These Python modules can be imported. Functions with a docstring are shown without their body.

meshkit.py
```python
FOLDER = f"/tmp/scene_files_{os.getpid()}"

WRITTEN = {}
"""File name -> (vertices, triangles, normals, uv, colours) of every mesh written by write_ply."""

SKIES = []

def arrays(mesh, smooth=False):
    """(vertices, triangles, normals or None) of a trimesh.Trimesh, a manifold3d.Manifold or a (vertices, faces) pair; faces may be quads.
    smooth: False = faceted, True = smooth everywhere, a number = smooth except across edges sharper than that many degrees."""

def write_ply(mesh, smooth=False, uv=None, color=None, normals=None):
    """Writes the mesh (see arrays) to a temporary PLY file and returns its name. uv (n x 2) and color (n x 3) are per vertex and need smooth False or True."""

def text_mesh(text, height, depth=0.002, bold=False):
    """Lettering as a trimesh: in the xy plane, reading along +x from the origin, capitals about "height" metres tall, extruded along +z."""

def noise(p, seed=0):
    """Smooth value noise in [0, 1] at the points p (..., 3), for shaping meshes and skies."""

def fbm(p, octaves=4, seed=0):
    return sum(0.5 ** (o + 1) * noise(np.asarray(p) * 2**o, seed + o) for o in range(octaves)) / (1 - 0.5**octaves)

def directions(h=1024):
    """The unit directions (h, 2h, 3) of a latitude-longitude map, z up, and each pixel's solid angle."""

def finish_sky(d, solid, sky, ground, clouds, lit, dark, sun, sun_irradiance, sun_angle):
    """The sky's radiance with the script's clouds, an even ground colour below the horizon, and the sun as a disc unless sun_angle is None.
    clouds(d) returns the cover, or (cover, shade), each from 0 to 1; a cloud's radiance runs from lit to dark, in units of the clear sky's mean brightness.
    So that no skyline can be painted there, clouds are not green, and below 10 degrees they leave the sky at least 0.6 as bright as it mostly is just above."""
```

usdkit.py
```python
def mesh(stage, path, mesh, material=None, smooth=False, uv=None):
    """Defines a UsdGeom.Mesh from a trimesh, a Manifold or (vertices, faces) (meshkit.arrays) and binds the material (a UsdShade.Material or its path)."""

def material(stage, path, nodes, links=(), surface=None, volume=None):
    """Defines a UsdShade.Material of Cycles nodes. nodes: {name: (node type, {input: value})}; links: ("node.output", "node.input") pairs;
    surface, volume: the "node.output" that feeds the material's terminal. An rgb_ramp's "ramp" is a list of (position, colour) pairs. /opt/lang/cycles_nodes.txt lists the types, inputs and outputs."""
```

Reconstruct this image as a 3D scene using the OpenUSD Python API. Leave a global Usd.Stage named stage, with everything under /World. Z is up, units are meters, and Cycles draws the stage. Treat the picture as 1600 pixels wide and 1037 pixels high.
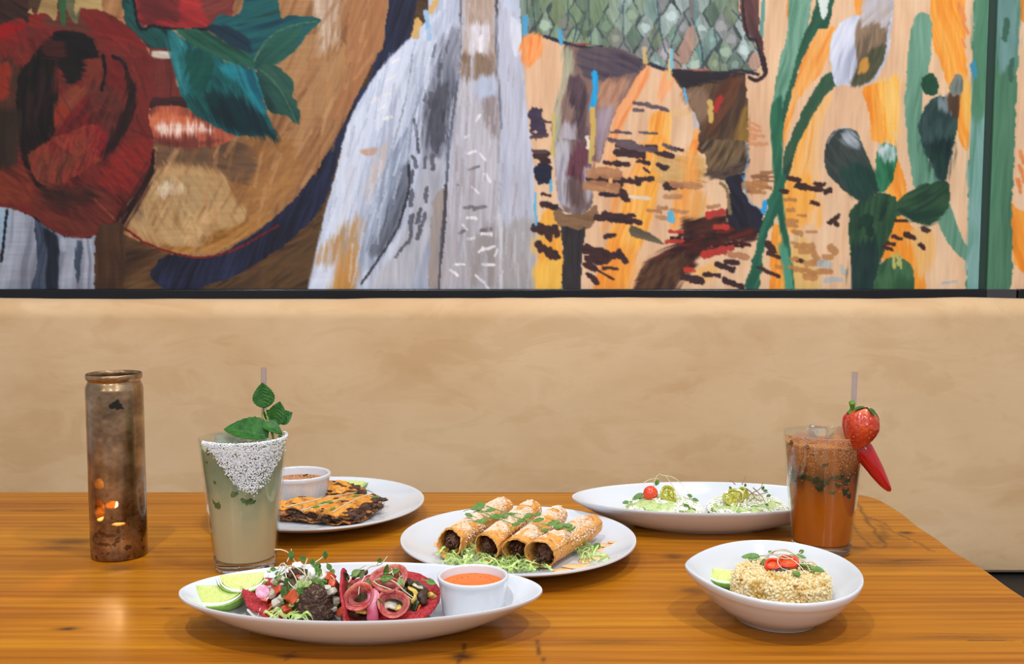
import math, random
import numpy as np
import trimesh, shapely, shapely.geometry as sg
import usdkit, meshkit
from pxr import Usd, UsdGeom, UsdLux, UsdShade, Sdf, Gf, Vt

stage = Usd.Stage.CreateInMemory()
UsdGeom.SetStageUpAxis(stage, 'Z')
UsdGeom.SetStageMetersPerUnit(stage, 1.0)
UsdGeom.Xform.Define(stage, '/World')
PI = math.pi

# ------------------------------------------------------------------ camera, light, exposure
TZ = 0.76                      # table top
EYE = TZ + 0.325               # lens height
PITCH = 4.68                   # degrees down
F = 1600.0                     # focal length in units of a 1600 wide picture
cam = UsdGeom.Camera.Define(stage, '/World/camera')
cam.CreateHorizontalApertureAttr(36.0)
cam.CreateFocalLengthAttr(36.0)
cam.CreateClippingRangeAttr((0.05, 50.0))
cam.AddTranslateOp().Set((0, 0, EYE))
cam.AddRotateXOp().Set(90 - PITCH)
cam.CreateExposureAttr(0.24)

cam.CreateFStopAttr(18.0)
cam.CreateFocusDistanceAttr(0.98)

dome = UsdLux.DomeLight.Define(stage, '/World/ambient')          # the rest of the dim dining room
dome.CreateIntensityAttr(0.14)
dome.CreateColorAttr((0.95, 0.98, 1.04))

def lamp(name, x, y, z, r, power, color=(0.97, 0.985, 1.0)):       # recessed ceiling downlight
    d = UsdLux.DiskLight.Define(stage, '/World/' + name)
    d.CreateRadiusAttr(r)
    d.CreateIntensityAttr(power / (PI * r * r))
    d.CreateColorAttr(color)
    d.AddTranslateOp().Set((x, y, z))
for k, x in enumerate((-0.85, 0.10, 1.05)):                       # row washing the banquette wall
    lamp('downlight_wall_%d' % k, x, 1.34, 2.75, 0.04, 1.45)
for k, x in enumerate((-0.40, 0.72)):                              # pair over the table, on the photographer's side
    lamp('downlight_table_%d' % k, x, 0.25, 2.75, 0.028, 4.8)
for k, x in enumerate((-1.0, 1.0)):                                # next row, further into the room
    lamp('downlight_room_%d' % k, x, -0.9, 2.75, 0.05, 2.2)
for k, x in enumerate((-1.3, 0.0, 1.3)):                           # hanging globe lamps over the tables behind the photographer
    g = UsdLux.SphereLight.Define(stage, '/World/globe_lamp_%d' % k)
    g.CreateRadiusAttr(0.13); g.CreateIntensityAttr(30.0); g.CreateColorAttr((1.0, 0.98, 0.96)); g.AddTranslateOp().Set((x - .12, -1.5, 1.95))

# ------------------------------------------------------------------ helpers
_t = math.radians(PITCH)
def ray(px, py):
    return np.array([(px - 800) / F, math.cos(_t) + math.sin(_t) * (518.5 - py) / F, -math.sin(_t) + math.cos(_t) * (518.5 - py) / F])
CAM = np.array([0, 0, EYE])
def P(px, py, z):               # measured point of the photograph -> place at height z
    d = ray(px, py); return CAM + d * ((z - EYE) / d[2])
def Q(px, py, y):               # measured point of the photograph -> place at depth y
    d = ray(px, py); return CAM + d * (y / d[1])
def E(px, py, c, r, lift=0.0):  # measured point -> place on an ellipsoid of food (front side), else nearest point to it
    d = ray(px, py); o = (CAM - c) / r; e = d / r
    a, b, cc = e @ e, 2 * o @ e, o @ o - 1
    disc = b * b - 4 * a * cc
    s = (-b - math.sqrt(disc)) / (2 * a) if disc > 0 else -b / (2 * a)
    p = CAM + d * s
    n = (p - c) / (np.asarray(r) ** 2); n = n / np.linalg.norm(n)
    return p + n * lift

def lin(c):
    c = np.asarray(c, float) / 255.0
    return np.where(c <= 0.04045, c / 12.92, ((c + 0.055) / 1.055) ** 2.4)

used = {}
def numbered(path):
    n = used.get(path, 0); used[path] = n + 1
    return path if n == 0 else '%s_%03d' % (path, n)
def tag(prim, label=None, cat=None, group=None, kind=None):
    for k_, v_ in (('label', label), ('category', cat), ('group', group), ('kind', kind)):
        if v_: prim.SetCustomDataByKey(k_, v_)
    return prim
class Thing:
    def __init__(self, name, label, cat, loc=(0, 0, 0), rz=0.0, group=None, kind=None):
        self.path = numbered('/World/' + name)
        x = UsdGeom.Xform.Define(stage, self.path)
        self.loc, self.rz = np.array(loc, float), rz
        x.AddTranslateOp().Set(tuple(map(float, loc)))
        if rz: x.AddRotateZOp().Set(rz)
        self.prim = tag(x.GetPrim(), label, cat, group, kind)
    def local(self, p):
        p = np.asarray(p, float) - self.loc
        a = -math.radians(self.rz); c, s = math.cos(a), math.sin(a)
        return p @ np.array([[c, s, 0], [-s, c, 0], [0, 0, 1.0]])
def part(parent, name, m, mat, smooth=40, label=None, kind=None, color=None):
    base = parent.path if isinstance(parent, Thing) else (str(parent.GetPath()) if parent is not None else '/World')
    path = numbered(base + '/' + name)
    g = usdkit.mesh(stage, path, m, M[mat] if isinstance(mat, str) else mat, smooth=(True if color is not None and smooth else smooth))
    if color is not None:
        UsdGeom.PrimvarsAPI(g).CreatePrimvar('paint', Sdf.ValueTypeNames.Color3fArray, 'vertex').Set(Vt.Vec3fArray.FromNumpy(np.asarray(color, np.float32)))
    return tag(g.GetPrim(), label, None, None, kind)
def whole(name, m, mat, label, cat, smooth=40, group=None, kind=None, color=None):      # a thing that is one mesh
    return tag(part(None, name, m, mat, smooth, color=color), label, cat, group, kind)

# ---- shapes
def cat(*ms): return trimesh.util.concatenate([m for m in ms if m is not None])
def T(v, f): return trimesh.Trimesh(np.asarray(v, float), np.asarray(f, int), process=False)
def grid_faces(a, b, closed=False):
    i, j = np.meshgrid(np.arange(a - 1), np.arange(b if closed else b - 1), indexing='ij')
    p = (i * b + j).ravel(); q = (i * b + (j + 1) % b).ravel()
    return np.vstack([np.stack([p, p + b, q + b], 1), np.stack([p, q + b, q], 1)])
def loft(rings, cap=True):
    rings = [np.asarray(r, float) for r in rings]; n = len(rings[0])
    v = np.vstack(rings); f = grid_faces(len(rings), n, True)[:, ::-1]
    if cap:
        a, b = len(v), len(v) + 1
        v = np.vstack([v, rings[0].mean(0), rings[-1].mean(0)])
        k_ = np.arange(n); o = (len(rings) - 1) * n
        f = np.vstack([f, np.stack([np.full(n, a), (k_ + 1) % n, k_], 1), np.stack([np.full(n, b), o + k_, o + (k_ + 1) % n], 1)])
    m = T(v, f)
    if m.volume < 0: m.invert()
    return m
def lathe(prof, n=64, cap=True):
    a = np.linspace(0, 2 * PI, n, endpoint=False)
    return loft([np.stack([r * np.cos(a), r * np.sin(a), np.full(n, z)], 1) for r, z in prof], cap)
def tube(pts, r, n=7, flat=1.0):
    pts = np.asarray(pts, float); r = np.broadcast_to(r, len(pts))
    t = np.gradient(pts, axis=0); t /= np.linalg.norm(t, axis=1, keepdims=True) + 1e-12
    u = np.cross(t[0], [0, 0, 1.0] if abs(t[0][2]) < .9 else [1.0, 0, 0]); u /= np.linalg.norm(u)
    a = np.linspace(0, 2 * PI, n, endpoint=False); rings = []
    for p, d, q in zip(pts, t, r):
        u = u - d * (u @ d); u /= np.linalg.norm(u) + 1e-12; w = np.cross(d, u)
        rings.append(p + q * (np.cos(a)[:, None] * u + flat * np.sin(a)[:, None] * w))
    return loft(rings)
def spline(pts, n=14):
    pts = np.asarray(pts, float)
    if len(pts) == 2: return pts[0] + (pts[1] - pts[0]) * np.linspace(0, 1, n)[:, None]
    q = np.vstack([2 * pts[0] - pts[1], pts, 2 * pts[-1] - pts[-2]]); out = []
    s = np.linspace(0, len(pts) - 1 - 1e-9, n)
    for x in s:
        i = int(x); t = x - i; a, b, c, d = q[i:i + 4]
        out.append(.5 * (2 * b + (c - a) * t + (2 * a - 5 * b + 4 * c - d) * t * t + (3 * b - a - 3 * c + d) * t ** 3))
    return np.array(out)
def sheet(fn, nu, nv, thick, disc=False):
    u, v = np.meshgrid(np.linspace(0, 1, nu), np.linspace(0, 1, nv), indexing='ij')
    if disc:
        a, b = 2 * u - 1, 2 * v - 1
        u, v = a * np.sqrt(1 - b * b / 2), b * np.sqrt(1 - a * a / 2)
    p = np.asarray(fn(u, v), float)
    n = np.cross(np.gradient(p, axis=0), np.gradient(p, axis=1)); n /= np.linalg.norm(n, axis=2, keepdims=True) + 1e-12
    th = thick(u, v)[..., None] if callable(thick) else thick
    top, bot = (p + n * th / 2).reshape(-1, 3), (p - n * th / 2).reshape(-1, 3)
    f = grid_faces(nu, nv); N = nu * nv
    idx = np.arange(N).reshape(nu, nv)
    ring = np.concatenate([idx[:-1, 0], idx[-1, :-1], idx[:0:-1, -1], idx[0, :0:-1]]); nx = np.roll(ring, -1)
    m = T(np.vstack([top, bot]), np.vstack([f, f[:, ::-1] + N, np.stack([ring, ring + N, nx + N], 1), np.stack([ring, nx + N, nx], 1)]))
    if m.volume < 0: m.invert()
    return m
def fbm(p, s, octv=3, seed=0): return meshkit.fbm(np.asarray(p) * s, octv, seed) - 0.5
def blob(rad, amp=0.0, freq=1.0, sub=3, seed=0, octv=3):
    m = trimesh.creation.icosphere(sub, 1.0); v = np.array(m.vertices)
    k_ = 1 + amp * 2 * fbm(v + seed * 7.3, freq, octv, seed)
    return T(v * k_[:, None] * np.asarray(rad), m.faces)
def rbox(size, r=.2, seed=None, amp=0.0):     # bevelled block
    sx, sy, sz = np.asarray(size) / 2
    m = trimesh.creation.icosphere(2, 1.0); v = np.array(m.vertices)
    w = np.sign(v) * np.abs(v) ** r
    w /= np.maximum(np.abs(w).max(1, keepdims=True), 1e-9) ** .85
    if seed is not None: w *= (1 + amp * 2 * fbm(v + seed, 1.5, 2, seed))[:, None]
    return T(w * np.array([sx, sy, sz]), m.faces)
def frame(d, up=(0, 0, 1)):
    d = np.asarray(d, float); d = d / np.linalg.norm(d); up = np.asarray(up, float)
    if abs(d @ up) > .98 * np.linalg.norm(up): up = np.array([0, 1.0, 0])
    z = up - d * (d @ up); z /= np.linalg.norm(z)
    return np.stack([d, np.cross(z, d), z], 1)
def put(m, at, d=(1, 0, 0), up=(0, 0, 1), s=1.0):  # local x along d, z towards up
    return T((np.asarray(m.vertices) * s) @ frame(d, up).T + np.asarray(at), m.faces)
def shift(m, at): return T(np.asarray(m.vertices) + np.asarray(at), m.faces)
def bits(pts, size, seed=0, flat=1.0, normals=None, sizevar=.5):    # many crumbs in one mesh
    rng = np.random.default_rng(seed); n = len(pts)
    ov = np.array([[1, 0, 0], [-1, 0, 0], [0, 1, 0], [0, -1, 0], [0, 0, 1], [0, 0, -1.]])
    of = np.array([[0, 2, 4], [2, 1, 4], [1, 3, 4], [3, 0, 4], [2, 0, 5], [1, 2, 5], [3, 1, 5], [0, 3, 5]])
    rot = trimesh.transformations.random_rotation_matrix
    V = np.empty((n, 6, 3))
    q = rng.normal(size=(n, 4)); q /= np.linalg.norm(q, axis=1, keepdims=True)
    a, b, c, d = q.T
    R = np.stack([1 - 2 * (c * c + d * d), 2 * (b * c - a * d), 2 * (b * d + a * c), 2 * (b * c + a * d), 1 - 2 * (b * b + d * d), 2 * (c * d - a * b), 2 * (b * d - a * c), 2 * (c * d + a * b), 1 - 2 * (b * b + c * c)], 1).reshape(n, 3, 3)
    s = size * (1 + sizevar * rng.uniform(-1, 1, (n, 1, 1)))
    V = (ov[None] * s * rng.uniform(.6, 1.2, (n, 1, 3)) * np.array([1, 1, flat])) @ R.transpose(0, 2, 1) + np.asarray(pts)[:, None]
    return T(V.reshape(-1, 3), (of[None] + 6 * np.arange(n)[:, None, None]).reshape(-1, 3))
def leaf_mesh(L, W, fold=.25, curl=.2, kind='oval', nu=12, nv=7, thick=.0004, twist=0.0):
    def fn(u, v):
        s = 2 * v - 1
        if kind == 'oval': w = np.sin(PI * np.clip(u, 0, 1) ** .8) ** .75
        elif kind == 'spoon': w = .10 + .9 * np.sin(PI * np.clip((u - .12) / .88, 0, 1) ** 1.0) ** .8 * (u > .12)
        elif kind == 'mint': w = np.sin(PI * u ** .72) ** .8 * (1 + .10 * np.abs(((u * 9) % 1) - .5) * 2)
        else: w = (np.sin(PI * u ** 1.25) ** .6) * (.62 + .38 * np.abs(np.sin(PI * 2.6 * u)))
        y = s * w * W / 2
        z = fold * np.abs(y) + curl * L * (u ** 2)
        if kind == 'mint': z = z + .0009 * np.abs(np.sin(PI * (u * 7 + np.abs(s) * 1.6))) * (1 - np.abs(s)) * 1.2
        a = twist * u
        y, z = y * np.cos(a) - z * np.sin(a) * .3, z + y * np.sin(a)
        return np.stack([u * L, y, z], -1)
    return sheet(fn, nu, nv, thick)

# ------------------------------------------------------------------ materials
M = {}
def V3(c): return tuple(float(x) for x in c)
def mat(name, c1, c2=None, scale=60, detail=4, rough=.5, bump=0, bscale=None, metallic=0, spec=.5, coat=0, coatr=.1, sss=0, sssr=.004, stretch=(1, 1, 1), mid=(.35, .65), trans=0, ior=1.45, translucent=0, sheen=0, third=None, attr=False, bdist=.001):
    n = {'p': ('principled_bsdf', dict(roughness=rough, metallic=metallic, specular_ior_level=spec, coat_weight=coat, coat_roughness=coatr, transmission_weight=trans, ior=ior, sheen_weight=sheen))}
    L = []
    if sss: n['p'][1].update(subsurface_weight=sss, subsurface_scale=sssr, subsurface_radius=(1, .5, .3))
    if c2 is not None or bump or attr: n['tc'] = ('texture_coordinate', {}); n['mp'] = ('mapping', dict(scale=stretch)); L.append(('tc.object', 'mp.vector'))
    col = None
    if attr:
        n['at'] = ('attribute', dict(attribute='paint')); col = 'at.color'
    elif c2 is not None:
        n['n'] = ('noise_texture', dict(scale=scale, detail=detail, roughness=.6)); L.append(('mp.vector', 'n.vector'))
        ramp = [(0, V3(lin(c1))), (mid[0], V3(lin(c1))), (mid[1], V3(lin(c2))), (1, V3(lin(c2)))]
        if third is not None: ramp = [(0, V3(lin(c1))), (mid[0], V3(lin(c1))), (.5, V3(lin(c2))), (mid[1], V3(lin(third))), (1, V3(lin(third)))]
        n['r'] = ('rgb_ramp', dict(ramp=ramp)); L.append(('n.fac', 'r.fac')); col = 'r.color'
    if col: L.append((col, 'p.base_color'))
    else: n['p'][1]['base_color'] = V3(lin(c1))
    if bump:
        n['bn'] = ('noise_texture', dict(scale=bscale or scale, detail=4)); n['b'] = ('bump', dict(strength=bump, distance=bdist))
        L += [('mp.vector', 'bn.vector'), ('bn.fac', 'b.height'), ('b.normal', 'p.normal')]
    surf = 'p.BSDF'
    if translucent:
        n['t'] = ('translucent_bsdf', dict(color=V3(lin(c1)))); n['mx'] = ('mix_closure', dict(fac=translucent))
        if col: L.append((col, 't.color'))
        L += [('p.BSDF', 'mx.closure1'), ('t.BSDF', 'mx.closure2')]; surf = 'mx.closure'
    M[name] = usdkit.material(stage, '/World/Looks/' + name, n, L, surface=surf)
def pane(name, tint=(250, 252, 252), rough=0.0, base=.06, edge=.85):   # thin clear wall: reflection rises towards grazing view, sunlight and sight pass
    M[name] = usdkit.material(stage, '/World/Looks/' + name, {'t': ('transparent_bsdf', dict(color=V3(lin(tint)))), 'g': ('glossy_bsdf', dict(color=(1, 1, 1), roughness=rough)), 'w': ('layer_weight', dict(blend=.5)), 'pw': ('math', dict(math_type='power', value2=5.0)), 'ma': ('math', dict(math_type='multiply_add', value2=edge, value3=base)), 'm': ('mix_closure', {})},
        [('w.facing', 'pw.value1'), ('pw.value', 'ma.value1'), ('ma.value', 'm.fac'), ('t.BSDF', 'm.closure1'), ('g.BSDF', 'm.closure2')], surface='m.closure')
# ------------------------------------------------------------------ the wall painting: colours laid on a fine canvas grid in its own plane
YC = 1.835; SC = YC / F
Z0 = Q(800, 0, YC)[2]
def axis(lo, a, b, hi, fine, coarse):
    return np.concatenate([np.arange(lo, a - coarse / 2, coarse), np.arange(a, b, fine), np.arange(b, hi + coarse, coarse)])
gu = axis(-330, -20, 1620, 1960, 1.55, 9.0)
gv = axis(-230, -12, 446.0, 446.0, 1.55, 9.0)
gv = gv[gv < 452]; gv = np.append(gv, 458.0)
GU, GV = np.meshgrid(gu, gv, indexing='xy')
ART = np.zeros(GU.shape + (3,))
ZOOMS = {'A1': (0, 0, .4532), 'A2': (350, 0, .4533), 'A3': (800, 0, .4531), 'A4': (1150, 0, .4532), 'B1': (0, 0, .2219), 'B2': (0, 220, .2314), 'B3': (200, 0, .2314),
         'B4': (500, 0, .2314), 'B5': (460, 220, .25), 'B6': (790, 0, .2625), 'B7': (800, 220, .25625), 'B8': (1160, 220, .275), 'N': (0, 0, 1)}
def cv(zm, pts):                       # measured points -> canvas units, shapes at the border run on past it
    ox, oy, k_ = ZOOMS[zm]; out = []
    for x, y in pts:
        x, y = ox + x * k_, oy + y * k_
        q = Q(x, y, YC); u, v = q[0] / SC + 800, (Z0 - q[2]) / SC
        if y <= .5: v -= 240
        if y >= 447: v += 16
        if x <= .5: u -= 340 if zm == 'N' else 64
        if x >= 1599: u += 380 if zm == 'N' else 70
        out.append((u, v))
    return out
def closed_curve(p, m=5):               # smooth outline through the measured points
    p = np.asarray(p, float); a, b, c, d = np.roll(p, 1, 0), p, np.roll(p, -1, 0), np.roll(p, -2, 0); out = []
    for t in np.arange(m) / m:
        out.append(.5 * (2 * b + .8 * (c - a) * t + (1.6 * a - 4.4 * b + 3.6 * c - .8 * d) * t * t + (-.8 * a + 2.4 * b - 2.4 * c + .8 * d) * t ** 3))
    return np.stack(out, 1).reshape(-1, 2)
def n2(u, v, seed, octv=2): return meshkit.fbm(np.stack([u, v, np.full_like(u, seed * 3.17)], -1), octv, seed)
seedc = [10]
def paint(poly, cols, ang=90, L=60, W=4.5, mix=1.0, jit=3.0, soft=0.0, contrast=1.0):
    seedc[0] += 1; sd = seedc[0]
    x0, y0, x1, y1 = poly.bounds; pad = jit + 2.2 * soft + 2
    i0, i1 = np.searchsorted(gv, [y0 - pad, y1 + pad]); j0, j1 = np.searchsorted(gu, [x0 - pad, x1 + pad])
    if i1 <= i0 or j1 <= j0: return
    u, v = GU[i0:i1, j0:j1], GV[i0:i1, j0:j1]
    c, s = math.cos(math.radians(ang)), math.sin(math.radians(ang))
    du = (n2(u / 9, v / 9, sd) - .5) * 2 * jit; dv = (n2(u / 9, v / 9, sd + 50) - .5) * 2 * jit
    shapely.prepare(poly)
    alpha = shapely.contains_xy(poly, u + du, v + dv).astype(float)
    if soft:                               # a bristly edge: the brush runs out along its own direction
        pts = shapely.points(u, v); d = shapely.distance(poly.boundary, pts); d = np.where(shapely.contains_xy(poly, u, v), d, -d)
        st = n2((u * c + v * s) / 34, (-u * s + v * c) / 2.4, sd + 70, 3) - .5
        alpha = np.clip(.55 + d / (2.0 * soft) + 2.0 * st, 0, 1); alpha = alpha * alpha * (3 - 2 * alpha)
    m = alpha > .01
    if not m.any(): return
    uu, vv = u[m], v[m]
    wob = (n2(uu / 90, vv / 90, sd + 9) - .5) * 30
    a, b = uu * c + vv * s, -uu * s + vv * c + wob
    n = .55 * n2(a / L, b / W, sd + 1, 3) + .45 * n2(a / (L * 1.3), b / (W * 5), sd + 2, 2)
    t = np.clip((n - .5) * 3.0 * contrast + .5, 0, 1) * (len(cols) - 1)
    cols = np.asarray(cols, float); i = np.minimum(t.astype(int), len(cols) - 2) if len(cols) > 1 else np.zeros(len(t), int)
    col = cols[i] + (t - i)[:, None] * (cols[np.minimum(i + 1, len(cols) - 1)] - cols[i])
    sub = ART[i0:i1, j0:j1]; al = (alpha[m] * mix)[:, None]
    sub[m] = sub[m] * (1 - al) + col * al
def fill(zm, pts, cols, ang=90, smooth=True, **k_):
    q = cv(zm, pts); poly = sg.Polygon(closed_curve(q) if smooth else q).buffer(0)
    if not poly.is_empty: paint(poly, cols, ang, **k_)
def line(zm, pts, w, cols, ang=90, jit=1.5, **k_):
    q = spline(np.column_stack([np.array(cv(zm, pts)), np.zeros(len(pts))]), 8 * len(pts))[:, :2]
    paint(sg.LineString(q).buffer(w / 2), cols, ang, jit=jit, **k_)
def dabs(zm, items, cols, jit=1.6, **k_):     # (x, y, length, angle, width) in picture units
    for x, y, l, a, w in items:
        (u, v), = cv(zm, [(x, y)]); c, s = math.cos(math.radians(a)) * l / 2, math.sin(math.radians(a)) * l / 2
        paint(sg.LineString([(u - c, v - s), (u + c, v + s)]).buffer(w * .64), cols, a, L=20, W=2, jit=jit + .25 * w, **k_)
def rdabs(zm, pts, n, cols, l=(8, 16), a=(-10, 10), w=(2, 4), seed=0, **k_):
    poly = sg.Polygon(cv(zm, pts)).buffer(0); rng = np.random.default_rng(seed); x0, y0, x1, y1 = poly.bounds; done = 0
    while done < n:
        u, v = rng.uniform(x0, x1), rng.uniform(y0, y1)
        if not poly.contains(sg.Point(u, v)): continue
        done += 1; L_, A_, W_ = rng.uniform(*l), rng.uniform(*a), rng.uniform(*w)
        c, s = math.cos(math.radians(A_)) * L_ / 2, math.sin(math.radians(A_)) * L_ / 2
        cc = [cols[rng.integers(len(cols))]]
        paint(sg.LineString([(u - c, v - s), (u + c, v + s)]).buffer(W_ / 2), cc, A_, jit=1.2, **k_)

# ground colours
fill('N', [(0, 0), (900, 0), (900, 450), (0, 450)], [(62, 42, 28), (84, 60, 38)], 20, smooth=False)
fill('N', [(812, 0), (1600, 0), (1600, 450), (812, 450)], [(214, 168, 132), (226, 184, 146), (232, 194, 158)], 95, smooth=False, L=120, W=14)
# brown corner below the chin
fill('N', [(148, 340), (420, 320), (560, 250), (520, 450), (148, 450)], [(48, 32, 24), (78, 52, 32), (104, 74, 44)], 160, L=50, W=5, smooth=False)
# navy band behind the white cloth
fill('A2', [(585, 0), (750, 0), (640, 140), (560, 215), (500, 300), (440, 390), (405, 500), (375, 620), (345, 700), (290, 770), (200, 850), (80, 925), (-120, 990), (-250, 960), (-200, 880), (0, 860), (110, 790), (200, 715), (280, 620), (330, 560), (400, 450), (450, 330), (520, 200)], [(22, 22, 34), (34, 38, 62), (44, 48, 78)], 110, L=70)
fill('A2', [(340, 705), (300, 800), (230, 860), (120, 930), (-150, 990), (285, 990)], [(58, 40, 26), (92, 66, 40), (72, 52, 36)], 150, L=40, W=4)
# face
fill('A2', [(585, 0), (555, 100), (520, 205), (472, 300), (432, 385), (390, 465), (340, 555), (280, 640), (200, 727), (110, 797), (0, 868), (-60, 885), (-130, 885), (-240, 855), (-400, 760), (-420, 600), (-460, 300), (-500, 0)],
     [(120, 81, 52), (142, 97, 60), (158, 111, 70), (171, 123, 82)], 112, L=90, W=5)
fill('A2', [(440, 0), (585, 0), (550, 110), (515, 205), (470, 300), (420, 400), (370, 400), (420, 260), (420, 120)], [(149, 97, 62), (167, 114, 75), (158, 104, 65)], 112, L=110, W=5)
fill('A2', [(160, 200), (330, 110), (420, 160), (400, 300), (330, 450), (230, 560), (190, 480), (265, 400)], [(151, 106, 65), (171, 127, 84), (158, 111, 72)], 112, L=80, W=5)
fill('A2', [(230, 0), (420, 0), (400, 90), (350, 170), (310, 160), (320, 80)], [(178, 149, 126), (199, 174, 151), (167, 130, 102)], 100, L=60, W=5, soft=8)
fill('A2', [(-250, 480), (190, 470), (260, 560), (240, 650), (100, 770), (0, 820), (-100, 700)], [(127, 85, 48), (153, 104, 57), (165, 116, 65)], 140, L=60, W=6, soft=6)
fill('A1', [(525, 485), (820, 480), (883, 560), (840, 640), (760, 600), (620, 575), (530, 590)], [(86, 62, 45), (111, 80, 55), (97, 71, 52)], 10, L=50, W=6, soft=6)
fill('A1', [(430, 745), (470, 690), (530, 590), (600, 568), (700, 580), (780, 610), (810, 680), (860, 740), (840, 800), (760, 850), (660, 868), (560, 845), (480, 805)], [(153, 116, 72), (172, 135, 89), (183, 146, 99)], 60, L=60, W=7, soft=8)
fill('A1', [(560, 600), (680, 590), (760, 640), (740, 700), (640, 740), (560, 700)], [(163, 130, 87), (178, 144, 100)], 80, L=60, W=9, soft=8)
fill('A1', [(640, 760), (700, 720), (760, 700), (740, 760), (690, 820), (640, 830)], [(190, 149, 100), (203, 165, 117)], 120, soft=6)
fill('A1', [(545, 640), (625, 630), (625, 665), (600, 670), (560, 680)], [(199, 179, 151), (212, 194, 169), (176, 144, 104)], 92, L=40, W=3, soft=5)
fill('A1', [(570, 583), (680, 588), (660, 600), (580, 598)], [(189, 147, 100)], 5, soft=3)
fill('A1', [(740, 800), (820, 775), (883, 735), (930, 700), (920, 760), (820, 835), (720, 870), (600, 868), (560, 850), (690, 850)], [(135, 87, 33), (165, 114, 55), (176, 130, 72)], 150, L=50, W=4, soft=3)
fill('A1', [(455, 700), (490, 700), (500, 740), (470, 760)], [(126, 97, 70)], 80, soft=5)
line('A1', [(400, 765), (440, 795), (500, 835), (580, 868), (660, 885), (720, 885), (790, 868), (860, 835), (960, 775)], 3.2, [(93, 22, 20), (126, 33, 25), (63, 19, 20)])
rdabs('A2', [(-380, 600), (-300, 480), (180, 470), (260, 300), (420, 0), (560, 0), (500, 220), (420, 400), (300, 600), (120, 780), (-100, 860)], 170, [(122, 78, 44), (150, 100, 60), (178, 124, 78), (192, 146, 104), (136, 92, 58)], l=(24, 60), a=(98, 128), w=(3, 7), seed=41, mix=.38)
rdabs('A1', [(440, 745), (540, 600), (700, 590), (800, 640), (830, 760), (700, 850), (560, 830)], 60, [(170, 130, 82), (196, 160, 110), (210, 176, 126), (152, 112, 66)], l=(16, 44), a=(40, 80), w=(4, 10), seed=42, mix=.22)
# lips and nose
fill('A1', [(515, 165), (590, 165), (605, 280), (645, 370), (520, 372)], [(58, 24, 22), (108, 42, 36), (92, 34, 30)], 94, L=60, W=4)
fill('A1', [(525, 178), (585, 182), (585, 200), (528, 198)], [(176, 160, 142), (214, 202, 186)], 5, soft=2)
fill('A1', [(522, 340), (640, 335), (680, 375), (640, 372), (525, 375)], [(42, 24, 26), (66, 32, 30)], 5)
fill('A1', [(505, 392), (540, 366), (620, 366), (690, 400), (760, 436), (812, 466), (780, 494), (700, 507), (620, 507), (540, 492), (508, 450)], [(108, 48, 38), (158, 76, 56), (176, 88, 62)], 92, L=40, W=4)
fill('A1', [(505, 400), (560, 385), (640, 400), (690, 425), (650, 450), (560, 450), (512, 440)], [(190, 92, 58), (206, 118, 84)], 88, soft=5, L=30, W=3)
fill('A1', [(540, 438), (600, 428), (690, 430), (730, 450), (690, 458), (600, 462), (560, 460)], [(226, 190, 170), (236, 212, 198), (190, 110, 84)], 92, L=24, W=2.4, soft=6)
fill('A1', [(520, 470), (620, 485), (760, 480), (700, 507), (620, 508), (540, 494)], [(84, 36, 32), (118, 56, 46)], 92, soft=4)
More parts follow.
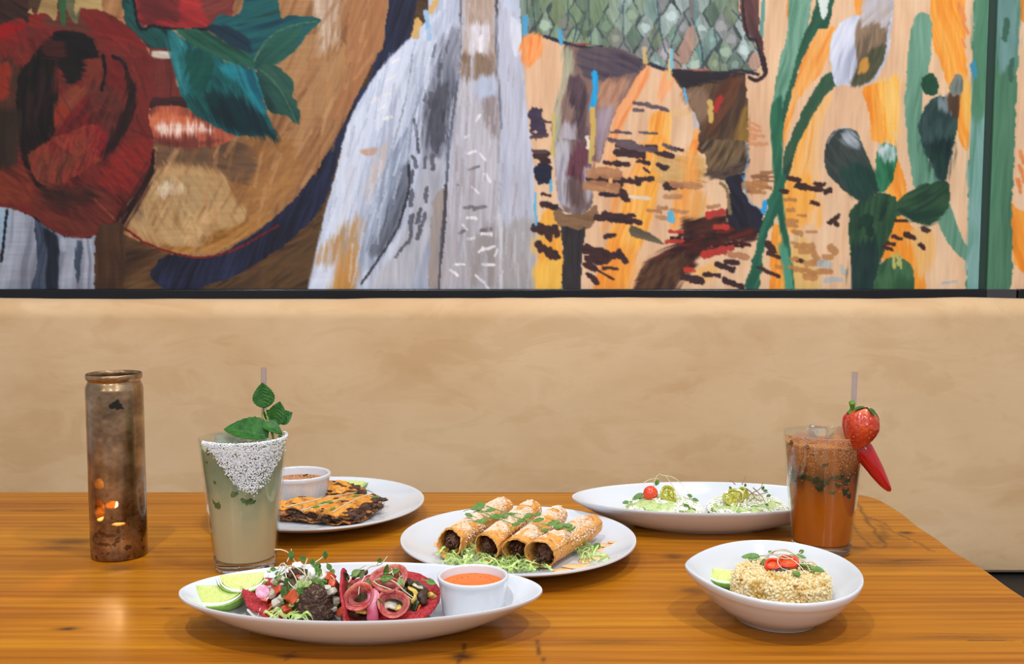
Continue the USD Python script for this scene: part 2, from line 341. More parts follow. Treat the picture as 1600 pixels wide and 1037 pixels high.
# upper rose, leaves
fill('A1', [(370, 0), (445, 0), (480, 50), (540, 92), (585, 100), (590, 160), (525, 168), (470, 120), (430, 70)], [(18, 46, 44), (24, 76, 72), (14, 34, 34)], 50, L=40)
fill('A1', [(430, 0), (470, 40), (530, 84), (620, 97), (715, 96), (800, 50), (845, 0)], [(98, 24, 28), (142, 34, 36), (164, 42, 40)], 20, L=40)
fill('A1', [(560, 0), (845, 0), (800, 46), (760, 60), (700, 30)], [(96, 40, 38), (122, 52, 44)], 150, soft=4)
fill('A1', [(440, 0), (560, 0), (620, 40), (560, 60), (480, 40)], [(86, 28, 28), (110, 36, 34)], 30, soft=4)
line('A1', [(430, 0), (468, 44), (530, 88), (620, 100), (720, 98), (770, 72)], 4, [(20, 18, 22)])
fill('A1', [(720, 95), (760, 50), (840, 10), (900, 0), (960, 25), (1010, 50), (1110, 68), (1060, 115), (1030, 160), (980, 205), (930, 225), (880, 240), (850, 200), (790, 150)], [(14, 52, 66), (20, 78, 84), (28, 88, 86), (22, 62, 58)], 160, L=50)
fill('A1', [(870, 220), (930, 130), (1040, 90), (1020, 160), (960, 215), (910, 225)], [(24, 66, 58), (40, 92, 76)], 140, soft=3)
line('A1', [(868, 240), (890, 180), (940, 120), (1010, 88), (1095, 72)], 2.6, [(90, 120, 84), (50, 96, 80)])
fill('A1', [(610, 98), (720, 112), (800, 160), (860, 190), (880, 235), (800, 220), (700, 180), (640, 140)], [(20, 58, 46), (34, 84, 66), (44, 96, 78)], 30, L=50)
fill('A1', [(700, 95), (780, 88), (850, 130), (870, 180), (800, 160), (740, 120)], [(16, 36, 50), (24, 50, 62)], 30, soft=2)
fill('A1', [(578, 100), (640, 140), (720, 185), (800, 222), (868, 240), (885, 255), (905, 330), (925, 400), (960, 490), (935, 465), (880, 468), (820, 468), (750, 440), (690, 405), (650, 372), (630, 335), (608, 270), (594, 190)], [(8, 40, 46), (14, 70, 72), (22, 92, 92), (10, 54, 56)], 70, L=40, W=6)
fill('A1', [(582, 110), (640, 150), (680, 200), (640, 200), (660, 260), (630, 330), (604, 240)], [(50, 128, 132), (28, 100, 104), (66, 146, 150)], 75, soft=5)
fill('A1', [(640, 170), (720, 190), (740, 250), (680, 330), (640, 240)], [(8, 58, 54), (14, 76, 66)], 110, soft=6)
fill('A1', [(790, 215), (880, 250), (905, 330), (915, 390), (870, 370), (830, 290), (760, 240)], [(18, 100, 116), (30, 122, 132), (14, 80, 96)], 60, soft=5)
fill('A1', [(700, 360), (760, 320), (830, 340), (900, 400), (950, 480), (880, 460), (780, 440)], [(6, 30, 36), (10, 46, 52)], 65, soft=8)
fill('A1', [(640, 350), (700, 330), (740, 300), (760, 340), (700, 400)], [(10, 44, 44), (18, 82, 78)], 60, soft=7)
fill('A1', [(888, 232), (950, 225), (990, 255), (1015, 290), (1010, 330), (1036, 385), (1028, 432), (990, 400), (930, 388), (905, 330)], [(18, 46, 46), (34, 74, 64), (46, 84, 70)], 50, L=40)
line('A1', [(890, 235), (960, 300), (1024, 425)], 1.6, [(70, 106, 88)])
# big rose
R_ = [(0, 78), (60, 58), (130, 45), (200, 36), (280, 28), (350, 36), (400, 62), (450, 100), (490, 140), (520, 195), (536, 250), (528, 320), (512, 400), (526, 470), (528, 560), (500, 632), (450, 690), (410, 760), (360, 798), (300, 822), (230, 818), (170, 785), (100, 742), (30, 715), (0, 690)]
fill('A1', R_, [(63, 20, 18), (96, 30, 26), (110, 35, 30), (86, 36, 28)], 60, L=45, W=6)
fill('A1', [(0, 85), (130, 48), (290, 30), (420, 80), (500, 160), (470, 190), (380, 150), (300, 110), (180, 100), (60, 150), (0, 200)], [(103, 25, 23), (125, 33, 28), (96, 35, 30)], 20, soft=8)
fill('A1', [(0, 100), (60, 80), (70, 110), (0, 150)], [(151, 16, 20), (129, 21, 23)], 20, soft=5)
fill('A1', [(150, 60), (260, 50), (300, 110), (200, 100)], [(99, 52, 40), (84, 42, 33)], 10, soft=6)
fill('A1', [(0, 190), (70, 230), (60, 400), (40, 560), (0, 570)], [(51, 31, 23), (72, 45, 31), (41, 28, 21)], 95, soft=6)
fill('A1', [(0, 215), (34, 222), (30, 300), (10, 340), (0, 340)], [(137, 43, 25), (120, 36, 23)], 95, soft=4)
fill('A1', [(60, 280), (110, 200), (150, 150), (190, 150), (200, 330), (190, 430), (180, 480), (110, 520), (70, 480)], [(13, 9, 10), (29, 16, 15), (20, 12, 11)], 92, L=40)
fill('A1', [(70, 400), (160, 330), (170, 480), (100, 560), (72, 520)], [(30, 18, 15), (46, 26, 20)], 5, soft=5)
fill('A1', [(185, 115), (240, 108), (310, 128), (340, 190), (290, 205), (285, 270), (240, 290), (215, 250), (190, 200)], [(12, 10, 11), (25, 18, 16), (37, 25, 21)], 5, L=30)
fill('A1', [(150, 145), (220, 140), (230, 200), (160, 200)], [(49, 21, 20), (72, 26, 25)], 8, soft=4)
fill('A1', [(148, 222), (190, 225), (205, 300), (180, 330), (160, 280)], [(99, 36, 30), (84, 30, 26)], 80, soft=3)
fill('A1', [(290, 208), (350, 200), (365, 270), (330, 320), (285, 270)], [(101, 38, 28), (115, 47, 33)], 100, soft=3)
fill('A1', [(180, 380), (230, 310), (300, 300), (290, 350), (330, 380), (260, 420), (190, 430)], [(110, 52, 35), (129, 60, 40), (99, 42, 31)], 130, soft=5, L=26)
fill('A1', [(180, 390), (215, 350), (240, 400), (190, 435)], [(135, 45, 28)], 120, soft=4)
fill('A1', [(250, 380), (300, 340), (330, 400), (350, 480), (290, 470), (200, 460)], [(96, 21, 23), (113, 25, 26), (77, 21, 21)], 120, soft=6, L=26)
fill('A1', [(315, 300), (390, 300), (430, 370), (400, 470), (340, 470)], [(73, 31, 26), (92, 40, 33), (63, 25, 23)], 110, soft=8, L=26)
fill('A1', [(365, 195), (430, 230), (440, 300), (400, 300), (370, 260)], [(110, 30, 28), (94, 25, 25)], 20, soft=4, L=20)
line('A1', [(355, 190), (362, 250), (350, 310)], 5, [(17, 11, 13)])
line('A1', [(390, 195), (425, 215), (440, 260), (445, 310)], 6, [(15, 13, 20), (25, 18, 23)])
fill('A1', [(430, 240), (470, 300), (460, 400), (420, 480), (380, 530), (340, 540), (400, 460), (430, 380), (440, 310)], [(29, 15, 15), (51, 23, 21), (39, 18, 18)], 110, L=26)
fill('A1', [(90, 545), (140, 500), (220, 460), (330, 430), (368, 480), (366, 530), (290, 590), (200, 640), (150, 650), (110, 610)], [(94, 30, 26), (122, 38, 31), (134, 50, 36), (106, 47, 33)], 110, L=30, W=5)
fill('A1', [(120, 560), (200, 530), (290, 530), (240, 600), (160, 650), (130, 620)], [(79, 38, 26), (110, 52, 36), (89, 36, 28)], 100, soft=7, L=24, W=3)
fill('A1', [(300, 440), (360, 450), (372, 520), (330, 540)], [(137, 25, 33), (116, 23, 28)], 100, soft=5)
line('A1', [(62, 330), (70, 450), (86, 540), (110, 610), (160, 655), (230, 668), (280, 650)], 8, [(17, 10, 10), (32, 18, 16)])
fill('A1', [(0, 580), (60, 575), (100, 610), (110, 690), (60, 700), (0, 680)], [(96, 33, 23), (122, 50, 31), (84, 30, 23)], 40, soft=5, L=30)
fill('A1', [(370, 560), (430, 500), (515, 480), (520, 570), (480, 630), (400, 660), (330, 700), (250, 740), (330, 640)], [(110, 26, 25), (135, 35, 30), (101, 30, 26)], 50, soft=8, L=40, W=4)
fill('A1', [(120, 700), (240, 660), (360, 640), (400, 740), (300, 810), (200, 790)], [(84, 31, 25), (104, 43, 33), (73, 26, 23)], 30, soft=8, L=40)
line('A1', [(330, 690), (400, 760), (430, 785)], 2, [(146, 68, 43)])
line('A1', [(420, 745), (470, 680), (520, 600), (530, 520)], 5, [(20, 11, 11), (37, 18, 16)])
line('A1', [(380, 800), (300, 824), (220, 818), (150, 780), (90, 740), (0, 705)], 4, [(22, 13, 13)])
rdabs('A1', [(60, 120), (290, 40), (480, 150), (520, 300), (515, 560), (400, 740), (240, 800), (100, 720), (20, 560), (30, 200)], 150, [(86, 24, 22), (120, 36, 30), (64, 22, 20), (138, 50, 38), (100, 40, 30)], l=(14, 40), a=(20, 80), w=(2.5, 5), seed=43, mix=.30)
rdabs('A1', [(120, 560), (200, 500), (340, 440), (360, 520), (220, 640), (140, 640)], 46, [(146, 50, 40), (92, 34, 28), (128, 62, 44)], l=(12, 26), a=(95, 125), w=(2.5, 5), seed=44, mix=.5)
fill('A1', [(62, 290), (110, 205), (150, 160), (185, 160), (190, 330), (180, 430), (165, 470), (110, 510), (76, 470)], [(13, 9, 10), (26, 16, 15), (40, 24, 20)], 92, soft=5, L=30)
fill('A1', [(185, 120), (240, 110), (305, 130), (335, 185), (290, 205), (280, 265), (240, 285), (215, 245), (195, 200)], [(12, 10, 12), (26, 18, 18)], 8, soft=5, L=26)
fill('A1', [(150, 150), (215, 145), (225, 190), (160, 195)], [(52, 22, 20), (72, 28, 26)], 8, soft=5)
fill('A1', [(435, 245), (462, 300), (455, 390), (420, 470), (380, 520), (350, 535), (400, 455), (428, 380), (440, 310)], [(26, 14, 15), (46, 22, 21)], 110, soft=5, L=22)
fill('A1', [(0, 400), (55, 380), (60, 520), (40, 575), (0, 575)], [(36, 26, 20), (58, 40, 30)], 95, soft=7)
fill('A1', [(150, 640), (230, 650), (300, 640), (330, 680), (240, 720), (150, 690)], [(44, 24, 20), (70, 32, 26)], 20, soft=9, L=24)
fill('A1', [(390, 800), (430, 720), (480, 640), (520, 560), (530, 600), (480, 690), (430, 770)], [(28, 14, 14), (52, 22, 20)], 120, soft=6, L=26)
# top-left corner
fill('A1', [(0, 0), (110, 0), (100, 40), (60, 62), (0, 74)], [(18, 14, 16), (40, 26, 22), (64, 36, 26)], 30)
fill('A1', [(105, 30), (140, 8), (195, 0), (200, 32), (150, 44), (100, 46)], [(142, 112, 68), (172, 142, 92)], 20)
fill('A1', [(195, 0), (225, 0), (230, 24), (205, 34)], [(36, 74, 42), (50, 92, 54)], 80)
fill('A1', [(225, 0), (270, 0), (280, 20), (230, 30)], [(104, 98, 68), (84, 84, 60)], 20)
fill('A1', [(255, 18), (300, 0), (350, 4), (372, 36), (330, 32), (280, 28)], [(150, 122, 74), (178, 150, 98)], 20)
# white cloth, lower left
fill('A1', [(0, 700), (30, 715), (100, 742), (165, 785), (230, 818), (300, 822), (332, 812), (330, 900), (328, 995), (0, 995)], [(104, 106, 120), (134, 136, 150), (160, 164, 178)], 95, L=80, W=5, smooth=False)
fill('A1', [(0, 705), (24, 720), (10, 850), (0, 880)], [(128, 154, 176), (152, 174, 192)], 95)
line('A1', [(24, 725), (14, 820), (4, 900)], 4, [(24, 22, 30)])
fill('A1', [(120, 760), (195, 820), (200, 870), (190, 995), (100, 995), (130, 900)], [(42, 50, 66), (70, 80, 98), (54, 62, 78)], 92, L=50)
fill('A1', [(150, 790), (200, 815), (204, 900), (190, 990), (160, 985), (165, 880)], [(22, 26, 36), (36, 42, 56)], 92, soft=3)
fill('A1', [(262, 830), (284, 840), (276, 940), (264, 975), (258, 900)], [(52, 62, 78), (70, 80, 96)], 92)
fill('A1', [(205, 822), (262, 825), (255, 860), (210, 860)], [(168, 174, 188), (146, 152, 166)], 92, soft=4)
fill('A1', [(334, 795), (400, 770), (430, 800), (420, 995), (330, 995)], [(52, 34, 24), (78, 50, 32)], 95, L=50)

# white garment in the middle
G_ = [(760, 0), (700, 66), (640, 132), (560, 212), (500, 290), (445, 388), (412, 475), (388, 590), (352, 715), (325, 840), (287, 998), (1078, 998), (1068, 900), (1062, 800), (1072, 700), (1066, 560), (1050, 450), (1038, 320), (1022, 160), (1032, 110), (990, 0)]
fill('A2', G_, [(164, 168, 186), (190, 196, 214), (206, 210, 224)], 96, L=90, W=4, smooth=False)
fill('A2', [(745, 40), (640, 135), (560, 215), (445, 390), (388, 590), (325, 850), (290, 998), (370, 998), (440, 700), (520, 500), (600, 300), (660, 180)], [(190, 198, 220), (212, 218, 234), (204, 206, 220)], 105, L=80, W=4, soft=3)
fill('A2', [(640, 180), (700, 140), (690, 260), (640, 420), (560, 560), (500, 720), (460, 900), (440, 998), (470, 960), (540, 880), (600, 790), (635, 640), (650, 420), (690, 300)], [(132, 142, 162), (160, 170, 190), (182, 190, 208)], 100, L=70, W=4)
fill('A2', [(600, 600), (640, 560), (635, 660), (600, 780), (540, 880), (500, 860), (560, 740)], [(84, 88, 102), (112, 116, 130), (96, 104, 124)], 105, soft=6, L=40)
fill('A2', [(745, 150), (800, 90), (815, 140), (790, 340), (772, 480), (745, 560), (690, 540), (680, 420), (700, 300)], [(96, 98, 112), (126, 128, 142), (146, 148, 162)], 100, soft=6, L=60)
fill('A2', [(735, 300), (775, 290), (770, 400), (755, 500), (705, 500), (700, 400)], [(54, 54, 64), (86, 86, 98), (70, 70, 82)], 96, soft=6, L=36)
fill('A2', [(700, 560), (760, 560), (755, 660), (700, 900), (640, 995), (480, 995), (600, 850), (660, 680)], [(158, 158, 168), (182, 182, 192), (196, 194, 200)], 100, soft=4, L=60)
dabs('A2', [(725, 175, 18, 105, 4), (770, 160, 16, 105, 3), (745, 240, 18, 100, 4), (712, 345, 20, 95, 5), (765, 345, 22, 100, 6), (690, 330, 14, 100, 3), (660, 440, 24, 80, 4), (668, 500, 20, 85, 4), (655, 555, 16, 80, 5), (690, 560, 16, 95, 4), (720, 560, 20, 92, 5), (647, 610, 16, 95, 5), (646, 682, 20, 92, 6), (697, 672, 18, 95, 5), (672, 745, 22, 100, 5), (645, 770, 22, 95, 6), (690, 755, 18, 105, 4), (640, 820, 18, 110, 4), (672, 800, 20, 100, 6), (600, 870, 18, 120, 3), (620, 850, 16, 125, 3), (735, 420, 26, 95, 6), (755, 460, 22, 95, 6), (712, 420, 22, 95, 5), (735, 500, 20, 95, 5)], [(70, 70, 80), (92, 92, 104)], mix=.85)
line('A2', [(636, 570), (636, 650), (604, 770), (548, 870), (472, 978)], 3.6, [(44, 42, 50), (62, 62, 72)])
line('A2', [(650, 190), (628, 330), (590, 480), (545, 620), (490, 780), (462, 900), (448, 995)], 2.4, [(120, 128, 146), (150, 158, 176)], mix=.8)
fill('A2', [(690, 860), (745, 760), (740, 995), (640, 995)], [(140, 148, 170), (176, 180, 194)], 96, soft=5)
fill('A2', [(720, 700), (765, 650), (752, 800), (742, 995), (705, 995)], [(146, 134, 130), (166, 152, 146)], 93, L=60)
line('A2', [(822, 0), (815, 150), (798, 330), (778, 480), (770, 580), (764, 700), (748, 840), (742, 995)], 4.2, [(84, 86, 100), (112, 114, 128)])
line('A2', [(764, 640), (760, 760), (752, 860), (742, 995)], 5.5, [(64, 60, 66), (84, 78, 80)])
fill('A2', [(826, 0), (935, 0), (948, 200), (955, 430), (945, 600), (940, 998), (752, 998), (764, 800), (778, 600), (800, 380), (820, 150)], [(166, 160, 166), (184, 178, 184), (196, 192, 200)], 94, L=80, W=4)
fill('A2', [(830, 0), (930, 0), (940, 180), (900, 200), (830, 190)], [(160, 136, 122), (186, 164, 150), (150, 124, 108)], 94, soft=5, L=50)
fill('A2', [(836, 100), (915, 80), (905, 185), (850, 190)], [(196, 188, 194), (222, 216, 222), (180, 162, 156)], 94, soft=6, L=36, W=3)
fill('A2', [(820, 195), (930, 190), (935, 255), (870, 285), (825, 260)], [(120, 98, 82), (146, 120, 100)], 92, soft=5, L=30, W=3)
fill('A2', [(860, 290), (930, 260), (940, 350), (890, 350)], [(176, 184, 204), (192, 198, 216)], 96, soft=5, L=30, W=3)
fill('A2', [(900, 345), (945, 340), (945, 470), (905, 430)], [(138, 124, 124), (160, 146, 148)], 94, soft=5)
fill('A2', [(850, 850), (935, 760), (940, 985), (850, 985)], [(148, 140, 140), (166, 158, 158)], 94, soft=6)
dabs('A2', [(838, 470, 8, -30, 2), (855, 525, 14, -15, 3), (893, 540, 12, 50, 2.5), (908, 613, 14, 60, 4), (865, 655, 14, 40, 2), (856, 752, 15, 4, 4), (828, 782, 10, 40, 2), (850, 822, 11, -10, 4), (885, 860, 10, -50, 3), (912, 856, 17, -18, 3.5), (938, 870, 12, -60, 2), (813, 912, 14, 8, 2.5), (790, 940, 14, 35, 3), (912, 912, 16, 4, 3), (876, 408, 10, -60, 3), (885, 150, 22, 92, 4), (905, 805, 14, 0, 4), (562, 405, 14, -8, 3.5), (545, 330, 24, -20, 3.5), (575, 268, 16, -30, 3), (590, 210, 12, -30, 3), (520, 345, 14, -25, 3), (545, 370, 13, -35, 2.5), (880, 960, 16, 40, 3), (905, 985, 12, 60, 2)], [(226, 220, 222), (238, 234, 236)])
dabs('A2', [(905, 790, 14, -4, 5), (862, 580, 16, -20, 3), (880, 715, 18, -8, 5), (845, 715, 12, -10, 4), (805, 636, 3, 0, 3), (820, 800, 8, -30, 4)], [(112, 104, 106), (90, 84, 88)], mix=.8)
line('A2', [(932, 0), (942, 180), (950, 300), (958, 440)], 4.4, [(74, 78, 94), (104, 108, 124)])
fill('A2', [(940, 60), (1000, 40), (1030, 180), (1045, 440), (1066, 600), (1070, 998), (960, 998), (955, 560), (960, 430)], [(172, 172, 188), (190, 192, 208), (182, 178, 190)], 93, L=90, W=4, soft=3)
fill('A2', [(960, 800), (1066, 760), (1072, 998), (960, 998)], [(158, 152, 152), (178, 172, 174)], 93, soft=6)
line('A2', [(950, 740), (956, 860), (953, 995)], 5, [(206, 204, 206), (190, 188, 192)])
fill('A2', [(990, 60), (1020, 90), (1030, 160), (1010, 190), (992, 150)], [(218, 216, 228), (230, 228, 238)], 96, soft=3)
dabs('A2', [(720, 25, 16, 115, 7), (662, 100, 22, 105, 9)], [(200, 156, 88), (214, 170, 100)])
dabs('A2', [(702, 85, 40, 85, 6)], [(140, 180, 216), (160, 190, 218)])
fill('A2', [(470, 520), (510, 512), (540, 515), (500, 540)], [(206, 168, 142), (190, 150, 126)], 0, soft=2)
fill('A2', [(360, 830), (440, 760), (478, 760), (452, 900), (442, 998), (368, 998), (385, 920), (330, 905)], [(170, 138, 104), (190, 146, 96), (196, 178, 164)], 94, soft=8, L=50, W=4)
fill('A2', [(400, 900), (455, 850), (444, 998), (372, 998)], [(186, 132, 70), (198, 146, 84)], 94, soft=5)
fill('A2', [(525, 540), (560, 500), (530, 620), (490, 700)], [(206, 182, 170), (196, 188, 192)], 100, soft=5)
rdabs('A2', [(740, 60), (640, 150), (500, 300), (400, 560), (320, 900), (460, 980), (620, 600), (760, 200), (820, 40)], 130, [(176, 184, 208), (214, 220, 234), (152, 160, 182), (226, 228, 238)], l=(26, 70), a=(96, 112), w=(1.6, 4), seed=45, mix=.4)
rdabs('A2', [(800, 300), (820, 20), (1000, 40), (1040, 440), (1066, 980), (760, 980)], 130, [(160, 156, 166), (204, 202, 214), (148, 138, 140), (190, 190, 206)], l=(24, 70), a=(88, 98), w=(1.6, 4.5), seed=46, mix=.38)
# right half: scale skirt
S_ = [(28, 0), (95, 0), (130, 200), (215, 215), (330, 250), (470, 285), (600, 290), (700, 310), (790, 350), (870, 375), (945, 415), (1060, 420), (1160, 420), (1290, 430), (1390, 415), (1500, 425), (1530, 370), (1460, 200), (1390, 60), (1340, 0), (700, 0)]
fill('B6', [(95, 0)] + S_[2:], [(58, 68, 70), (74, 84, 82)], 80, smooth=False)
rs = np.random.default_rng(5)
SKP = [(118, 135, 116), (129, 146, 128), (141, 158, 144), (106, 124, 113), (120, 132, 109), (135, 154, 147), (127, 128, 127), (147, 161, 156), (94, 112, 97), (170, 137, 121), (144, 139, 142), (159, 172, 168), (116, 139, 132)]
skirt = sg.Polygon(cv('B6', [(100, 0)] + S_[2:])).buffer(-1.5)
for r in range(-1, 8):
    for c in range(-1, 14):
        cx = 120 + 116 * c + (58 if r % 2 else 0) + rs.uniform(-10, 10) + r * 4; cy = 8 + 74 * r + rs.uniform(-8, 8) + 4 * math.sin(c)
        w, h = 50 + rs.uniform(-7, 4), 84 + rs.uniform(-9, 8)
        i = int(rs.integers(0, 9 if c < 6 else 13)); col = np.array(SKP[i], float)
        if c < 5: col = col * [.93, .95, .86]
        tl = rs.uniform(-6, 6)
        pts = cv('B6', [(cx + tl, cy - h), (cx + w * .75, cy - h * .3), (cx + w, cy + 4), (cx + w * .55, cy + h * .5), (cx - tl, cy + h * .95), (cx - w * .55, cy + h * .45), (cx - w, cy + 4), (cx - w * .6, cy - h * .4)])
        if cy < 60: pts = [(u, v) for u, v in pts]
        pl = sg.Polygon(pts).buffer(0).intersection(skirt)
        if pl.is_empty: continue
        paint(pl, [col * .84, col, np.minimum(col * 1.1, 245)], 80, L=24, W=3, jit=2.0)
        if rs.random() < .45:
            q = sg.Polygon([(u * .5 + v_ * 0, v) for u, v, v_ in []]) if False else sg.Point(np.mean(pts, 0)).buffer(4.5 + rs.uniform(0, 4))
            paint(q.intersection(skirt), [np.minimum(col * 1.2, 238)], 85, L=12, W=2, jit=3.5)
fill('B6', [(60, 0), (100, 0), (130, 190), (95, 205)], [(96, 112, 100), (130, 146, 132)], 90)
fill('B6', [(40, 140), (70, 130), (90, 230), (70, 330), (40, 300)], [(206, 208, 222), (224, 224, 232)], 95, soft=2)
for a in ((-60, 0, 40, 90, 60, 215), (330, 0, 372, 60, 330, 190), (372, 60, 420, 150, 400, 260), (420, 0, 500, 130, 505, 260), (480, 60, 440, 210, 420, 250), (760, 0, 700, 120, 740, 310), (850, 0, 920, 170, 1050, 400), (920, 150, 850, 300, 830, 340), (1110, 110, 1160, 260, 1180, 420), (1240, 180, 1270, 300, 1275, 425), (1250, 280, 1180, 370, 1150, 420), (1070, 100, 1010, 200, 960, 370), (1350, 60, 1420, 150, 1480, 260)):
    line('B6', [(a[0] + 130, a[1]), (a[2] + 0 + (130 if a[0] < 0 else 0), a[3]), (a[4] + (130 if a[0] < 0 else 0), a[5])] if a[0] < 0 else [(a[0], a[1]), (a[2], a[3]), (a[4], a[5])], 2.6, [(48, 66, 78), (66, 84, 92)], mix=.8)
line('B6', [(1165, 0), (1130, 150), (1150, 300), (1165, 360)], 2, [(80, 150, 140)], mix=.8)
fill('B6', [(1335, 0), (1480, 0), (1510, 120), (1530, 230), (1540, 340), (1545, 430), (1520, 350), (1460, 210), (1400, 80)], [(66, 44, 44), (98, 62, 60), (118, 78, 72)], 65, L=50)
line('B6', [(1350, 0), (1420, 110), (1490, 240), (1520, 350), (1535, 420)], 4, [(44, 34, 40)])
line('B6', [(1535, 340), (1545, 430), (1500, 478), (1450, 460)], 6, [(46, 32, 36), (64, 42, 40)])
line('B6', [(220, 215), (340, 250), (470, 280), (600, 285), (700, 310), (790, 352), (850, 380), (940, 412), (1020, 420), (1160, 432), (1280, 436), (1390, 420), (1500, 440)], 5, [(34, 36, 48), (48, 50, 62)])
line('B6', [(400, 258), (500, 268)], 2.4, [(150, 66, 60)]); line('B6', [(1050, 412), (1210, 418)], 2.4, [(170, 96, 80)])
dabs('B6', [(118, 155, 24, 92, 7), (330, 225, 16, 88, 6)], [(70, 148, 190), (90, 166, 204)])
# peach triangle and orange sweeps
fill('B6', [(85, 300), (105, 220), (150, 200), (225, 225), (210, 330), (120, 400)], [(232, 128, 58), (240, 156, 92), (232, 170, 120)], 110, soft=3, L=30)
fill('B6', [(640, 1000), (560, 914), (620, 780), (690, 580), (780, 450), (850, 390), (830, 480), (760, 620), (690, 770), (600, 1000)], [(230, 134, 72), (240, 166, 112), (228, 150, 92)], 112, soft=3, L=60)
fill('B6', [(930, 440), (960, 420), (1010, 470), (960, 560), (920, 620), (905, 560)], [(238, 150, 90), (234, 180, 140)], 105, soft=2, L=40)
line('B6', [(985, 300), (975, 420), (968, 470)], 6, [(222, 186, 128), (206, 176, 108)]); line('B6', [(990, 300), (990, 400)], 5, [(110, 180, 210), (150, 190, 200)]); line('B6', [(828, 290), (832, 375)], 6, [(206, 176, 112), (190, 160, 104)])
fill('B6', [(870, 680), (960, 660), (990, 700), (970, 914), (900, 1000), (810, 1000), (840, 820)], [(232, 140, 50), (244, 176, 84), (240, 190, 120)], 100, soft=2, L=60, W=4)
fill('B6', [(1120, 780), (1150, 740), (1130, 914), (1090, 914)], [(236, 150, 72), (240, 170, 96)], 100, L=40)
fill('B6', [(1000, 640), (1080, 650), (1090, 680), (1010, 680)], [(224, 180, 130)], 0, soft=3)
fill('B7', [(480, 0), (640, 0), (580, 160), (540, 300), (490, 330), (500, 150)], [(232, 150, 92), (238, 176, 126), (226, 188, 152)], 108, soft=4, L=60)
fill('B7', [(830, 0), (950, 0), (900, 200), (820, 420), (740, 640), (660, 900), (500, 900), (600, 560), (690, 330), (760, 150)], [(230, 128, 38), (242, 156, 60), (246, 184, 96)], 108, soft=3, L=110, W=4)
fill('B7', [(860, 0), (930, 0), (880, 330), (820, 560), (740, 700), (700, 720), (790, 420)], [(244, 176, 74), (236, 150, 52), (248, 200, 120)], 108, soft=3, L=90, W=3)
fill('B7', [(1000, 240), (1070, 220), (1060, 330), (1010, 520), (970, 520)], [(238, 142, 56), (240, 166, 92)], 105, soft=3, L=60)
fill('B7', [(1090, 0), (1145, 0), (1130, 80), (1080, 90)], [(236, 140, 60)], 95, L=40)
fill('B7', [(880, 110), (980, 80), (1150, 110), (1180, 230), (1080, 300), (960, 300), (900, 230)], [(196, 148, 84), (210, 168, 110), (186, 136, 76)], 10, soft=6, L=40)
fill('B7', [(1120, 300), (1180, 330), (1170, 480), (1040, 480)], [(232, 150, 72), (214, 176, 120)], 100, soft=6, L=30)
fill('B7', [(170, 470), (250, 400), (290, 520), (310, 650), (300, 900), (150, 900), (160, 640)], [(232, 140, 48), (240, 162, 60), (238, 176, 74)], 100, L=70)
fill('B7', [(150, 760), (300, 720), (305, 900), (150, 900)], [(234, 176, 64), (240, 186, 84)], 110, soft=6)
fill('B7', [(130, 600), (160, 580), (150, 690), (120, 660)], [(224, 180, 110)], 90, soft=5)
fill('B7', [(600, 40), (760, 0), (860, 0), (800, 120), (740, 280), (640, 460), (560, 560), (600, 330)], [(232, 140, 60), (240, 168, 96), (230, 190, 150)], 108, soft=9, L=70, W=4, mix=.8)
fill('B7', [(1060, 100), (1120, 60), (1110, 300), (1050, 500), (1000, 520), (1040, 300)], [(234, 142, 58), (240, 170, 90)], 102, soft=8, L=60, W=4, mix=.85)
fill('B7', [(560, 760), (700, 640), (760, 720), (700, 905), (520, 905)], [(230, 130, 44), (242, 166, 70)], 108, soft=9, L=70, W=4, mix=.85)
# striped vase leg
fill('B6', [(350, 270), (450, 280), (640, 280), (760, 320), (820, 370), (840, 395), (800, 430), (720, 560), (650, 680), (600, 830), (560, 960), (500, 960), (480, 914), (300, 914), (270, 780), (285, 650), (330, 540), (350, 400)], [(98, 74, 70), (126, 98, 90), (144, 116, 108)], 95, L=40)
fill('B6', [(440, 290), (640, 285), (760, 325), (815, 370), (790, 425), (680, 450), (560, 480), (470, 450), (430, 380)], [(54, 46, 58), (78, 66, 78), (92, 78, 84)], 25, soft=3, L=40)
fill('B6', [(540, 500), (720, 470), (700, 570), (640, 680), (600, 640), (560, 640)], [(166, 116, 90), (182, 138, 112), (148, 106, 96)], 120, soft=6, L=30)
fill('B6', [(345, 300), (395, 300), (400, 420), (350, 560), (330, 700), (300, 914), (275, 800), (280, 690), (300, 600), (340, 480)], [(140, 140, 116), (168, 164, 140), (196, 176, 146)], 100, soft=3, L=50)
fill('B6', [(385, 470), (450, 460), (490, 560), (470, 700), (490, 914), (430, 914), (430, 800), (395, 740), (425, 660), (375, 600)], [(70, 54, 60), (94, 72, 78), (60, 46, 54)], 100, soft=4, L=40)
fill('B6', [(325, 740), (400, 740), (430, 860), (435, 960), (320, 960)], [(158, 148, 158), (184, 174, 182), (172, 158, 162)], 95, soft=5, L=40)
fill('B6', [(555, 660), (640, 640), (600, 800), (560, 940), (545, 800)], [(150, 132, 146), (178, 156, 160)], 100, soft=5)
fill('B7', [(270, 0), (480, 0), (482, 120), (488, 300), (480, 400), (400, 450), (320, 420), (275, 330), (262, 120)], [(112, 88, 90), (136, 112, 114), (96, 70, 78)], 92, L=60)
fill('B7', [(275, 0), (345, 0), (360, 200), (350, 390), (290, 380), (262, 120)], [(150, 146, 156), (186, 180, 188), (140, 136, 132)], 92, soft=4, L=60)
fill('B7', [(360, 110), (430, 0), (470, 0), (472, 160), (440, 250), (370, 230), (340, 200)], [(86, 44, 56), (110, 64, 74), (66, 36, 48)], 95, soft=5, L=30)
fill('B7', [(340, 240), (440, 250), (450, 360), (380, 400), (345, 380)], [(86, 66, 64), (112, 88, 84)], 92, soft=5)
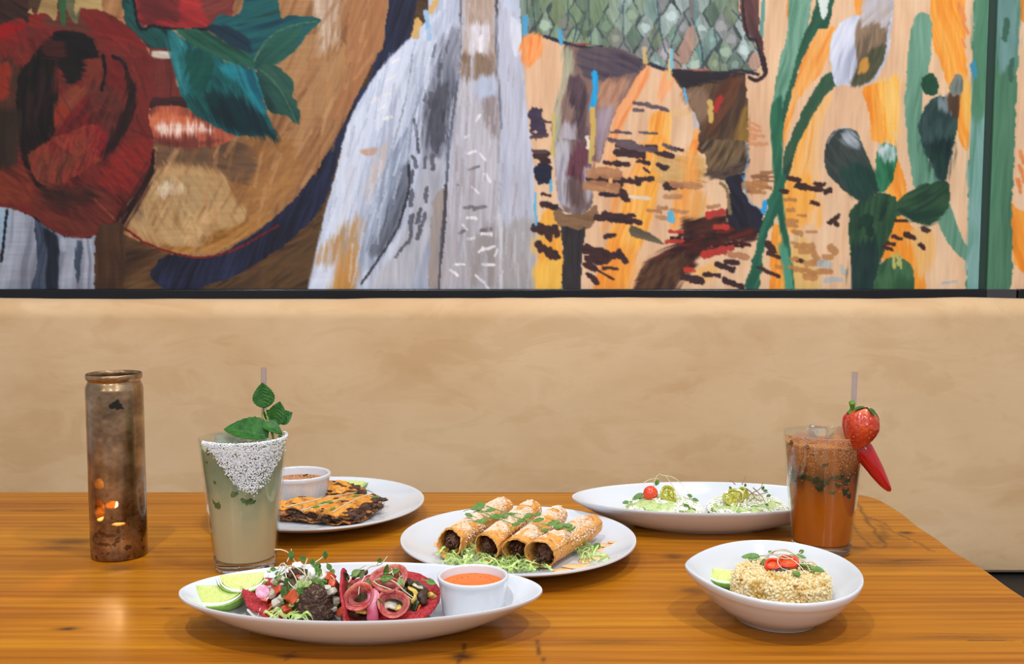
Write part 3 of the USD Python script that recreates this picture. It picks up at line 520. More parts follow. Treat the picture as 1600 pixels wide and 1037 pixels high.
fill('B7', [(440, 170), (480, 170), (488, 300), (460, 380), (440, 300)], [(160, 150, 156), (186, 178, 182)], 92, soft=3)
line('B6', [(282, 680), (290, 800), (270, 914)], 5, [(196, 176, 104)]); line('B7', [(255, 0), (262, 100)], 3, [(196, 170, 96)])
line('B6', [(528, 435), (535, 520), (515, 650)], 9, [(30, 150, 208), (50, 170, 222)]); line('B6', [(515, 650), (522, 760), (512, 914)], 8, [(196, 158, 78), (210, 176, 100)]); line('B7', [(484, 0), (478, 130)], 5, [(196, 170, 100)])
fill('B7', [(262, 410), (330, 440), (400, 450), (470, 420), (520, 390), (518, 470), (480, 530), (400, 545), (300, 530), (265, 490)], [(112, 82, 58), (138, 104, 76), (124, 92, 64)], 10, L=30)
line('B7', [(270, 405), (360, 440), (450, 415), (490, 375)], 3, [(180, 176, 176), (70, 60, 60)])
fill('B7', [(300, 530), (400, 545), (445, 530), (425, 700), (415, 905), (300, 905), (312, 700)], [(40, 36, 42), (56, 50, 52), (48, 46, 46)], 92, L=60)
fill('B7', [(300, 860), (315, 905), (290, 905)], [(214, 180, 90)], 90)
# brown boot
fill('B6', [(1005, 425), (1280, 445), (1420, 430), (1435, 560), (1440, 700), (1430, 914), (1160, 914), (1150, 740), (1090, 620), (1040, 520)], [(58, 42, 36), (88, 64, 46), (112, 84, 58)], 105, L=50)
fill('B6', [(1005, 425), (1300, 440), (1420, 440), (1300, 480), (1180, 500), (1060, 530)], [(32, 28, 36), (48, 38, 42)], 5, soft=3)
fill('B6', [(1060, 560), (1180, 530), (1220, 640), (1160, 720), (1100, 640)], [(120, 92, 72), (146, 116, 92)], 120, soft=6)
fill('B6', [(1270, 500), (1420, 470), (1350, 640), (1240, 800), (1200, 800)], [(82, 48, 34), (104, 62, 40), (66, 44, 36)], 115, soft=5, L=40)
fill('B6', [(1395, 690), (1440, 640), (1435, 914), (1370, 914)], [(150, 112, 46), (118, 88, 48)], 105, soft=4)
dabs('B6', [(1265, 620, 20, 110, 7)], [(168, 44, 40)]); dabs('B6', [(1218, 660, 28, 86, 7)], [(204, 166, 92)])
line('B6', [(1062, 530), (1080, 610)], 4, [(96, 170, 214)]); fill('B6', [(1110, 660), (1150, 730), (1140, 780), (1120, 740)], [(190, 180, 178)], 100)
fill('B7', [(1150, 0), (1425, 0), (1440, 60), (1440, 160), (1360, 215), (1290, 235), (1200, 210), (1180, 100)], [(70, 54, 40), (104, 82, 58), (126, 100, 70), (60, 48, 42)], 120, L=40)
fill('B7', [(1190, 195), (1290, 170), (1400, 130), (1440, 160), (1330, 230), (1210, 220)], [(44, 34, 36), (92, 74, 62), (60, 46, 42)], 150, soft=4, L=16)
fill('B7', [(1300, 230), (1420, 200), (1412, 310), (1460, 380), (1530, 440), (1505, 560), (1350, 560), (1300, 440), (1330, 330)], [(28, 28, 40), (40, 38, 52), (34, 32, 44)], 60, L=40)
line('B7', [(1425, 0), (1440, 100), (1415, 240), (1405, 310)], 2, [(120, 170, 210)], mix=.7); dabs('B7', [(1540, 400, 14, 110, 7)], [(50, 150, 210)])
line('B7', [(1270, 260), (1310, 300), (1330, 440)], 5, [(140, 110, 70), (120, 104, 80)])
# ground: marks of dark paint
fill('B7', [(1040, 480), (1150, 470), (1300, 450), (1350, 540), (1480, 540), (1480, 600), (1350, 620), (1200, 660), (1130, 720), (1110, 790), (1010, 850), (900, 905), (740, 905), (800, 770), (930, 660), (1040, 600)], [(40, 24, 24), (62, 32, 28), (84, 44, 36)], 160, soft=5, L=26, W=3)
fill('B7', [(760, 905), (800, 790), (920, 720), (1080, 700), (1050, 800), (960, 905)], [(70, 46, 34), (96, 64, 44), (58, 38, 32)], 120, soft=6, L=24)
rdabs('B7', [(1030, 560), (1440, 540), (1400, 640), (1120, 690), (960, 690)], 26, [(50, 26, 26), (96, 34, 30), (70, 30, 28)], l=(14, 30), a=(-25, 15), w=(3, 6), seed=3)
dabs('B7', [(1230, 680, 30, -14, 10), (1290, 660, 26, -10, 7), (1240, 440, 22, -12, 8), (1275, 525, 16, 0, 8), (1085, 785, 12, 10, 6), (990, 610, 26, -6, 5), (1000, 555, 20, 0, 4)], [(196, 52, 40), (160, 60, 54)])
fill('B7', [(1130, 790), (1240, 740), (1260, 800), (1180, 850), (1100, 840)], [(228, 186, 120), (234, 170, 96)], 20, soft=5)
fill('B7', [(720, 520), (820, 550), (880, 590), (930, 630), (830, 610), (730, 580)], [(88, 76, 62), (110, 98, 80)], 20, L=24)
dabs('B7', [(760, 40, 60, 4, 7), (720, 80, 40, 5, 9), (900, 75, 26, 20, 5), (950, 85, 14, 10, 6), (800, 130, 20, 10, 4), (660, 140, 24, 5, 6), (910, 155, 14, 20, 6), (580, 135, 10, 10, 5), (820, 180, 12, 40, 3), (525, 232, 16, 4, 14), (650, 242, 12, 0, 7), (700, 245, 12, 10, 6), (745, 250, 14, 15, 7), (805, 232, 24, 2, 6), (640, 272, 16, -10, 5), (980, 270, 26, 6, 6), (960, 295, 14, 0, 4), (590, 325, 26, 6, 5), (680, 330, 18, 50, 9), (640, 470, 30, 6, 10), (540, 465, 14, 10, 8), (600, 465, 20, 20, 9), (740, 490, 24, 4, 6), (720, 455, 14, 0, 4), (600, 580, 16, -8, 6), (500, 670, 26, 10, 12), (520, 720, 26, 4, 12), (600, 690, 22, 20, 8), (655, 690, 10, 70, 7), (682, 715, 10, 60, 7), (480, 770, 18, 25, 7), (600, 780, 22, 0, 4), (570, 815, 30, 30, 3), (490, 840, 20, 50, 6), (180, 88, 18, -4, 8), (200, 120, 10, 10, 7), (210, 330, 14, 10, 4), (225, 395, 16, 10, 9), (190, 540, 22, 8, 13), (220, 575, 12, 60, 9), (270, 550, 9, 60, 8), (165, 645, 10, 60, 9), (205, 670, 12, 60, 9), (238, 690, 12, 60, 9), (270, 695, 9, 60, 7), (1000, 45, 20, 12, 4), (1080, 580, 30, 8, 4), (1300, 770, 26, 20, 7), (1340, 740, 16, 5, 7), (1220, 820, 22, 4, 6), (1100, 840, 30, 12, 8), (1350, 870, 30, 22, 7), (1560, 640, 12, 40, 7), (1580, 690, 10, 30, 7), (1560, 800, 24, 28, 4)], [(52, 32, 34), (70, 44, 42), (44, 32, 44)])
fill('B7', [(128, 150), (240, 148), (244, 240), (205, 262), (160, 275), (135, 220)], [(30, 32, 48), (44, 46, 66)], 5, jit=5)
fill('B6', [(160, 640), (210, 635), (222, 700), (245, 770), (230, 800), (160, 800), (140, 700)], [(54, 44, 62), (70, 58, 80)], 5, jit=9, L=20, W=2)
dabs('B6', [(240, 720, 14, 10, 3), (200, 812, 24, -4, 4), (200, 900, 20, 0, 5)], [(84, 62, 64)])
dabs('B6', [(810, 620, 26, 8, 4), (900, 640, 34, 14, 5), (790, 655, 14, 0, 4), (700, 785, 24, 6, 3), (650, 785, 14, 2, 3), (850, 790, 30, 4, 3), (780, 875, 56, 8, 7), (690, 840, 40, 10, 5), (980, 880, 20, 20, 4)], [(84, 66, 76), (110, 92, 96)])
dabs('B7', [(560, 200, 40, 5, 12), (550, 280, 44, 6, 12), (1060, 270, 40, 6, 8), (620, 190, 20, 4, 5), (1230, 400, 16, -6, 5), (930, 470, 24, 4, 5), (870, 430, 20, 12, 5), (920, 410, 14, 0, 5), (1020, 430, 24, 6, 5), (980, 340, 20, 0, 6), (1380, 700, 26, 12, 8)], [(168, 112, 76), (186, 134, 94)], mix=.9)
rdabs('B7', [(1420, 180), (1580, 190), (1530, 340), (1440, 300)], 12, [(158, 110, 76), (140, 96, 66)], l=(14, 26), a=(-15, 10), w=(3, 6), seed=5)
dabs('B7', [(970, 465, 9, 80, 9)], [(96, 176, 208)]); line('B7', [(238, 240), (236, 310)], 3.5, [(90, 170, 210)]); line('B7', [(140, 320), (142, 400), (148, 510)], 4, [(70, 170, 214), (96, 180, 216)])
dabs('B7', [(460, 15, 16, 90, 4), (780, 345, 30, 6, 4)], [(232, 220, 200), (214, 196, 178)])
dabs('B6', [(1480, 740, 16, 24, 4), (1480, 770, 20, 10, 4), (1500, 805, 18, 10, 4), (1470, 825, 10, 0, 4), (1475, 855, 11, 0, 5), (1530, 855, 11, 0, 5)], [(206, 142, 100)])

# ---- cactus field on the right
OR = [(228, 128, 36), (240, 150, 52), (244, 174, 80)]
fill('A4', [(395, 0), (495, 0), (490, 30), (440, 38), (410, 30)], OR, 95); line('A4', [(180, 0), (178, 60)], 3, [(226, 140, 70)])
fill('A4', [(245, 170), (300, 90), (345, 100), (320, 180), (290, 260), (220, 330), (190, 420), (170, 500), (150, 500), (170, 400), (200, 290)], [(232, 140, 58), (240, 166, 84), (236, 178, 116)], 112, L=60)
fill('A4', [(440, 302), (540, 285), (548, 420), (556, 540), (590, 650), (570, 720), (520, 660), (490, 500), (470, 480), (455, 380)], OR, 85, L=70)
fill('A4', [(500, 300), (555, 280), (552, 500), (520, 480)], [(242, 176, 70), (246, 196, 110)], 85, soft=6)
fill('A4', [(650, 0), (765, 0), (790, 120), (800, 300), (805, 430), (796, 522), (770, 480), (740, 330), (700, 200), (675, 100)], OR, 78, L=80)
fill('A4', [(770, 250), (805, 300), (806, 440), (790, 430)], [(238, 178, 84)], 85, soft=4)
fill('A4', [(230, 420), (330, 320), (290, 470), (290, 660), (290, 780), (210, 760), (180, 820), (160, 720), (165, 600), (200, 500)], [(236, 156, 64), (240, 178, 100), (234, 188, 142)], 96, L=90, W=4, soft=4)
fill('A4', [(155, 650), (250, 600), (270, 700), (210, 800), (170, 760)], [(238, 152, 50), (242, 172, 80)], 96, soft=6, L=70)
fill('A4', [(125, 790), (150, 780), (180, 900), (172, 990), (120, 990)], OR, 95, L=60)
fill('A4', [(180, 860), (240, 830), (260, 900), (290, 990), (200, 990)], [(226, 176, 104), (214, 180, 110)], 90, soft=8)
fill('A4', [(540, 740), (610, 780), (640, 900), (655, 990), (560, 990), (600, 940), (560, 890), (500, 890), (510, 800)], [(232, 134, 38), (242, 160, 56)], 80, L=60)
fill('A4', [(590, 800), (680, 800), (680, 880), (640, 960), (620, 880)], [(234, 176, 100), (228, 180, 120)], 80, soft=6)
fill('A4', [(950, 680), (975, 720), (1000, 800), (1000, 990), (975, 930), (950, 820), (936, 745)], OR, 80, L=60)
fill('A4', [(958, 0), (1000, 0), (1000, 100), (975, 60)], OR, 75)
dabs('A4', [(780, 40, 24, 70, 4), (790, 90, 22, 65, 4), (785, 150, 14, 65, 3), (770, 30, 16, 75, 3), (985, 540, 20, 70, 5), (975, 640, 20, 75, 5), (985, 600, 24, 75, 5), (880, 310, 1, 0, 1)], [(226, 130, 70), (232, 150, 96)])
GR = [(38, 84, 62), (62, 112, 84), (88, 136, 108)]
# stalks
fill('A4', [(185, 0), (300, 0), (250, 90), (215, 180), (190, 300), (165, 420), (158, 560), (165, 720), (185, 850), (205, 992), (190, 992), (165, 860), (140, 720), (128, 560), (122, 430), (134, 300), (158, 180), (180, 80)], [(96, 142, 118), (122, 164, 142), (76, 124, 98)], 100, L=80)
fill('A4', [(270, 30), (385, 0), (330, 45), (280, 110), (240, 180), (210, 260), (180, 370), (160, 470), (150, 480), (160, 380), (195, 250), (230, 130)], [(34, 78, 58), (52, 98, 74)], 118, L=60)
fill('A4', [(122, 380), (155, 330), (162, 440), (158, 600), (170, 760), (190, 880), (205, 992), (186, 992), (160, 830), (138, 700), (126, 540)], [(28, 82, 62), (46, 106, 78)], 95, L=60, soft=2)
fill('A4', [(345, 248), (350, 290), (300, 340), (250, 430), (215, 500), (185, 590), (165, 640), (160, 560), (185, 480), (230, 380), (275, 300), (310, 255)], [(38, 66, 52), (56, 88, 66), (46, 82, 58)], 125, L=50)
fill('A4', [(172, 600), (160, 680), (130, 760), (100, 840), (75, 992), (25, 992), (60, 880), (100, 740), (130, 640)], [(26, 76, 60), (40, 98, 76), (54, 112, 86)], 110, L=60)
line('A4', [(100, 0), (92, 60), (88, 110)], 6, [(110, 156, 150), (90, 140, 130)])
fill('A4', [(275, 0), (350, 0), (320, 14), (285, 12)], [(214, 222, 216)], 10)
fill('A4', [(150, 850), (175, 860), (200, 992), (178, 992)], [(60, 140, 120), (90, 150, 120)], 85, soft=3)
# bud
fill('A4', [(340, 292), (324, 200), (332, 120), (380, 62), (450, 44), (520, 10), (545, 0), (560, 0), (535, 110), (512, 215), (470, 280), (440, 296), (390, 296), (365, 290)], [(170, 172, 192), (206, 208, 224), (224, 224, 236)], 105, L=50)
fill('A4', [(425, 70), (500, 40), (530, 80), (510, 210), (460, 280), (395, 290), (420, 230), (410, 150)], [(120, 98, 76), (148, 122, 98), (104, 86, 70)], 100, L=40, soft=2)
fill('A4', [(430, 40), (545, 0), (535, 60), (480, 80)], [(196, 190, 200), (180, 164, 156)], 130, soft=4)
fill('A4', [(440, 190), (510, 150), (510, 215), (465, 280), (400, 292)], [(62, 64, 46), (84, 84, 60), (74, 66, 46)], 110, soft=3, L=30)
fill('A4', [(430, 210), (455, 195), (455, 240), (420, 255)], [(196, 138, 60)], 120, soft=2)
line('A4', [(530, 90), (515, 200), (480, 270)], 4, [(186, 190, 208)])
# pale cactus
fill('A4', [(598, 150), (612, 70), (640, 40), (665, 50), (675, 80), (670, 200), (650, 290), (640, 400), (655, 520), (690, 600), (715, 640), (740, 710), (770, 800), (800, 850), (840, 880), (840, 920), (800, 905), (740, 850), (700, 780), (655, 700), (612, 640), (592, 500), (583, 350), (590, 230)], [(84, 128, 104), (106, 150, 126), (120, 162, 140)], 92, L=80)
# tall post
fill('A4', [(822, 0), (968, 0), (972, 200), (962, 450), (952, 740), (940, 998), (798, 998), (802, 880), (800, 760), (804, 560), (815, 300)], [(66, 108, 82), (84, 128, 100), (72, 120, 90)], 91, L=120, W=5)
fill('A4', [(822, 60), (875, 0), (878, 250), (858, 700), (845, 998), (800, 998), (800, 700), (805, 540), (815, 300)], [(96, 142, 128), (116, 160, 146), (128, 166, 162), (88, 136, 112)], 91, L=120, W=5, soft=3)
fill('A4', [(822, 0), (880, 0), (875, 300), (840, 420), (815, 330)], [(74, 124, 94), (92, 140, 110)], 91, soft=4)
fill('A4', [(905, 0), (965, 0), (968, 180), (935, 230), (900, 180)], [(110, 146, 142), (92, 132, 124)], 91, soft=6)
dabs('A4', [(930, 100, 26, 92, 8), (948, 240, 30, 92, 6)], [(60, 96, 78)]); dabs('A4', [(820, 240, 18, 85, 6)], [(60, 140, 170)])
# prickly cactus
CG = [(30, 56, 42), (44, 76, 52), (56, 90, 60)]
fill('A4', [(398, 720), (425, 690), (470, 672), (530, 670), (565, 710), (545, 770), (520, 850), (495, 910), (470, 998), (412, 998), (402, 930), (392, 850), (388, 770)], CG, 92, L=50)
fill('A4', [(400, 860), (480, 820), (490, 900), (470, 998), (415, 998)], [(24, 46, 46), (36, 62, 56)], 92, soft=7, L=30)
dabs('A4', [(430, 770, 14, 92, 6), (460, 775, 22, 88, 9), (445, 760, 14, 90, 6), (510, 720, 16, 108, 6), (505, 740, 16, 108, 5)], [(20, 46, 38), (28, 58, 44)], mix=.9)
fill('A4', [(304, 560), (312, 490), (335, 450), (375, 440), (415, 455), (440, 500), (465, 570), (495, 650), (440, 690), (400, 675), (350, 635), (315, 600)], [(48, 56, 54), (62, 70, 66), (54, 66, 58)], 60, L=40)
fill('A4', [(360, 600), (420, 560), (470, 590), (495, 650), (440, 690), (400, 670)], [(24, 54, 48), (38, 72, 60)], 65, soft=7, L=30)
fill('A4', [(375, 450), (410, 462), (425, 500), (400, 505), (365, 480)], [(130, 138, 144), (178, 184, 194)], 40, soft=5, L=20)
line('A4', [(315, 490), (350, 448), (390, 440)], 2, [(196, 200, 206)], mix=.6)
fill('A4', [(484, 600), (482, 530), (500, 495), (525, 490), (548, 505), (555, 545), (545, 600), (525, 650), (500, 665), (490, 650)], [(28, 86, 56), (44, 112, 76), (58, 126, 90)], 92, L=24)
fill('A4', [(490, 520), (520, 492), (548, 512), (545, 550), (505, 550)], [(160, 184, 178), (206, 214, 216), (120, 156, 144)], 92, soft=4, L=16)
fill('A4', [(555, 700), (590, 665), (640, 638), (720, 622), (738, 650), (738, 690), (715, 740), (670, 772), (620, 768), (580, 745), (555, 740)], CG, 150, L=40)
fill('A4', [(560, 720), (640, 730), (720, 720), (670, 772), (600, 758)], [(24, 52, 42), (34, 66, 50)], 160, soft=5)
fill('A4', [(628, 440), (650, 370), (690, 332), (735, 335), (762, 380), (762, 450), (745, 530), (728, 600), (715, 628), (695, 612), (672, 560), (645, 510)], [(38, 60, 58), (56, 80, 78), (46, 74, 62)], 95, L=30)
fill('A4', [(650, 500), (740, 480), (745, 540), (720, 625), (695, 612)], [(14, 34, 36), (28, 56, 48)], 95, soft=8, L=24)
fill('A4', [(690, 340), (730, 340), (740, 390), (700, 370)], [(128, 140, 144), (104, 118, 120)], 92, soft=5, L=18)
fill('A4', [(735, 320), (770, 330), (764, 400), (745, 400), (725, 345)], [(96, 66, 40), (70, 50, 38)], 92, soft=3)
fill('A4', [(638, 290), (655, 258), (682, 254), (697, 290), (695, 322), (680, 332), (655, 325)], [(22, 58, 42), (38, 82, 58)], 92, L=20)
fill('A4', [(735, 305), (755, 262), (770, 250), (782, 290), (775, 325), (750, 332)], [(96, 106, 96), (126, 132, 126), (110, 96, 72)], 92, L=20)
fill('A4', [(478, 998), (488, 930), (520, 890), (560, 885), (600, 910), (612, 950), (605, 998)], [(52, 92, 58), (66, 106, 72), (46, 82, 54)], 92, L=30)
dabs('A4', [(545, 900, 18, 90, 4), (560, 895, 16, 90, 4), (570, 905, 18, 92, 3)], [(180, 176, 100)])
# brown marks
dabs('B8', [(290, 215, 18, 12, 6), (350, 262, 24, 14, 6), (400, 265, 26, 14, 7), (440, 245, 14, 8, 5), (485, 288, 8, -30, 6), (410, 355, 11, 10, 5), (515, 450, 14, -30, 6), (530, 465, 8, 60, 5), (235, 285, 10, 10, 5), (160, 605, 12, 50, 8), (180, 650, 18, 24, 5), (150, 745, 34, 24, 5), (900, 458, 18, 4, 4), (880, 547, 13, 14, 6), (950, 543, 12, 20, 7), (1045, 505, 12, 16, 5), (1020, 600, 9, 40, 6), (840, 582, 13, 4, 5), (825, 612, 13, 10, 5), (330, 683, 8, 20, 5), (530, 440, 16, -50, 3)], [(58, 36, 32), (74, 48, 40)])
dabs('B8', [(270, 335, 15, 2, 5), (275, 390, 8, 0, 5), (280, 455, 14, -5, 6), (285, 480, 14, 0, 5), (340, 425, 10, 0, 4), (310, 520, 14, 20, 5), (390, 515, 14, 0, 4), (370, 595, 16, 10, 7), (350, 625, 13, 0, 7), (410, 650, 18, 60, 9), (400, 690, 20, 0, 9), (515, 618, 11, 40, 8), (487, 657, 12, 0, 7), (470, 742, 16, 2, 7), (300, 585, 10, 20, 4), (295, 670, 9, 0, 5), (340, 735, 40, 12, 6), (385, 770, 14, 0, 9), (210, 715, 12, 0, 4), (320, 600, 8, 0, 4), (70, 250, 30, 0, 9), (90, 290, 18, 6, 6)], [(184, 128, 76), (170, 114, 68)], mix=.85)
dabs('B8', [(470, 700, 14, 10, 9), (570, 730, 10, 80, 6), (520, 790, 24, 0, 7), (1180, 805, 22, -8, 4), (570, 830, 16, 10, 4)], [(168, 176, 178), (150, 172, 190)], mix=.7)
line('B8', [(0, 200), (20, 280), (40, 340), (110, 400)], 2, [(100, 160, 204)], mix=.7)
# fine bristle relief of tone over everything
w_ = n2(GU / 42, GV / 3.2, 901, 3) - .5; w2_ = n2(GU / 3.0, GV / 46, 902, 3) - .5
side = np.clip((GU - 480) / 60, 0, 1)
ART *= (1 + .16 * (w_ * (1 - side) * .9 + w2_ * (.35 + .65 * side)))[..., None]
ART = np.clip(ART, 3, 250)
_b = ART.copy()                                                      # wet edges: neighbouring strokes drag into each other a little
for _ in range(1):
    _b[1:-1, 1:-1] = (ART[1:-1, 1:-1] * 4 + ART[:-2, 1:-1] + ART[2:, 1:-1] + ART[1:-1, :-2] + ART[1:-1, 2:]) / 8
ART = _b

# ---- the painting as an object: two stretched panels in a black frame
gX = (gu - 800) * SC; gZ = Z0 - gv * SC
JX = Q(1544, 226, YC)[0]; RAILT, RAILB = Q(800, 451.5, YC - .012)[2], Q(800, 472, YC - .012)[2] - .012
pt = Thing('wall_painting', 'large painted mural of a rose, white cloth and green cacti above the banquette', 'painting', (0, YC, RAILB))
def panel(j0, j1, label):
    xs, zs = gX[j0:j1], gZ; nx, nz = len(xs), len(zs)
    X, Z = np.meshgrid(xs, zs, indexing='xy')
    relief = np.zeros_like(X)
    v = np.stack([X.ravel(), relief.ravel(), Z.ravel()], 1); f = grid_faces(nz, nx)
    col = lin(ART[:, j0:j1].reshape(-1, 3))
    idx = np.arange(nz * nx).reshape(nz, nx)
    ring = np.concatenate([idx[:-1, 0], idx[-1, :-1], idx[:0:-1, -1], idx[0, :0:-1]])
    b = v[ring] + [0, .022, 0]; n0 = len(v); k_ = np.arange(len(ring)); q = np.roll(k_, -1)
    f2 = np.vstack([np.stack([ring, ring[q], n0 + q], 1), np.stack([ring, n0 + q, n0 + k_], 1)])
    m = T(np.vstack([v, b]) - [0, 0, RAILB], np.vstack([f, f2[:, ::-1]]))
    if m.face_normals[0][1] > 0: m.invert()
    part(pt, 'canvas_panel', m, 'canvas', smooth=False, label=label, color=np.vstack([col, col[ring]]))
mat('canvas', (0, 0, 0), attr=True, rough=.62, spec=.3, bump=.35, bscale=420, bdist=.0008)
mat('frame_black', (9, 9, 13), rough=.2, spec=.5)
mat('frame_grey', (52, 52, 56), rough=.45)
mat('joint_green', (34, 58, 48), rough=.6)
jc = int(np.searchsorted(gX, JX)); 
panel(0, jc - 4, 'wide left canvas panel'); panel(jc + 4, len(gX), 'narrow right canvas panel')
def barbox(x0, x1, y0, y1, z0, z1): return rboxm((x0, x1, y0, y1, z0, z1), .0015)
def rboxm(b, r):
    x0, x1, y0, y1, z0, z1 = b
    import manifold3d as m3
    m = m3.Manifold.hull(m3.Manifold.compose([m3.Manifold.sphere(r, 12).translate((x, y, z)) for x in (x0 + r, x1 - r) for y in (y0 + r, y1 - r) for z in (z0 + r, z1 - r)]))
    k_ = m.to_mesh(); return T(k_.vert_properties[:, :3], k_.tri_verts)
oz = -RAILB
part(pt, 'joint_strip', shift(rboxm((gX[jc - 5], gX[jc + 5], .004, .024, RAILB + .01, gZ[0]), .001), (0, 0, oz)), 'joint_green')
J1, J2 = Q(1537, 459, YC)[0], Q(1586, 459, YC)[0]; xl_, xr_ = gX[0], gX[-1]
part(pt, 'frame_rail', shift(rboxm((xl_ - .02, J1, -.012, .024, RAILB, RAILT), .003), (0, 0, oz)), 'frame_black')
part(pt, 'frame_rail', shift(rboxm((J1 + .0005, J2 - .002, -.0105, .024, RAILB, RAILT - .0005), .0015), (0, 0, oz)), 'frame_grey', label='dull grey joining piece of the bottom rail')
part(pt, 'frame_rail', shift(rboxm((J2, xr_ + .02, -.012, .024, RAILB, RAILT), .003), (0, 0, oz)), 'frame_black')
part(pt, 'frame_rail', shift(rboxm((xl_ - .02, xr_ + .02, -.012, .024, gZ[0], gZ[0] + .03), .003), (0, 0, oz)), 'frame_black')
for x in (xl_ - .02, xr_):
    part(pt, 'frame_rail', shift(rboxm((x, x + .02, -.012, .024, RAILT, gZ[0]), .003), (0, 0, oz)), 'frame_black')
# ------------------------------------------------------------------ room shell, banquette, table
mat('plaster', (196, 178, 152), (186, 168, 142), scale=6, rough=.8)
mat('floor_dark', (58, 46, 38), (44, 36, 30), scale=4, rough=.5)
def quadbox(x0, x1, y0, y1, z0, z1):
    m = trimesh.creation.box([x1 - x0, y1 - y0, z1 - z0]); return shift(m, ((x0 + x1) / 2, (y0 + y1) / 2, (z0 + z1) / 2))
tag(part(None, 'wall_back', quadbox(-3, 3, 1.86, 1.96, 0, 2.9), 'plaster', False), kind='structure')
tag(part(None, 'floor', quadbox(-3, 3, -2.6, 1.96, -.1, 0), 'floor_dark', False), kind='structure')

# banquette: one long upholstered back over a black seat
usd = {'tc': ('texture_coordinate', {}), 'm1': ('mapping', dict(scale=(1.0, 1.0, 1.25), rotation=(0, .6, 0))), 'n1': ('noise_texture', dict(scale=3.2, detail=4, roughness=.55, distortion=.35)),
       'm2': ('mapping', dict(scale=(1.0, 1.0, 2.6), rotation=(0, -.45, 0))), 'n2': ('noise_texture', dict(scale=6.0, detail=6, roughness=.62, distortion=.7)),
       'r1': ('rgb_ramp', dict(ramp=[(0, V3(lin((180, 138, 96)))), (.38, V3(lin((196, 155, 110)))), (.5, V3(lin((208, 172, 130)))), (.62, V3(lin((214, 180, 140)))), (1, V3(lin((228, 200, 164))))])),
       'r2': ('rgb_ramp', dict(ramp=[(0, V3(lin((190, 152, 112)))), (.42, V3(lin((200, 164, 122)))), (.50, V3(lin((212, 178, 138)))), (.66, V3(lin((204, 170, 130)))), (1, V3(lin((222, 192, 156))))])),
       'mx': ('mix_color', dict(fac=.5)), 'n3': ('noise_texture', dict(scale=900, detail=2)), 'b': ('bump', dict(strength=.2, distance=.0006)), 'b2': ('bump', dict(strength=.08, distance=.02)), 'm4': ('mapping', dict(scale=(1.0, 1.0, 2.2), rotation=(0, -.25, 0))), 'n4': ('noise_texture', dict(scale=4.0, detail=4, distortion=.8)),
       'p': ('principled_bsdf', dict(roughness=.85, specular_ior_level=.2, sheen_weight=.25, sheen_roughness=.5, sheen_tint=(1, .9, .75)))}
M['suede'] = usdkit.material(stage, '/World/Looks/suede', usd, [('tc.object', 'm1.vector'), ('m1.vector', 'n1.vector'), ('tc.object', 'm2.vector'), ('m2.vector', 'n2.vector'), ('n1.fac', 'r1.fac'), ('n2.fac', 'r2.fac'), ('r1.color', 'mx.a'), ('r2.color', 'mx.b'), ('mx.result', 'p.base_color'), ('tc.object', 'n3.vector'), ('n3.fac', 'b.height'), ('tc.object', 'm4.vector'), ('m4.vector', 'n4.vector'), ('n4.fac', 'b2.height'), ('b2.normal', 'b.normal'), ('b.normal', 'p.normal')], surface='p.BSDF')
mat('seat_black', (20, 20, 23), rough=.5, bump=.2, bscale=300)
BT = Q(800, 467, 1.80)[2]                       # top of the back cushion
bq = Thing('banquette', 'long banquette with a smooth tan suede back under the mural and a black seat', 'banquette', (0, 1.75, 0))
zb = Q(1560, 895, 1.745)[2]
prof = [(1.845, zb), (1.79, zb - .002), (1.752, zb), (1.745, zb + .006), (1.742, zb + .03)]
for s in np.linspace(0, 1, 14)[1:]: prof.append((1.742 + .032 * s, zb + .03 + (BT - .034 - zb - .03) * s))
for a in np.linspace(0, PI / 2, 9)[1:]: prof.append((1.774 + .042 * (1 - math.cos(a)), BT - .034 + .034 * math.sin(a)))
prof += [(1.835, BT - .0005), (1.845, BT - .004), (1.845, zb)]
prof = np.array(prof); xs = np.linspace(-1.9, 1.9, 340)
rings = []
for x in xs:
    q = prof.copy()
    w = float(fbm(np.array([[x * 5, 3, 1]]), 1.0, 3, 4)[0])
    top = np.clip((q[:, 1] - (BT - .05)) / .05, 0, 1) * (q[:, 0] < 1.846)
    q[:, 1] += top * w * .006
    q[:, 0] += .006 * fbm(np.column_stack([np.full(len(q), x * 2.2), np.zeros(len(q)), q[:, 1] * 4]), 1.0, 2, 8) * (q[:, 0] < 1.80)
    rings.append(np.column_stack([np.full(len(q), x), q[:, 0] - 1.75, q[:, 1]]))
part(bq, 'backrest', loft([r[:-1] for r in rings]), 'suede', smooth=35)
part(bq, 'seat', shift(rboxm((-1.9, 1.9, -.52, .095, zb - .13, zb - .004), .02), (0, 0, 0)), 'seat_black', smooth=30)
part(bq, 'base', quadbox(-1.9, 1.9, -.46, .095, 0, zb - .125), 'seat_black', False)

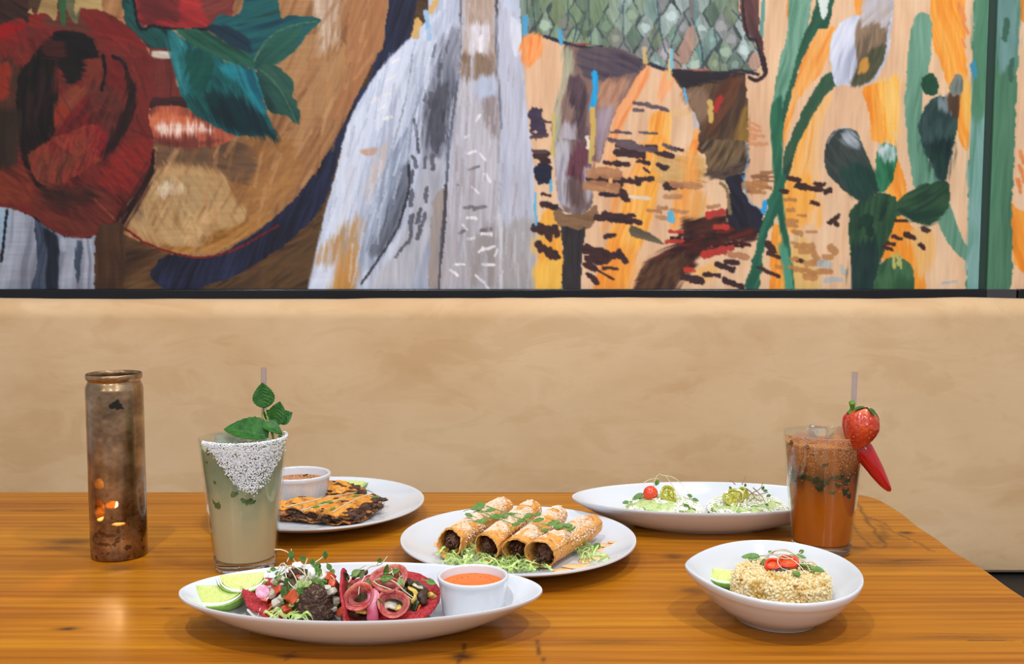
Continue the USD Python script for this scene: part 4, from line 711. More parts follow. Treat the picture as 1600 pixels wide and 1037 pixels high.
# table: one thick slab, its figure laid on a grid of the wood's own plane
TX0, TX1, TY0, TY1 = -1.02, 0.4745, 0.56, 1.346
RC = .055
nyt, nxt = 330, 470
ty = TY0 + (TY1 - TY0) * np.linspace(0, 1, nyt) ** 1.0
def xright(y):
    d = np.clip((y - (TY1 - RC)) / RC, 0, 1)
    return TX1 - RC * (1 - np.sqrt(np.maximum(0, 1 - d ** 2))) * .9 + .0016 * np.sin(y * 21) + .001 * np.sin(y * 57)
tu = np.linspace(0, 1, nxt)
XR = xright(ty)
TXg = TX0 + (XR[:, None] - TX0) * tu[None, :]; TYg = np.repeat(ty[:, None], nxt, 1)
WARP = np.zeros_like(TXg); DARK = np.zeros_like(TXg)
def wp(px, py): q = P(px, py, TZ); return q[0], q[1]
def knot(px, py, rx, ry, dark, amp=1.0, ang=0):
    x, y = wp(px, py); c, s = math.cos(ang), math.sin(ang)
    a = (TXg - x) * c + (TYg - y) * s; b = -(TXg - x) * s + (TYg - y) * c
    r2 = (a / rx) ** 2 + (b / ry) ** 2
    WARP[:] += amp * .5 * ry * np.sign(b) * np.exp(-r2 / 5) * (1 - np.exp(-r2))
    DARK[:] = np.maximum(DARK, dark * np.exp(-r2 * 1.2) * (.55 + .9 * n2(a * 260, b * 420, 7 + px)))
def crack(pts, w, dark):
    q = spline(np.array([[*wp(*p), 0] for p in pts]), 10 * len(pts))[:, :2]; seg = sg.LineString(q); shapely.prepare(seg)
    x0, y0, x1, y1 = seg.buffer(w * 4).bounds
    m = (TXg > x0) & (TXg < x1) & (TYg > y0) & (TYg < y1)
    if m.any():
        d = shapely.distance(shapely.points(TXg[m] + .006 * (n2(TXg[m] * 90, TYg[m] * 60, 5) - .5), TYg[m] + .005 * (n2(TXg[m] * 90, TYg[m] * 60, 6) - .5)), seg) * (.5 + 2.2 * n2(TXg[m] * 220, TYg[m] * 160, 3))
        DARK[m] = np.maximum(DARK[m], dark * np.exp(-(d / w) ** 2))
for a in ((112, 846, .030, .014, .55), (88, 856, .03, .010, .40), (184, 888, .016, .012, .45), (105, 982, .010, .004, .8), (723, 1025, .010, .008, .9), (452, 1025, .010, .004, .6), (1052, 869, .010, .010, .55), (1416, 832, .008, .006, .95), (1082, 922, .014, .010, .5), (60, 798, .05, .004, .35), (1420, 875, .03, .004, .55), (1390, 880, .06, .012, .25), (1500, 995, .07, .006, .3), (950, 1003, .05, .006, .3), (270, 768, .012, .006, .5), (262, 950, .01, .003, .5)): knot(*a)
crack([(1339, 786), (1352, 806), (1362, 824), (1372, 838), (1382, 848)], .0030, .62)
crack([(1356, 808), (1368, 812), (1382, 818), (1396, 830), (1420, 842), (1442, 852), (1460, 862)], .0026, .45)
crack([(1328, 812), (1338, 828), (1350, 842), (1364, 854), (1380, 856), (1386, 848)], .0022, .45)
crack([(1376, 820), (1382, 838), (1372, 848)], .008, .28)
crack([(842, 990), (840, 1010), (846, 1024), (852, 1037)], .0014, .7); crack([(724, 1006), (722, 1020), (712, 1037)], .002, .75); crack([(445, 1030), (462, 1018)], .002, .6)
crack([(20, 797), (60, 798), (115, 795)], .0016, .6); crack([(1390, 877), (1420, 875), (1440, 876)], .002, .6); crack([(1510, 1000), (1560, 1000), (1600, 1002)], .0014, .6)
crack([(800, 850), (860, 862), (990, 860)], .0008, .3)
yy = TYg + WARP + .010 * (n2(TXg * 2.2, TYg * 4, 30) - .5) + .0022 * np.sin(TXg * 6 + TYg * 9)
g1 = n2(TXg * 1.1, yy * 55, 31, 4); g2 = n2(TXg * 2.0, yy * 190, 32, 3); g3 = n2(TXg * .8, yy * 11, 33, 2)
rings_ = .5 + .5 * np.sin(yy * 430 + 9 * g3 + 3 * n2(TXg * .7, yy * 20, 36))
tone = np.clip(.56 + .85 * (g1 - .5) + .8 * (g2 - .5) + 1.0 * (g3 - .5) + .20 * (rings_ - .5), 0, 1)
ramp_ = np.array([(108, 56, 4), (142, 79, 5), (164, 98, 7), (176, 110, 10), (190, 126, 20)], float)
t_ = tone * (len(ramp_) - 1); i_ = np.minimum(t_.astype(int), len(ramp_) - 2)
WOOD = ramp_[i_] + (t_ - i_)[..., None] * (ramp_[i_ + 1] - ramp_[i_])
DK = np.clip(DARK, 0, 1)[..., None]
WOOD = WOOD * (1 - DK) + np.array([58, 32, 18.]) * DK
flip = lin(WOOD.reshape(-1, 3))
idx = np.arange(nyt * nxt).reshape(nyt, nxt)
ring = np.concatenate([idx[0, :-1], idx[:-1, -1], idx[-1, :0:-1], idx[:0:-1, 0]])
tv = np.stack([TXg.ravel(), TYg.ravel(), np.full(TXg.size, TZ)], 1); tc_ = [flip]; vv_ = [tv]; ff_ = [grid_faces(nyt, nxt)]
if np.cross(tv[ff_[0][0][1]] - tv[ff_[0][0][0]], tv[ff_[0][0][2]] - tv[ff_[0][0][0]])[2] < 0: ff_[0] = ff_[0][:, ::-1]
pr = tv[ring]; tn = np.roll(pr, -1, 0) - np.roll(pr, 1, 0); on = np.stack([tn[:, 1], -tn[:, 0]], 1); on /= np.linalg.norm(on, axis=1, keepdims=True) + 1e-9
prev, base = ring, len(tv); R0 = .006
for kx, (o, z) in enumerate([(R0 * math.sin(a), -R0 * (1 - math.cos(a))) for a in (.4, .8, 1.2, PI / 2)] + [(R0 * .9, -.045), (R0 * .4, -.052)]):
    nv_ = pr.copy(); nv_[:, :2] += on * o; nv_[:, 2] += z
    cur = base + np.arange(len(ring)); q = np.roll(np.arange(len(ring)), -1)
    ff_ += [np.stack([prev, cur, cur[q]], 1), np.stack([prev, cur[q], prev[q]], 1)]
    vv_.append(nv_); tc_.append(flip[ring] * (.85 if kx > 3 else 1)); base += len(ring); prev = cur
vv_.append(np.array([[(TX0 + TX1) / 2, (TY0 + TY1) / 2, TZ - .052]])); tc_.append(flip[:1])
ff_.append(np.stack([prev, np.full(len(ring), base), np.roll(prev, -1)], 1))
tb = T(np.vstack(vv_), np.vstack(ff_))
M['table_wood'] = usdkit.material(stage, '/World/Looks/table_wood', {'at': ('attribute', dict(attribute='paint')), 'tc': ('texture_coordinate', {}), 'mp': ('mapping', dict(scale=(4, 260, 260))), 'n': ('noise_texture', dict(scale=3.0, detail=3)),
    'mr': ('map_range', dict(from_min=.3, from_max=.7, to_min=.80, to_max=1.12)), 'mu': ('mix_color', dict(blend_type='multiply', fac=1.0)), 'rr': ('map_range', dict(from_min=.2, from_max=.8, to_min=.30, to_max=.50)), 'b': ('bump', dict(strength=.12, distance=.0006)), 'p': ('principled_bsdf', dict(specular_ior_level=.32, coat_weight=.06, coat_roughness=.2))},
    [('at.color', 'mu.a'), ('tc.object', 'mp.vector'), ('mp.vector', 'n.vector'), ('n.fac', 'mr.value'), ('mr.result', 'mu.b'), ('mu.result', 'p.base_color'), ('n.fac', 'rr.value'), ('rr.result', 'p.roughness'), ('n.fac', 'b.height'), ('b.normal', 'p.normal')], surface='p.BSDF')
mat('table_iron', (26, 26, 28), rough=.5)
tbt = Thing('dining_table', 'thick varnished amber wooden dining table with dark knots and a rounded corner', 'table', (-.27, .95, 0))
part(tbt, 'tabletop', shift(tb, -tbt.loc), 'table_wood', smooth=True, color=np.vstack(tc_))
part(tbt, 'pedestal', lathe([(.0, 0.0), (.26, 0.0), (.26, .012), (.05, .03), (.036, .06), (.036, TZ - .08), (.12, TZ - .062), (.12, TZ - .0525), (0, TZ - .0525)], 40), 'table_iron')
# ------------------------------------------------------------------ crockery
mat('porcelain', (208, 211, 217), rough=.16, spec=.5, coat=.3, coatr=.05)
def ring_of(outline, s, z, n=128, slope=0.0):
    t = np.linspace(0, 2 * PI, n, endpoint=False); x, y = outline(t)
    return np.stack([x * s, y * s, np.full(n, z) + slope * y * s * min(1, z / .02)], 1)
def dish(outline, prof, n=128, slope=0.0): return loft([ring_of(outline, s, z, n, slope) for s, z in prof])
def oval(a, b): return lambda t: (a * np.cos(t), b * np.sign(np.sin(t)) * np.abs(np.sin(t)) ** 1.08)
PLATTER = [(.02, 0), (.50, 0), (.53, .0008), (.56, .003), (.70, .0085), (.84, .0175), (.94, .026), (.988, .0305), (1.0, .0325), (.996, .0340), (.982, .0342), (.966, .0325), (.93, .0285), (.82, .0170), (.70, .0110), (.58, .0085), (.3, .008), (.02, .008)]
COUPE = [(.02, 0), (.56, 0), (.58, .0008), (.60, .003), (.78, .0085), (.92, .0145), (.985, .0178), (1.0, .0195), (.997, .0210), (.985, .0214), (.965, .0200), (.90, .0160), (.80, .0115), (.70, .0086), (.5, .008), (.02, .008)]
FL = TZ + .0085                                 # floor of plates and platters
AX, AY = -.1290, .8560
pa = whole('oval_platter', shift(dish(oval(.1555, .0768), PLATTER), (AX, AY, TZ)), 'porcelain', 'white oval platter in front holding the two red tacos and a ramekin', 'platter', 60, group='white oval platters')
BX, BY = .2280, 1.1840
pb = whole('oval_platter', shift(dish(oval(.1580, .0775), PLATTER), (BX, BY, TZ)), 'porcelain', 'white oval platter at the back holding the two green-topped sopes', 'platter', 60, group='white oval platters')
CX, CY = .0066, 1.0640
pc = whole('plate', shift(dish(lambda t: (.1245 * np.cos(t), .1285 * np.sin(t)), COUPE), (CX, CY, TZ)), 'porcelain', 'round white plate in the middle under the four rolled taquitos', 'plate', 60, group='round white plates')
DX, DY = -.2356, 1.2190
pd = whole('plate', shift(dish(lambda t: (.129 * np.cos(t), .129 * np.sin(t)), COUPE), (DX, DY, TZ)), 'porcelain', 'round white plate at back left under the orange quesadilla pieces', 'plate', 60, group='round white plates')
def drop(t):
    d = (t - PI + .14 + PI) % (2 * PI) - PI
    r = .0700 * (1 + .165 * np.exp(-(np.abs(d) / .42) ** 1.5))
    return r * np.cos(t), r * np.sin(t)
BOWL = [(.02, 0), (.44, 0), (.46, .0008), (.475, .0035), (.62, .0105), (.78, .0215), (.90, .0325), (.955, .0375), (.972, .0382), (.990, .0412), (1.0, .0435), (.996, .0452), (.980, .0457), (.955, .0438), (.90, .0380), (.80, .0270), (.66, .0175), (.50, .0125), (.3, .0115), (.02, .0115)]
EX, EY = .2335, .8745
pe = whole('teardrop_bowl', shift(dish(drop, BOWL, slope=.09), (EX, EY, TZ)), 'porcelain', 'white teardrop shaped bowl with a pointed lip holding the round rice cake', 'bowl', 60)
# ramekins
RX, RY = P(739, 958, TZ + .01)[0], .866
def ramekin(name, r0, r1, h, loc, label, flute=0):
    t = np.linspace(0, 2 * PI, 144, endpoint=False); rings = []
    pr_ = [(.02, 0), (r0 * .93, 0), (r0 - .0006, .0008), (r0, .003)]
    for s in np.linspace(.08, .80, 8): pr_.append((r0 + (r1 - r0) * s, h * s))
    pr_ += [(r1 * .995, h * .86), (r1 * 1.015, h * .90), (r1 * 1.02, h * .96), (r1 * 1.005, h * .99), (r1 * .975, h), (r1 * .94, h * .99), (r1 * .91, h * .95), (r1 * .90, h * .8), (r0 * .88, .006), (.02, .005)]
    for i, (r, z) in enumerate(pr_):
        rr = np.full(144, r)
        if flute and 3 <= i <= 11: rr = r + flute * (np.abs(np.cos(t * 24)) - .7) * min(1, (i - 2) / 2, (12 - i) / 2)
        rings.append(np.stack([rr * np.cos(t), rr * np.sin(t), np.full(144, z)], 1))
    return whole(name, shift(loft(rings), loc), 'porcelain', label, 'ramekin', 50)
ramekin('ramekin', .0262, .0302, .0350, (RX, RY, TZ + .0088), 'plain white ramekin of bright orange sauce on the front platter')
KX, KY = Q(465, 729, 1.235)[0], 1.235
ramekin('ramekin', .0325, .0392, .0425, (KX, KY, TZ + .0088), 'fluted white ramekin of brown broth on the back left plate', flute=.0011)
mat('orange_sauce', (224, 96, 8), (234, 112, 16), scale=90, rough=.3, spec=.3)
mat('broth', (164, 86, 14), (186, 118, 38), scale=90, rough=.25, spec=.25, third=(136, 62, 10))
def pool(r, wob, seed):
    t = np.linspace(0, 2 * PI, 72, endpoint=False)
    return lathe([(r * .9, -.006), (r, -.001), (r * .995, .0003), (r * .97, .0002), (r * .9, 0), (r * .4, .0002), (.001, .0003)], 72)
sa = Thing('dipping_sauce', 'smooth bright orange sauce filling the plain ramekin on the front platter', 'sauce', (RX, RY, TZ + .0088 + .0272))
part(sa, 'sauce', pool(.0268, 0, 1), 'orange_sauce')
part(sa, 'bubble', bits([(.018 * math.cos(a), .018 * math.sin(a), .0003) for a in np.linspace(.3, 2.8, 9)], .0006, 3), 'orange_sauce', kind='stuff')
sb = Thing('dipping_broth', 'dark amber broth with herbs in the fluted ramekin at back left', 'sauce', (KX, KY, TZ + .0088 + .0325))
part(sb, 'broth', pool(.0346, 0, 2), 'broth')
mat('herb_dark', (48, 64, 26), (70, 88, 36), scale=300, rough=.6)
part(sb, 'herb_piece', put(trimesh.creation.box([.006, .0018, .0012]), (.004, .026, .0012), (1, .5, .2)), 'herb_dark')
rng = np.random.default_rng(2); a_ = rng.uniform(0, 2 * PI, 26); r_ = .032 * np.sqrt(rng.uniform(.2, 1, 26))
part(sb, 'herb_flake', bits(np.stack([r_ * np.cos(a_), r_ * np.sin(a_), np.full(26, .0005)], 1), .0009, 4), 'herb_dark', kind='stuff')

# ------------------------------------------------------------------ antique candle holder
HX, HY, HH = -.4178, 1.0674, .1945
ch = Thing('candle_holder', 'tall antiqued bronze mercury glass candle cylinder with worn patches', 'candle holder', (HX, HY, TZ))
n = 190; t = np.linspace(0, 2 * PI, n, endpoint=False)
pr_ = [(.0268, .0000), (.0282, .0008), (.0288, .003)] + [(.0288 + .0001 * s, .003 + (HH - .019) * s) for s in np.linspace(.01, 1, 230)] + [(.0284, HH - .0135), (.0272, HH - .0105), (.0264, HH - .0085), (.0264, HH - .0070), (.0276, HH - .0060), (.0283, HH - .0045), (.0284, HH - .0022), (.0280, HH - .0006), (.0272, HH), (.0262, HH - .0006), (.0256, HH - .003), (.0256, HH - .009), (.0262, HH - .014), (.0268, HH - .03), (.0268, .008), (.02, .006), (.002, .006)]
pr_ = [(.002, 0)] + pr_
prr = np.array(pr_)
ch_m = loft([np.stack([r * np.cos(t), r * np.sin(t), np.full(n, z)], 1) for r, z in pr_])
hv = np.array(ch_m.vertices); side_in = np.zeros(len(hv), bool); side_in[:len(prr) * n] = np.repeat(np.arange(len(prr)) >= len(prr) - 8, n)
ang = np.arctan2(hv[:, 1], hv[:, 0]); q3 = np.column_stack([hv[:, 0], hv[:, 1], hv[:, 2]])
f1 = fbm(q3, 55, 3, 3); f2 = fbm(q3, 210, 3, 5); f3 = fbm(q3 * [1, 1, .35], 120, 3, 9)
mixk = np.clip(.5 + 1.6 * f1 + .8 * f2, 0, 1)[:, None]
hc = np.array([112, 86, 60.]) * (1 - mixk) + np.array([186, 155, 118.]) * mixk
low = np.clip(1 - hv[:, 2] / .12, 0, 1)
spots = np.clip((f2 + .6 * f3 - .10 + .12 * low - .06) * 14, 0, 1) * low
hc = hc * (1 - .75 * spots[:, None]) + np.array([52, 32, 20.]) * .75 * spots[:, None]
clear = np.zeros(len(hv))
def hole(px, py, rx, ry, e=1.0, k_=.25):
    x = (px - 187 + (866 - py) * .031) * .000667; x = np.clip(x, -.0285, .0285); z = Q(187, py, HY - .028)[2] - TZ
    front = hv[:, 1] < 0
    d = np.sqrt(((hv[:, 0] - x) / (rx * .000667)) ** 2 + ((hv[:, 2] - z) / (ry * .000667)) ** 2) + k_ * 2.4 * fbm(q3, 260, 2, int(px))
    global clear
    clear = np.maximum(clear, e * np.clip((1.1 - d) * 4, 0, 1) * front)
hole(171, 756, 8, 9); hole(172, 796, 9, 18, k_=.12); hole(191, 788, 9, 6, k_=.12); hole(201, 819, 9, 2.5, .6)
hole(206, 632, 7, 5, .0)
d_ = np.sqrt(((hv[:, 0] - .0117) / .0062) ** 2 + ((hv[:, 2] - (Q(187, 633, HY - .028)[2] - TZ)) / .0046) ** 2) + 1.3 * fbm(q3, 300, 2, 77)
sp = (np.clip((1.1 - d_) * 4, 0, 1) * (hv[:, 1] < 0))[:, None]; hc = hc * (1 - sp * .85) + np.array([26, 22, 14.]) * sp * .85
gscr = np.clip((f3 - .16) * 9, 0, 1) * np.clip((.10 - hv[:, 2]) / .05, 0, 1)
M['mercury_glass'] = usdkit.material(stage, '/World/Looks/mercury_glass', {'at': ('attribute', dict(attribute='paint')), 'cl': ('attribute', dict(attribute='clear')), 'tc': ('texture_coordinate', {}), 'n': ('noise_texture', dict(scale=420, detail=3)), 'b': ('bump', dict(strength=.12, distance=.0006)),
    'p': ('principled_bsdf', dict(metallic=1.0, roughness=.30, coat_weight=.6, coat_roughness=.04)), 't': ('transparent_bsdf', dict(color=(.95, .88, .78))), 'g': ('glossy_bsdf', dict(color=(1, 1, 1), roughness=.02)), 'w': ('layer_weight', dict(blend=.5)), 'f': ('math', dict(math_type='power', value2=5.0)), 'm1': ('mix_closure', {}), 'm2': ('mix_closure', {})},
    [('at.color', 'p.base_color'), ('tc.object', 'n.vector'), ('n.fac', 'b.height'), ('b.normal', 'p.normal'), ('w.facing', 'f.value1'), ('f.value', 'm1.fac'), ('t.BSDF', 'm1.closure1'), ('g.BSDF', 'm1.closure2'), ('cl.fac', 'm2.fac'), ('p.BSDF', 'm2.closure1'), ('m1.closure', 'm2.closure2')], surface='m2.closure')
# the inner wall is opened where the coating is worn through as well
zi = np.repeat(np.arange(len(prr)), n); inner = np.zeros(len(hv), bool); inner[:len(zi)] = (zi >= len(prr) - 6)
pr_part = part(ch, 'glass_cylinder', ch_m, 'mercury_glass', smooth=True, color=lin(hc))
UsdGeom.PrimvarsAPI(UsdGeom.Mesh(pr_part)).CreatePrimvar('clear', Sdf.ValueTypeNames.Color3fArray, 'vertex').Set(Vt.Vec3fArray.FromNumpy(np.repeat(np.where(inner, 1.0, clear)[:, None], 3, 1).astype(np.float32)))
mat('wax', (236, 176, 110), rough=.5, sss=.4, sssr=.01)
mat('wick', (30, 24, 20), rough=.9)
M['flame'] = usdkit.material(stage, '/World/Looks/flame', {'e': ('emission', dict(color=(1, .62, .26), strength=14.0))}, [], surface='e.emission')
cd = Thing('candle', 'small lit wax candle glowing inside the bronze glass cylinder', 'candle', (HX, HY, TZ + .0062))
part(cd, 'wax', lathe([(.002, 0), (.0225, 0), (.0230, .001), (.0230, .031), (.0220, .0325), (.014, .0312), (.002, .0310)], 40), 'wax')
part(cd, 'wick', tube([(0, 0, .031), (.0003, 0, .036), (.0010, 0, .039)], .0007, 6), 'wick')
part(cd, 'flame', lathe([(.0004, .0365), (.0022, .039), (.0032, .0425), (.0030, .046), (.0018, .051), (.0003, .056)], 16), 'flame')
fl = UsdLux.SphereLight.Define(stage, '/World/candle/glow'); fl.CreateRadiusAttr(.003); fl.CreateIntensityAttr(700.0); fl.CreateColorAttr((1, .74, .46)); fl.AddTranslateOp().Set((0, 0, .066))

# ------------------------------------------------------------------ the two drinks
pane('glass_clear', (247, 250, 249)); pane('plastic_clear', (246, 244, 250), .08, .10, .8)
M['glass_solid'] = usdkit.material(stage, '/World/Looks/glass_solid', {'g': ('glass_bsdf', dict(color=(.97, .98, .97), roughness=0.0, IOR=1.5))}, [], surface='g.BSDF')
M['ice'] = usdkit.material(stage, '/World/Looks/ice', {'p': ('principled_bsdf', dict(base_color=(.93, .96, .95), transmission_weight=.92, roughness=.06, ior=1.31))}, [], surface='p.BSDF')
mat('salt', (250, 251, 254), rough=.35, spec=.6, translucent=.35)
mat('chili_salt', (226, 170, 112), (206, 122, 66), scale=900, rough=.35, spec=.6, translucent=.2, third=(240, 220, 196))
mat('mint', (32, 88, 28), (60, 122, 42), scale=160, rough=.5, translucent=.25, bump=.3, bscale=500)
mat('mint_soaked', (44, 84, 40), (64, 104, 54), scale=160, rough=.4)
mat('mint_dark', (24, 40, 20), (40, 60, 28), scale=160, rough=.4)
mat('mint_stem', (150, 150, 84), (122, 134, 66), scale=90, rough=.5)
def liquid_mat(name, stops, noise_amt, tl=.3, seed=0.0):
    M[name] = usdkit.material(stage, '/World/Looks/' + name, {'tc': ('texture_coordinate', {}), 'sx': ('separate_xyz', {}), 'mp': ('mapping', dict(location=(seed, seed, seed))), 'n': ('noise_texture', dict(scale=46, detail=3, distortion=.6)), 'mr': ('map_range', dict(from_min=.25, from_max=.75, to_min=-noise_amt, to_max=noise_amt)),
        'ad': ('math', dict(math_type='add')), 'mz': ('map_range', dict(from_min=.012, from_max=.128, to_min=0, to_max=1)), 'r': ('rgb_ramp', dict(ramp=[(a, V3(lin(c))) for a, c in stops])),
        'd': ('diffuse_bsdf', {}), 't': ('translucent_bsdf', {}), 'm': ('mix_closure', dict(fac=tl))},
        [('tc.object', 'sx.vector'), ('sx.z', 'mz.value'), ('tc.object', 'mp.vector'), ('mp.vector', 'n.vector'), ('n.fac', 'mr.value'), ('mz.result', 'ad.value1'), ('mr.result', 'ad.value2'), ('ad.value', 'r.fac'), ('r.color', 'd.color'), ('r.color', 't.color'), ('d.BSDF', 'm.closure1'), ('t.BSDF', 'm.closure2')], surface='m.closure')
liquid_mat('limeade', [(0, (238, 220, 184)), (.34, (236, 222, 186)), (.52, (216, 210, 174)), (.66, (176, 190, 162)), (.80, (150, 174, 150)), (.92, (166, 180, 150)), (1, (182, 188, 152))], .10, .35)
liquid_mat('spiced_drink', [(0, (208, 108, 22)), (.35, (212, 112, 28)), (.50, (196, 108, 46)), (.64, (128, 86, 56)), (.76, (196, 126, 68)), (.92, (212, 142, 80)), (1, (200, 138, 86))], .09, .30, 5.0)
def glass(name, loc, h, r1, r0, label):
    g = Thing(name, label, 'drinking glass', loc)
    rr = lambda z: r0 + (r1 - r0) * z / h
    w = .0019
    part(g, 'glass_wall', lathe([(rr(.012) - w, .012), (rr(.012), .0121), (rr(h * .5), h * .5), (rr(h) - .0001, h - .0012), (rr(h) - .0005, h - .0002), (rr(h) - w * .5, h), (rr(h) - w + .0003, h - .0003), (rr(h) - w, h - .0012), (rr(h * .5) - w, h * .5), (rr(.012) - w, .0122)], 96, cap=False), 'glass_clear', smooth=50)
    part(g, 'glass_base', lathe([(.002, .0008), (r0 - .006, .0006), (r0 - .002, 0), (r0 - .0005, .0006), (r0, .002), (rr(.0118), .0118), (rr(.0118) - .004, .0118), (.002, .0108)], 96), 'glass_solid', smooth=50)
    return g, rr, w
def skin(rr, w, z, a, lift=0.0): r = rr(z) + lift; return np.stack([r * np.cos(a), r * np.sin(a), z], -1)
# mint drink
GX, GY, GH = -.2727, 1.0257, .1345
g1_, rr1, gw = glass('drinking_glass', (GX, GY, TZ), GH, .0443, .0302, 'clear tumbler of pale green drink with a patch of white salt on its rim')
rng = np.random.default_rng(11); N = 9000
s = rng.uniform(-.75, 1.0, N); dep = rng.uniform(0, .062, N)
lim = np.interp(s, [-.75, -.62, -.43, -.06, .24, .46, .75, .97, 1], [.002, .005, .011, .034, .047, .051, .040, .020, .016]) + .0016 * rng.normal(size=N)
keep = (dep < lim) & (rng.uniform(size=N) < np.clip(1.15 - .55 * dep / np.maximum(lim, .001), .35, 1))
s, dep = s[keep], dep[keep]; a = -np.arccos(np.clip(s, -1, 1))
pts = skin(rr1, gw, GH - dep, a, .0004)
a2 = np.concatenate([rng.uniform(-2.4, .55, 900)]); top = np.stack([(.0443 - gw * rng.uniform(-.2, 1.1, 900)) * np.cos(a2), (.0443 - gw * rng.uniform(-.2, 1.1, 900)) * np.sin(a2), GH + rng.uniform(0, .0012, 900)], 1)
part(g1_, 'salt_rim', bits(np.vstack([pts, top]), .00075, 5), 'salt', smooth=False, kind='stuff', label='coarse white salt crust')
d1 = Thing('mint_drink', 'cloudy pale green lime drink with muddled mint in the salted tumbler', 'drink', (GX, GY, TZ))
LV = GH - .0085
part(d1, 'liquid', lathe([(.002, .0122), (rr1(.0122) - gw - .0003, .0122)] + [(rr1(z) - gw - .0003, z) for z in np.linspace(.02, LV - .001, 10)] + [(rr1(LV) - gw - .0012, LV), (.03, LV - .0004), (.002, LV)], 80), 'limeade', smooth=40)
def speck(d, rr, px, py, size, base, mt, ang=0.0, gy=None, x0=None):
    q = Q(px, py, gy - rr(.08)); z = q[2] - TZ; r = rr(z) - gw - .0004
    x = np.clip(q[0] - x0, -r * .96, r * .96); y = -math.sqrt(r * r - x * x)
    nrm = np.array([x, y, 0]) / r; tg = np.array([-nrm[1], nrm[0], 0]); dr = tg * math.cos(ang) + np.array([0, 0, 1]) * math.sin(ang)
    sd = int(px * 7 + py); m = leaf_mesh(size, size * .7, .0, .0, 'rag', 9, 5, .0003); v = np.array(m.vertices)
    v[:, :2] += size * .10 * np.stack([fbm(v * 300 + sd, 1, 2, sd), fbm(v * 300 + sd, 1, 2, sd + 3)], 1); v[:, 0] -= size / 2
    part(d, 'mint_piece', put(T(v, m.faces), (x, y, z), dr, nrm), mt, smooth=True)
for px, py, sz, an, mt in ((322, 707, .010, 1.2, 'mint_soaked'), (318, 725, .006, .5, 'mint_soaked'), (334, 700, .008, .1, 'mint_soaked'), (332, 755, .006, -.8, 'mint_soaked'), (384, 783, .014, -.25, 'mint_soaked'), (366, 770, .012, .9, 'mint_soaked'), (392, 786, .008, .5, 'mint_soaked'), (334, 790, .014, -.6, 'mint_soaked'), (345, 700, .010, .2, 'mint_soaked'), (428, 690, .008, -.4, 'mint_soaked'), (358, 742, .009, -.7, 'mint_soaked')):
    speck(d1, rr1, px, py, sz, 0, mt, an, GY, GX)
def ice(loc, sz, rot, label, group, sd):
    m = rbox((sz, sz * .9, sz * .8), .35, sd, .10); R = trimesh.transformations.euler_matrix(*rot)[:3, :3]
    whole('ice_cube', T(np.array(m.vertices) @ R.T + np.asarray(loc), m.faces), 'ice', label, 'ice', True, group)
for i, (dx, dy, dz, sz) in enumerate(((-.016, -.004, .000, .022), (.004, .016, .001, .024), (-.010, .022, -.001, .020))):
    ice((GX + dx, GY + dy, TZ + LV + dz), sz, (.4 + i, .3 * i, .8 * i), 'clear ice cube at the top of the mint drink', 'ice in the mint drink', i + 1)
def straw(label, a, b, r=.0031):
    t_ = Thing('straw', label, 'straw', a); a_, b_ = np.zeros(3), np.asarray(b) - np.asarray(a)
    d = b_ / np.linalg.norm(b_); u = np.cross(d, [0, 1, 0]); u /= np.linalg.norm(u); w = np.cross(d, u); tt = np.linspace(0, 2 * PI, 24, endpoint=False)
    rg = lambda p, q: p + q * (np.cos(tt)[:, None] * u + np.sin(tt)[:, None] * w)
    part(t_, 'straw_tube', loft([rg(a_, r), rg(b_, r), rg(b_, r - .0003), rg(a_, r - .0003), rg(a_, r)], cap=False), 'plastic_clear', smooth=50)
pA = Q(412, 574, GY + .016); straw('clear straw behind the top mint leaf of the pale green drink', (GX + .018, GY + .014, TZ + LV - .02), pA)
# mint sprig
ms = Thing('mint_sprig', 'fresh green mint sprig standing in the pale green drink', 'mint', (GX + .026, GY - .004, TZ + LV))
mq = lambda px, py, dy: ms.local(Q(px, py, GY + dy))
part(ms, 'stem', tube(spline([ms.local((GX + .026, GY - .004, TZ + LV - .012)), mq(427, 684, -.006), mq(419, 664, -.004), mq(411, 650, .002), mq(412, 634, .004)], 16), np.linspace(.0013, .0008, 16), 8), 'mint_stem', True)
part(ms, 'stem', tube(spline([mq(427, 684, -.006), mq(420, 660, -.005), mq(414, 640, -.003)], 10), .0010, 8), 'mint_stem', True)
def mleaf(p0, p1, W, up, fold, curl, k_='mint', mt='mint'):
    a, b = np.asarray(p0), np.asarray(p1); L = np.linalg.norm(b - a)
    m = leaf_mesh(L, W, fold, curl, k_, 26, 15, .0005)
    part(ms, 'leaf', put(m, a, b - a, up), mt, smooth=60)
mleaf(mq(414, 637, 0), mq(410, 598, .004), .021, (.15, -1, .1), .25, .10)
mleaf(mq(419, 684, -.014), mq(349, 664, -.004), .030, (-.1, -.55, .9), .55, -.12)
mleaf(mq(428, 664, 0), mq(437, 627, .004), .019, (.35, -.9, .3), .35, .06)
mleaf(mq(434, 658, .006), mq(457, 645, .010), .016, (.1, -.9, .5), .3, .05)
mleaf(mq(411, 664, -.008), mq(441, 672, -.012), .016, (.1, -.5, .9), .4, -.30)
mleaf(mq(416, 655, .008), mq(426, 640, .008), .012, (-.3, -.9, .3), .2, .1)
